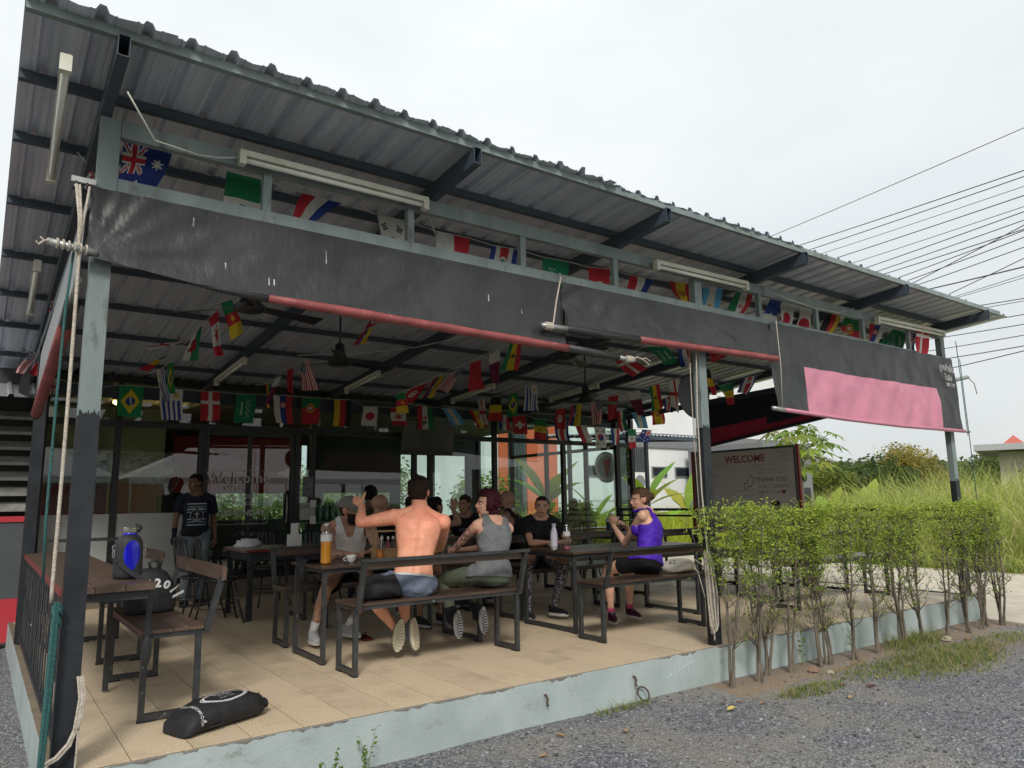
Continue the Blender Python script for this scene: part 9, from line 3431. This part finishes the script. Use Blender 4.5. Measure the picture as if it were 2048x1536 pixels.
tree(44.2,19.8,-.42,3.7,3.4,1.9,5200,[(0.035,0.07,0.02),(0.11,0.17,0.04)], 'round dark green tree beyond the field left of the power pole', seed=31, ls=.30, trunk=.2, nm='round_tree', ctr=.52)
tree(38.5,19.0,-.42,3.4,1.8,1.6,2600,[(0.10,0.14,0.03),(0.26,0.30,0.05)], 'small yellow green tree beside the grey house corner', seed=32, ls=.24, trunk=.1, nm='small_tree', ctr=.55)
tree(60.5,25.4,-.42,5.6,3.9,2.9,6200,[(0.22,0.21,0.06),(0.42,0.34,0.07)], 'large sparse tree with yellowing leaves behind the field', seed=33, ls=.30, trunk=.22, nm='yellowing_tree', ctr=.55)
for i, (x, y, h, rx) in enumerate(((70,22,6.0,5.0),(74,17,6.6,5.5),(66,14.5,5.0,4.0),(58,14.2,4.2,2.8),(52,11.5,4.0,2.6),(66,40,5.5,6),(78,44,6.5,7),(57,36,4.6,5),(50,8.0,3.6,2.8))):
 tree(x, y, -.42, h, rx, h * .42,2600,[(0.06,0.10,0.03),(0.20,0.24,0.06)],['bushy tree behind the yellowing tree on its right', 'tall bushy tree left of the right post', 'lower bush just right of the yellowing tree', 'bush behind the right post', 'bush left of the cream wall', 'bush on the skyline left of the power pole', 'distant bushy tree on the skyline above the round tree', 'bush right of the white building corner', 'bush below the far red roof'][i], seed=40 + i, ls=.34, trunk=.15, nm='bushy_tree', group='trees beyond the field', ctr=.5)
for i, (x, y, h, rx, lab) in enumerate(((11.9,13.6,2.6,1.0, 'leafy shrub seen through the glass left of the emblem'),(9.3,14.4,2.9,1.3, 'tall leafy shrub behind the cafe seen through the back windows'),(6.5,14.2,2.6,1.3, 'leafy vine shrub behind the middle back window'),(4.9,14.0,2.4,1.2, 'bright green shrub behind the left back window'),(12.6,10.4,1.7,.7, 'frangipani like shrub beside the glass room'),(8.0,15.5,3.2,1.2, 'second tall shrub behind the cafe'))):
 tree(x, y, -.42, h, rx, h * .5,2600,[(0.10,0.17,0.03),(0.34,0.42,0.07)], lab, cat='shrub', seed=60 + i, ls=.13, trunk=.05, nm='garden_shrub', group='garden shrubs behind the cafe', ctr=.5)
# trees on the photographer's side, seen as reflections in the glass
for i, (x, y) in enumerate(((-3.5,-17),(6.5,-19),(14.0,-16))):
 tree(x, y, -.3,6.2,2.6,2.2,3800,[(0.03,0.06,0.02),(0.09,0.14,0.035)],['tree across the yard reflected in the left glass panes', 'tree across the yard reflected in the middle glass panes', 'tree across the yard reflected in the right glass panes'][i], seed=80 + i, ls=.22, trunk=.14, nm='yard_tree', group='trees across the yard')
# ================================================================ background
hm = mat('wooded_hill', (0.075,0.11,0.055),(0.13,0.165,0.085),0.95, scale=0.35, detail=6)

def hill(name, cx, cy, ang, length, depth, h, seed):
 nx, ny = 110,14
 ca, sa = math.cos(ang), math.sin(ang)
 vs = []
 for j_ in range(ny + 1):
  for i_ in range(nx + 1):
   u, v = i_ / nx - .5, j_ / ny
   e = math.cos(u * PI) ** .45 * math.sin(v * PI) ** .7
   z = h * e * (0.78 + .3 * noise.noise(Vector((u * 5, v * 2, seed))) + .12 * noise.noise(Vector((u * 24, v * 8, seed))) + .07 * noise.noise(Vector((u * 70, v * 20, seed))))
   X_, Y_ = u * length, (v - .5) * depth
   vs.append((cx + X_ * ca - Y_ * sa, cy + X_ * sa + Y_ * ca, -.6 + z))
 idx = np.arange((nx + 1) * (ny + 1)).reshape(ny + 1, nx + 1)
 Q = np.stack([idx[:-1, :-1], idx[:-1,1:], idx[1:, 1:], idx[1:, :-1]],-1).reshape(-1,4)
 o = mesh_obj(name, fast_mesh(name, np.array(vs), Q, hm, None, True))
 o['kind'] = 'structure'
 return np.array(vs)

hv = hill('hill', 235,105, R(115),330,70,13.0,3)
hill('hill', 300,60, R(100),420,90,17.0,8)
hill('hill', 60,320, R(170),420,80,14.0,5)
# woods on the hill: leaf clumps over its face
rg_ = np.random.default_rng(5)
k = rg_.integers(0, len(hv),26000)
C = hv[k] + rg_.normal(size=(26000,3)) * np.array([2.2,2.2,.7])
C[:, 2] += .8
f_ = rg_.random((26000,1))
o = leaves('hill_woods', C, 1.9, np.array([0.06,0.095,0.045]) * (1 - f_) + np.array([0.15,0.19,0.085]) * f_, leaf_m, None, (0,0,0), asp=.8, seed=9)
tag(o, 'distant wood covering the low hill on the skyline', 'wood', kind='stuff')

# white building beyond the grass
wbld = thing('white_building', 'white two storey building with grey bands and small dark windows beyond the grass', 'building', (26,17.5,-.4))
ww = mat('white_render', (0.72,0.73,0.74),(0.66,0.67,0.68),0.8, scale=.8)
gw = mat('grey_render', (0.20,0.205,0.215),(0.17,0.175,0.185),0.8, scale=.8)
ow = mat('orange_render', (0.60,0.13,0.05),(0.52,0.11,0.045),0.8, scale=.8)
dg_ = mat('dark_window', (0.02,0.025,0.03), None, .15)
ribm = mat('ribbed_dark_panel', (0.06,0.07,0.075), None, .5)
BY = 17.0
b = MB()
b.box(14.2, BY, 0.7,32.6, BY + 8,7.4)
part('wall', b, ww, wbld)
b = MB()
b.box(14.2, BY - .05,-.5,32.6, BY - .003,.68)
part('wall', b, mat('dark_plinth', (0.07,0.07,0.075),(0.10,0.10,0.10),.9, scale=1), wbld)
b = MB()
b.box(20.0, BY - .08,3.35,32.62, BY - .004,3.95)
part('band', b, gw, wbld)
b = MB()
b.box(25.2, BY - .06,.7,25.7, BY - .003,3.34)
b.box(25.2, BY - .06,3.96,25.7, BY - .003,7.4)
part('pilaster', b, mat('pale_grey_render', (0.45,0.46,0.48)), wbld)
for x0, x1, m_, nm in ((14.75,15.1, ow, 'orange_column'),(15.95,17.35, ow, 'orange_panel'),(15.15,15.9, ribm, 'ribbed_panel'),(20.3,22.0, ribm, 'ribbed_panel')):
 b = MB()
 b.box(x0, BY - .12,0.7, x1, BY - .005,3.3 if nm == 'ribbed_panel' and x0 > 20 else 7.4)
 if nm == 'ribbed_panel':
  for q in range(int((x1 - x0) / .12)):
   b.box(x0 + q * .12, BY - .15,0.7, x0 + q * .12 + .05, BY - .121,7.3 if x0 < 20 else 3.3)
 part(nm, b, m_, wbld)
for (x, z) in ((19.3,2.35),(22.9,2.35),(24.3,2.35),(26.9,2.35),(28.9,2.35),(30.9,2.35),(23.6,5.6),(27.4,5.6),(30.4,5.6),(19.4,5.6)):
 b = MB()
 b.box(x - .45, BY - .05, z - .22, x + .45, BY - .004, z + .22)
 w_ = part('window_frame', b, gw, wbld)
 b = MB()
 b.box(x - .40, BY - .055, z - .17, x + .40, BY - .0505, z + .17)
 part('pane', b, dg_, w_)
b = MB()
b.box(20.9, BY - .5,1.55,21.9, BY - .16,2.3)
ac = solo('air_conditioner', b, M['white'], 'white air conditioner unit on the building wall seen through the glass', 'air conditioner')
b = MB()
b.lathe((21.25, BY - .53,1.92),[(.26,0),(.27,.02),(.2,.03)],20, axis='y')
part('fan_grille', b, gw, ac)
b = MB()
b.prism([(30.1, BY - .2,5.05),(31.0, BY - .2,5.35),(31.9, BY - .2,5.1),(31.1, BY - .2,4.75)],(0,-.03,0))
solo('orange_sign', b, ow, 'orange diamond shaped sign on the white building wall', 'sign')
gh = thing('grey_house', 'grey house corner with an arched dark opening right of the white building', 'building', (28.6,14.5,-.4))
b = MB()
b.box(24.3,12.9,-.5,27.45,16.6,3.35)
part('wall', b, gw, gh)
b = MB()
b.box(26.6,12.85,.3,27.2,12.895,1.6)
part('doorway', b, dg_, gh)
b = MB()
b.box(26.2,12.85,2.3,26.8,12.895,2.8)
part('window', b, M['white'], gh)
b = MB()
b.tube([(26.3,13.2,-.4),(26.3,13.2,3.0)],.14,10)
solo('timber_post', b, mat('weathered_timber', (0.40,0.33,0.22),(0.30,0.25,0.17),.85), 'weathered wooden post standing before the grey house', 'post', smooth=True)
# lean-to roof beyond the glass room
lt = thing('lean_to_roof', 'small corrugated lean-to roof edge sticking out right of the glass corner', 'roof', (12,8,2.6))
b = MB()
n_ = 24
for i in range(n_):
 x0, x1 = 10.95 + i * .12,10.95 + (i + 1) * .12
 xm = (x0 + x1) / 2
 for (a, c, za, zc_) in ((x0, xm, 0,.03),(xm, x1,.03,0)):
  b.quad((a, 6.9,2.62 + za),(c, 6.9,2.62 + zc_),(c, 9.6,2.80 + zc_),(a, 9.6,2.80 + za))
part('roof_sheet', b, M['roof'], lt)
b = MB()
b.box(10.95,6.92,2.55,13.9,6.97,2.615)
for x in (11.1,12.4,13.7):
 b.obox((x, 6.98,2.585),(x, 9.6,2.76),.04,.05)
part('roof_frame', b, M['steel_navy'], lt)
b = MB()
b.box(13.75,8.9,-.4,13.83,8.98,2.7)
b.box(11.6,9.4,-.4,11.68,9.48,2.7)
part('roof_post', b, M['steel_navy'], lt)
# far house on the right
fh = thing('far_house', 'far cream house with a flat grey eave and a red pyramid roof', 'house', (60,14,-.4))
b = MB()
b.prism([(57.0,17.2,-.5),(58.3,12.0,-.5),(68,14.5,-.5),(66.7,19.7,-.5)],(0,0,4.6))
part('wall', b, mat('cream_render', (0.50,0.47,0.38),(0.44,0.41,0.33),.85, scale=.5), fh)
b = MB()
b.prism([(55.2,18.0,4.15),(57.9,9.0,4.15),(69,12.5,4.15),(66,21.5,4.15)],(0,0,.42))
part('eave', b, mat('pale_grey_eave', (0.42,0.43,0.43)), fh)
b = MB()
b.add([(61.9,19.1,4.59),(62.4,17.1,4.59),(64.3,17.6,4.59),(63.8,19.6,4.59),(63.1,18.35,5.6)],[(0,1,4),(1,2,4),(2,3,4),(3,0,4),(3,2,1,0)])
part('roof', b, mat('red_roof', (0.50,0.13,0.09),(0.42,0.11,0.08),.7, scale=1), fh)
b = MB()
b.tube([(69.4,32.5,-.5),(69.3,32.3,6.2)],[.18,.12],8)
pl = thing('utility_pole', 'pale concrete utility pole with cross arms on the skyline', 'pole', (69.4,32.5,-.5))
part('pole_shaft', b, mat('pale_concrete', (0.55,0.55,0.53)), pl, smooth=True)
for z, w in ((4.6,2.2),(3.4,1.6)):
 b = MB()
 b.obox((69.3 - w * .45,32.4 + w * .9, z),(69.3 + w * .45,32.4 - w * .9, z),.14,.14)
 part('cross_arm', b, _MC['pale_concrete'], pl)
 for q in (-.9,-.3,.3,.9):
  b = MB()
  b.lathe((69.3 - w * .45 * q, 32.4 + w * .9 * q, z + .07),[(.06,0),(.09,.1),(.05,.2)],8)
  part('insulator', b, _MC['pale_concrete'], pl)
# overhead wires
wm = mat('dark_cable', (0.05,0.05,0.065), None, .6)
WL = ['topmost single overhead wire crossing the sky on its own', 'second overhead wire from the top', 'third overhead wire from the top, close under the second', 'fourth overhead wire from the top', 'fifth overhead wire from the top', 'sixth overhead wire from the top', 'seventh overhead wire from the top', 'eighth overhead wire from the top', 'ninth overhead wire from the top', 'tenth overhead wire from the top', 'eleventh overhead wire from the top', 'twelfth overhead wire from the top',
   'thickest overhead cable above the far end of the roof', 'steep overhead wire below the thickest cable, upper one', 'steep overhead wire below the thickest cable, lower one', 'overhead wire just above the roof tip', 'overhead wire meeting the roof tip', 'overhead wire just below the roof tip', 'overhead wire below the right roof corner, first', 'overhead wire below the right roof corner, second', 'overhead wire below the right roof corner, third', 'lowest overhead wire, reaching down to the pink awning', 'overhead wire crossing over the eleventh one at a steeper slope', 'overhead wire crossing just above the thickest cable']
for i, (a, c) in enumerate(WIRES):
 r_ = 0.024 if i == 12 else (0.012 if i in (0,3,5,13,14,16) else 0.017)
 b = MB()
 b.tube(sag(a, c, 0.12,12),[r_ * (1 + 0.9 * q / 12) for q in range(13)],5)
 solo('overhead_wire', b, wm, WL[i], 'wire', group='overhead wires in the sky')

# ================================================================ yard behind the photographer (it shows as reflections)
sd = thing('yard_shed', 'long shed with a pale corrugated gable roof and red wall across the yard', 'shed', (0,-17,-.3))
b = MB()
b.box(-9,-22,-.4,6.5,-17.5,2.3)
part('wall', b, redw, sd)
b = MB()
for i in range(60):
 x0, x1 = -9.6 + i * .28,-9.6 + (i + 1) * .28
 xm = (x0 + x1) / 2
 b.quad((x0,-17.0,2.35),(xm, -17.0,2.40),(xm, -19.8,4.6),(x0,-19.8,4.55))
 b.quad((xm, -17.0,2.40),(x1,-17.0,2.35),(x1,-19.8,4.55),(xm, -19.8,4.6))
part('roof', b, mat('pale_sheet', (0.60,0.61,0.62),(0.5,0.51,0.52),.5, scale=1), sd)
for i, (x, y, s_, lab) in enumerate(((1.0,-9.5,2.3, 'white canvas yard tent reflected in the left glass'),(6.2,-10.5,2.5, 'white canvas yard tent reflected in the middle glass'),(11.5,-11,2.4, 'white canvas yard tent reflected in the right glass'))):
 tn = thing('canvas_tent', lab, 'tent', (x, y, -.3), 'canvas tents in the yard')
 b = MB()
 b.add([(x - s_, y - s_, 2.15),(x + s_, y - s_, 2.15),(x + s_, y + s_, 2.15),(x - s_, y + s_, 2.15),(x, y, 3.4)],[(0,1,4),(1,2,4),(2,3,4),(3,0,4)])
 b.add([(x - s_, y + s_, 2.15),(x + s_, y + s_, 2.15),(x + s_, y + s_, 1.95),(x - s_, y + s_, 1.95)],[(0,1,2,3)])
 part('canopy', b, mat('white_canvas', (0.75,0.76,0.76),(0.7,0.7,0.7),.8), tn)
 for sx in (-1,1):
  for sy in (-1,1):
   b = MB()
   b.tube([(x + sx * s_ * .97, y + sy * s_ * .97,-.3),(x + sx * s_ * .97, y + sy * s_ * .97,2.15)],.03,6)
   part('tent_leg', b, M['white'], tn)

# ================================================================ bags
bagm = fabric('black_bag_nylon', (0.014,0.014,0.016),(0.024,0.024,0.027), rough=0.6, bump=0.3, bscale=60)
prt = mat('bag_print_white', (0.62,0.62,0.62),(0.55,0.55,0.55),.7)

def blob(mb, prof_, c, ax, side, up, seg=18, noi=.0, seed=0.0):
 """soft form: prof_ list of (t, half width, height) along ax"""
 vs, fs = [],[]
 c, ax, side, up = Vector(c), Vector(ax), Vector(side), Vector(up)
 for (t, w, h, lift) in prof_:
  for j in range(seg):
   a = 2 * PI * j / seg
   x = math.copysign(abs(math.cos(a)) ** .7, math.cos(a)) * w
   z = math.copysign(abs(math.sin(a)) ** .7, math.sin(a)) * h / 2 + h / 2 + lift
   p_ = c + ax * t + side * x + up * z
   if noi:
    p_ += (up + side * .5) * noi * noise.noise(p_ * 9 + Vector((seed, 0,0))) * (1 if math.sin(a) > -.5 else 0)
   vs.append(p_)
 k = len(prof_)
 fs = [(i * seg + j, i * seg + (j + 1) % seg, (i + 1) * seg + (j + 1) % seg, (i + 1) * seg + j) for i in range(k - 1) for j in range(seg)] + [tuple(range(seg - 1,-1,-1)), tuple((k - 1) * seg + j for j in range(seg))]
 mb.add(vs, fs)

# drawstring bag lying on the floor at the front edge
db = thing('drawstring_bag', 'black drawstring bag with a white oval print lying on the floor near the front edge', 'bag', (1.22,0.42,0))
A0, A1 = V(0.99,0.30,0.0), V(1.50,0.475,0.0)
ax = (A1 - A0).normalized()
sd_ = V(-ax.y, ax.x, 0)
b = MB()
blob(b, [(-.02,.10,.03,0),(0.0,.135,.075,0),(.05,.135,.12,0),(.16,.13,.155,0),(.30,.125,.165,0),(.42,.115,.15,0),(.50,.10,.12,0),(.535,.06,.06,.02),(.55,.075,.05,.03)], A0, ax, sd_, V(0,0,1),22,.018,2)
bo = part('bag_body', b, bagm, db, smooth=True)
b = MB()
b.tube([A0 + ax * .02 - sd_ * .12 + V(0,0,.03), A0 + ax * .2 - sd_ * .125 + V(0,0,.03), A0 + ax * .22 - sd_ * .10 + V(0,0,.10), A0 + ax * .38 - sd_ * .03 + V(0,0,.14), A0 + ax * .53 + V(0,0,.08)],.006,6)
b.tube([A0 + ax * .53 + sd_ * .03 + V(0,0,.07), A0 + ax * .57 + sd_ * .05 + V(0,0,.10), A0 + ax * .55 + sd_ * .02 + V(0,0,.09)],.006,6)
part('drawstring', b, bagm, db, smooth=True)
# print follows the top of the bag
upd = (V(0,0,1) - sd_ * .55).normalized()
inp = (sd_ + V(0,0,.55)).normalized()
pc = A0 + ax * .27 - sd_ * .03 + V(0,0,.150)
b = MB()
for i in range(28):
 a0, a1 = 2 * PI * i / 28,2 * PI * (i + 1) / 28
 f0 = lambda a, k: pc + ax * (.125 * k * math.copysign(abs(math.cos(a)) ** 1.3, math.cos(a))) + inp * (.058 * k * math.sin(a))
 b.quad(f0(a0,1.0), f0(a0,1.09), f0(a1,1.09), f0(a1,1.0))
 b.quad(f0(a0,1.14), f0(a0,1.18), f0(a1,1.18), f0(a1,1.14))
drape(part('oval_print', b, prt, db), bo, upd)
drape(text_mesh('TITAN', .040, prt, db, pc + inp * .028 + upd * .001, ax, inp, bold=.001), bo, upd)
drape(text_mesh('FITNESS', .024, prt, db, pc - ax * .0 + inp * .0 + upd * .001, ax, inp), bo, upd)
drape(text_mesh('MUAY THAI', .018, prt, db, pc - inp * .028 + upd * .001, ax, inp), bo, upd)
drape(text_mesh('TITANFITNESSCAMP.COM', .022, prt, db, A0 + ax * .075 - sd_ * .045 + V(0,0,.122),(-sd_ * .93 + V(0,0,-.36)), ax, bold=.0006), bo, V(0,0,1) - sd_ * .3)

# rucksack on the bench chair
rk = thing('rucksack', 'black rucksack with bold white lettering standing on the reddish bench chair', 'bag', (1.03,1.50,0.52))
b = MB()
blob(b, [(0.0,.15,.20,0),(.03,.17,.22,0),(.12,.168,.23,0),(.20,.15,.20,.01),(.27,.10,.13,.03),(.30,.05,.07,.06)], V(1.03,1.40,.524), V(0,0,1), V(1,0,0), V(0,1,0),22,.02,5)
rb = part('bag_body', b, bagm, rk, smooth=True)
b = MB()
b.tube([(1.03,1.50,.80),(1.01,1.50,.86),(1.05,1.49,.88),(1.08,1.49,.84),(1.07,1.50,.79)],.011,7)
part('carry_loop', b, bagm, rk, smooth=True)
b = MB()
b.tube([(.95,1.40,.54),(.90,1.38,.535),(.88,1.44,.53)],.006,5)
part('strap_end', b, bagm, rk)
for i, (ch_c, a) in enumerate((('V', -.9),('T', -.45),('2', 0.0),('0', .45),('I', .9),('1', 1.3))):
 q = V(1.06 + .135 * math.sin(a),1.385 - .012 * math.cos(a),.675 + .125 * math.cos(a))
 xd = V(math.cos(a),0,-math.sin(a))
 yd = V(math.sin(a) * .9,.35, math.cos(a) * .9)
 drape(text_mesh(ch_c, .085, prt, rk, q - V(0,0,.055), xd, V(math.sin(a) * .9,0, math.cos(a) * .9), bold=.004), rb, V(0,-1,.55),.003)
b = MB()
b.tube([(.955,1.385,.66),(.965,1.38,.652),(.985,1.38,.668)],[.001,.007,.001],5)
part('swoosh_mark', b, prt, rk)

# dark duffel beside the shirtless man, tote by the woman in purple, jacket on the table corner
b = MB()
blob(b, [(-.17,.05,.06,0),(-.14,.11,.13,0),(-.05,.13,.18,0),(.04,.12,.16,0),(.10,.12,.18,0),(.15,.09,.11,0),(.19,.04,.05,0)], V(2.58,1.07,.523), V(1,.05,0), V(0,1,0), V(0,0,1),26,.055,8)
solo('duffel_bag', b, bagm, 'slumped black duffel bag on the front bench left of the shirtless man', 'bag', smooth=True)
tb_ = thing('tote_bag', 'cream tote bag with a colourful fruit print on the second bench', 'bag', (5.75,.87,.52))
totem = mat('cream_canvas', (0.56,0.52,0.44),(0.48,0.44,0.36),.9, bump=.3, bscale=150)
b = MB()
blob(b, [(-.15,.08,.05,0),(-.12,.13,.09,0),(-.02,.15,.13,0),(.08,.14,.13,0),(.16,.11,.08,0),(.19,.06,.04,0)], V(5.77,.89,.523), V(1,-.05,0), V(0,1,0), V(0,0,1),20,.02,3)
part('bag_body', b, totem, tb_, smooth=True)
rg = random.Random(5)
for i in range(16):
 c_ = [(0.45,.08,.05),(.08,.22,.08),(.55,.30,.05),(.10,.25,.30)][i % 4]
 u_, v_ = rg.uniform(-.11,.14), rg.uniform(-.10,.02)
 b = MB()
 z_ = .523 + .120 - abs(u_) * .22 - .9 * max(0,-v_ - .04)
 b.ell((5.77 + u_, .89 + v_ - .02, z_ + .004),.016,.013,.007,8,5)
 part('printed_fruit', b, mat('fruit_%d' % (i % 4), c_), tb_, smooth=True)
b = MB()
b.tube([(5.83,.75,.60),(5.86,.70,.53),(5.87,.67,.40),(5.90,.66,.28),(5.96,.66,.24),(6.01,.66,.32),(6.00,.68,.50),(5.96,.74,.60),(5.93,.80,.64)],.011,6, flat=.35)
part('strap', b, totem, tb_, smooth=True)
b = MB()
blob(b, [(-.10,.05,.02,0),(-.07,.11,.055,0),(.03,.13,.065,0),(.10,.10,.05,0),(.14,.04,.02,0)], V(2.36,1.98,.763), V(1,.2,0), V(-.2,1,0), V(0,0,1),18,.03,6)
b.tube([(2.30,1.90,.80),(2.25,1.86,.78),(2.235,1.85,.68),(2.24,1.84,.60)],[.05,.045,.03,.012],8, flat=.4)
solo('jacket', b, bagm, 'black jacket crumpled on the left corner of the front table', 'jacket', smooth=True)
b = MB()
b.tube([(7.9,3.6,.775),(8.5,3.6,.78)],.045,12)
solo('umbrella', b, bagm, 'folded dark umbrella lying on the table behind the woman in purple', 'umbrella', smooth=True)
bottle(7.45,3.62,.30,.07, mat('grey_blue_water', (0.05,0.08,0.10), None, .2), 'big grey blue water bottle on the table behind the woman in purple', nm='water_jug')
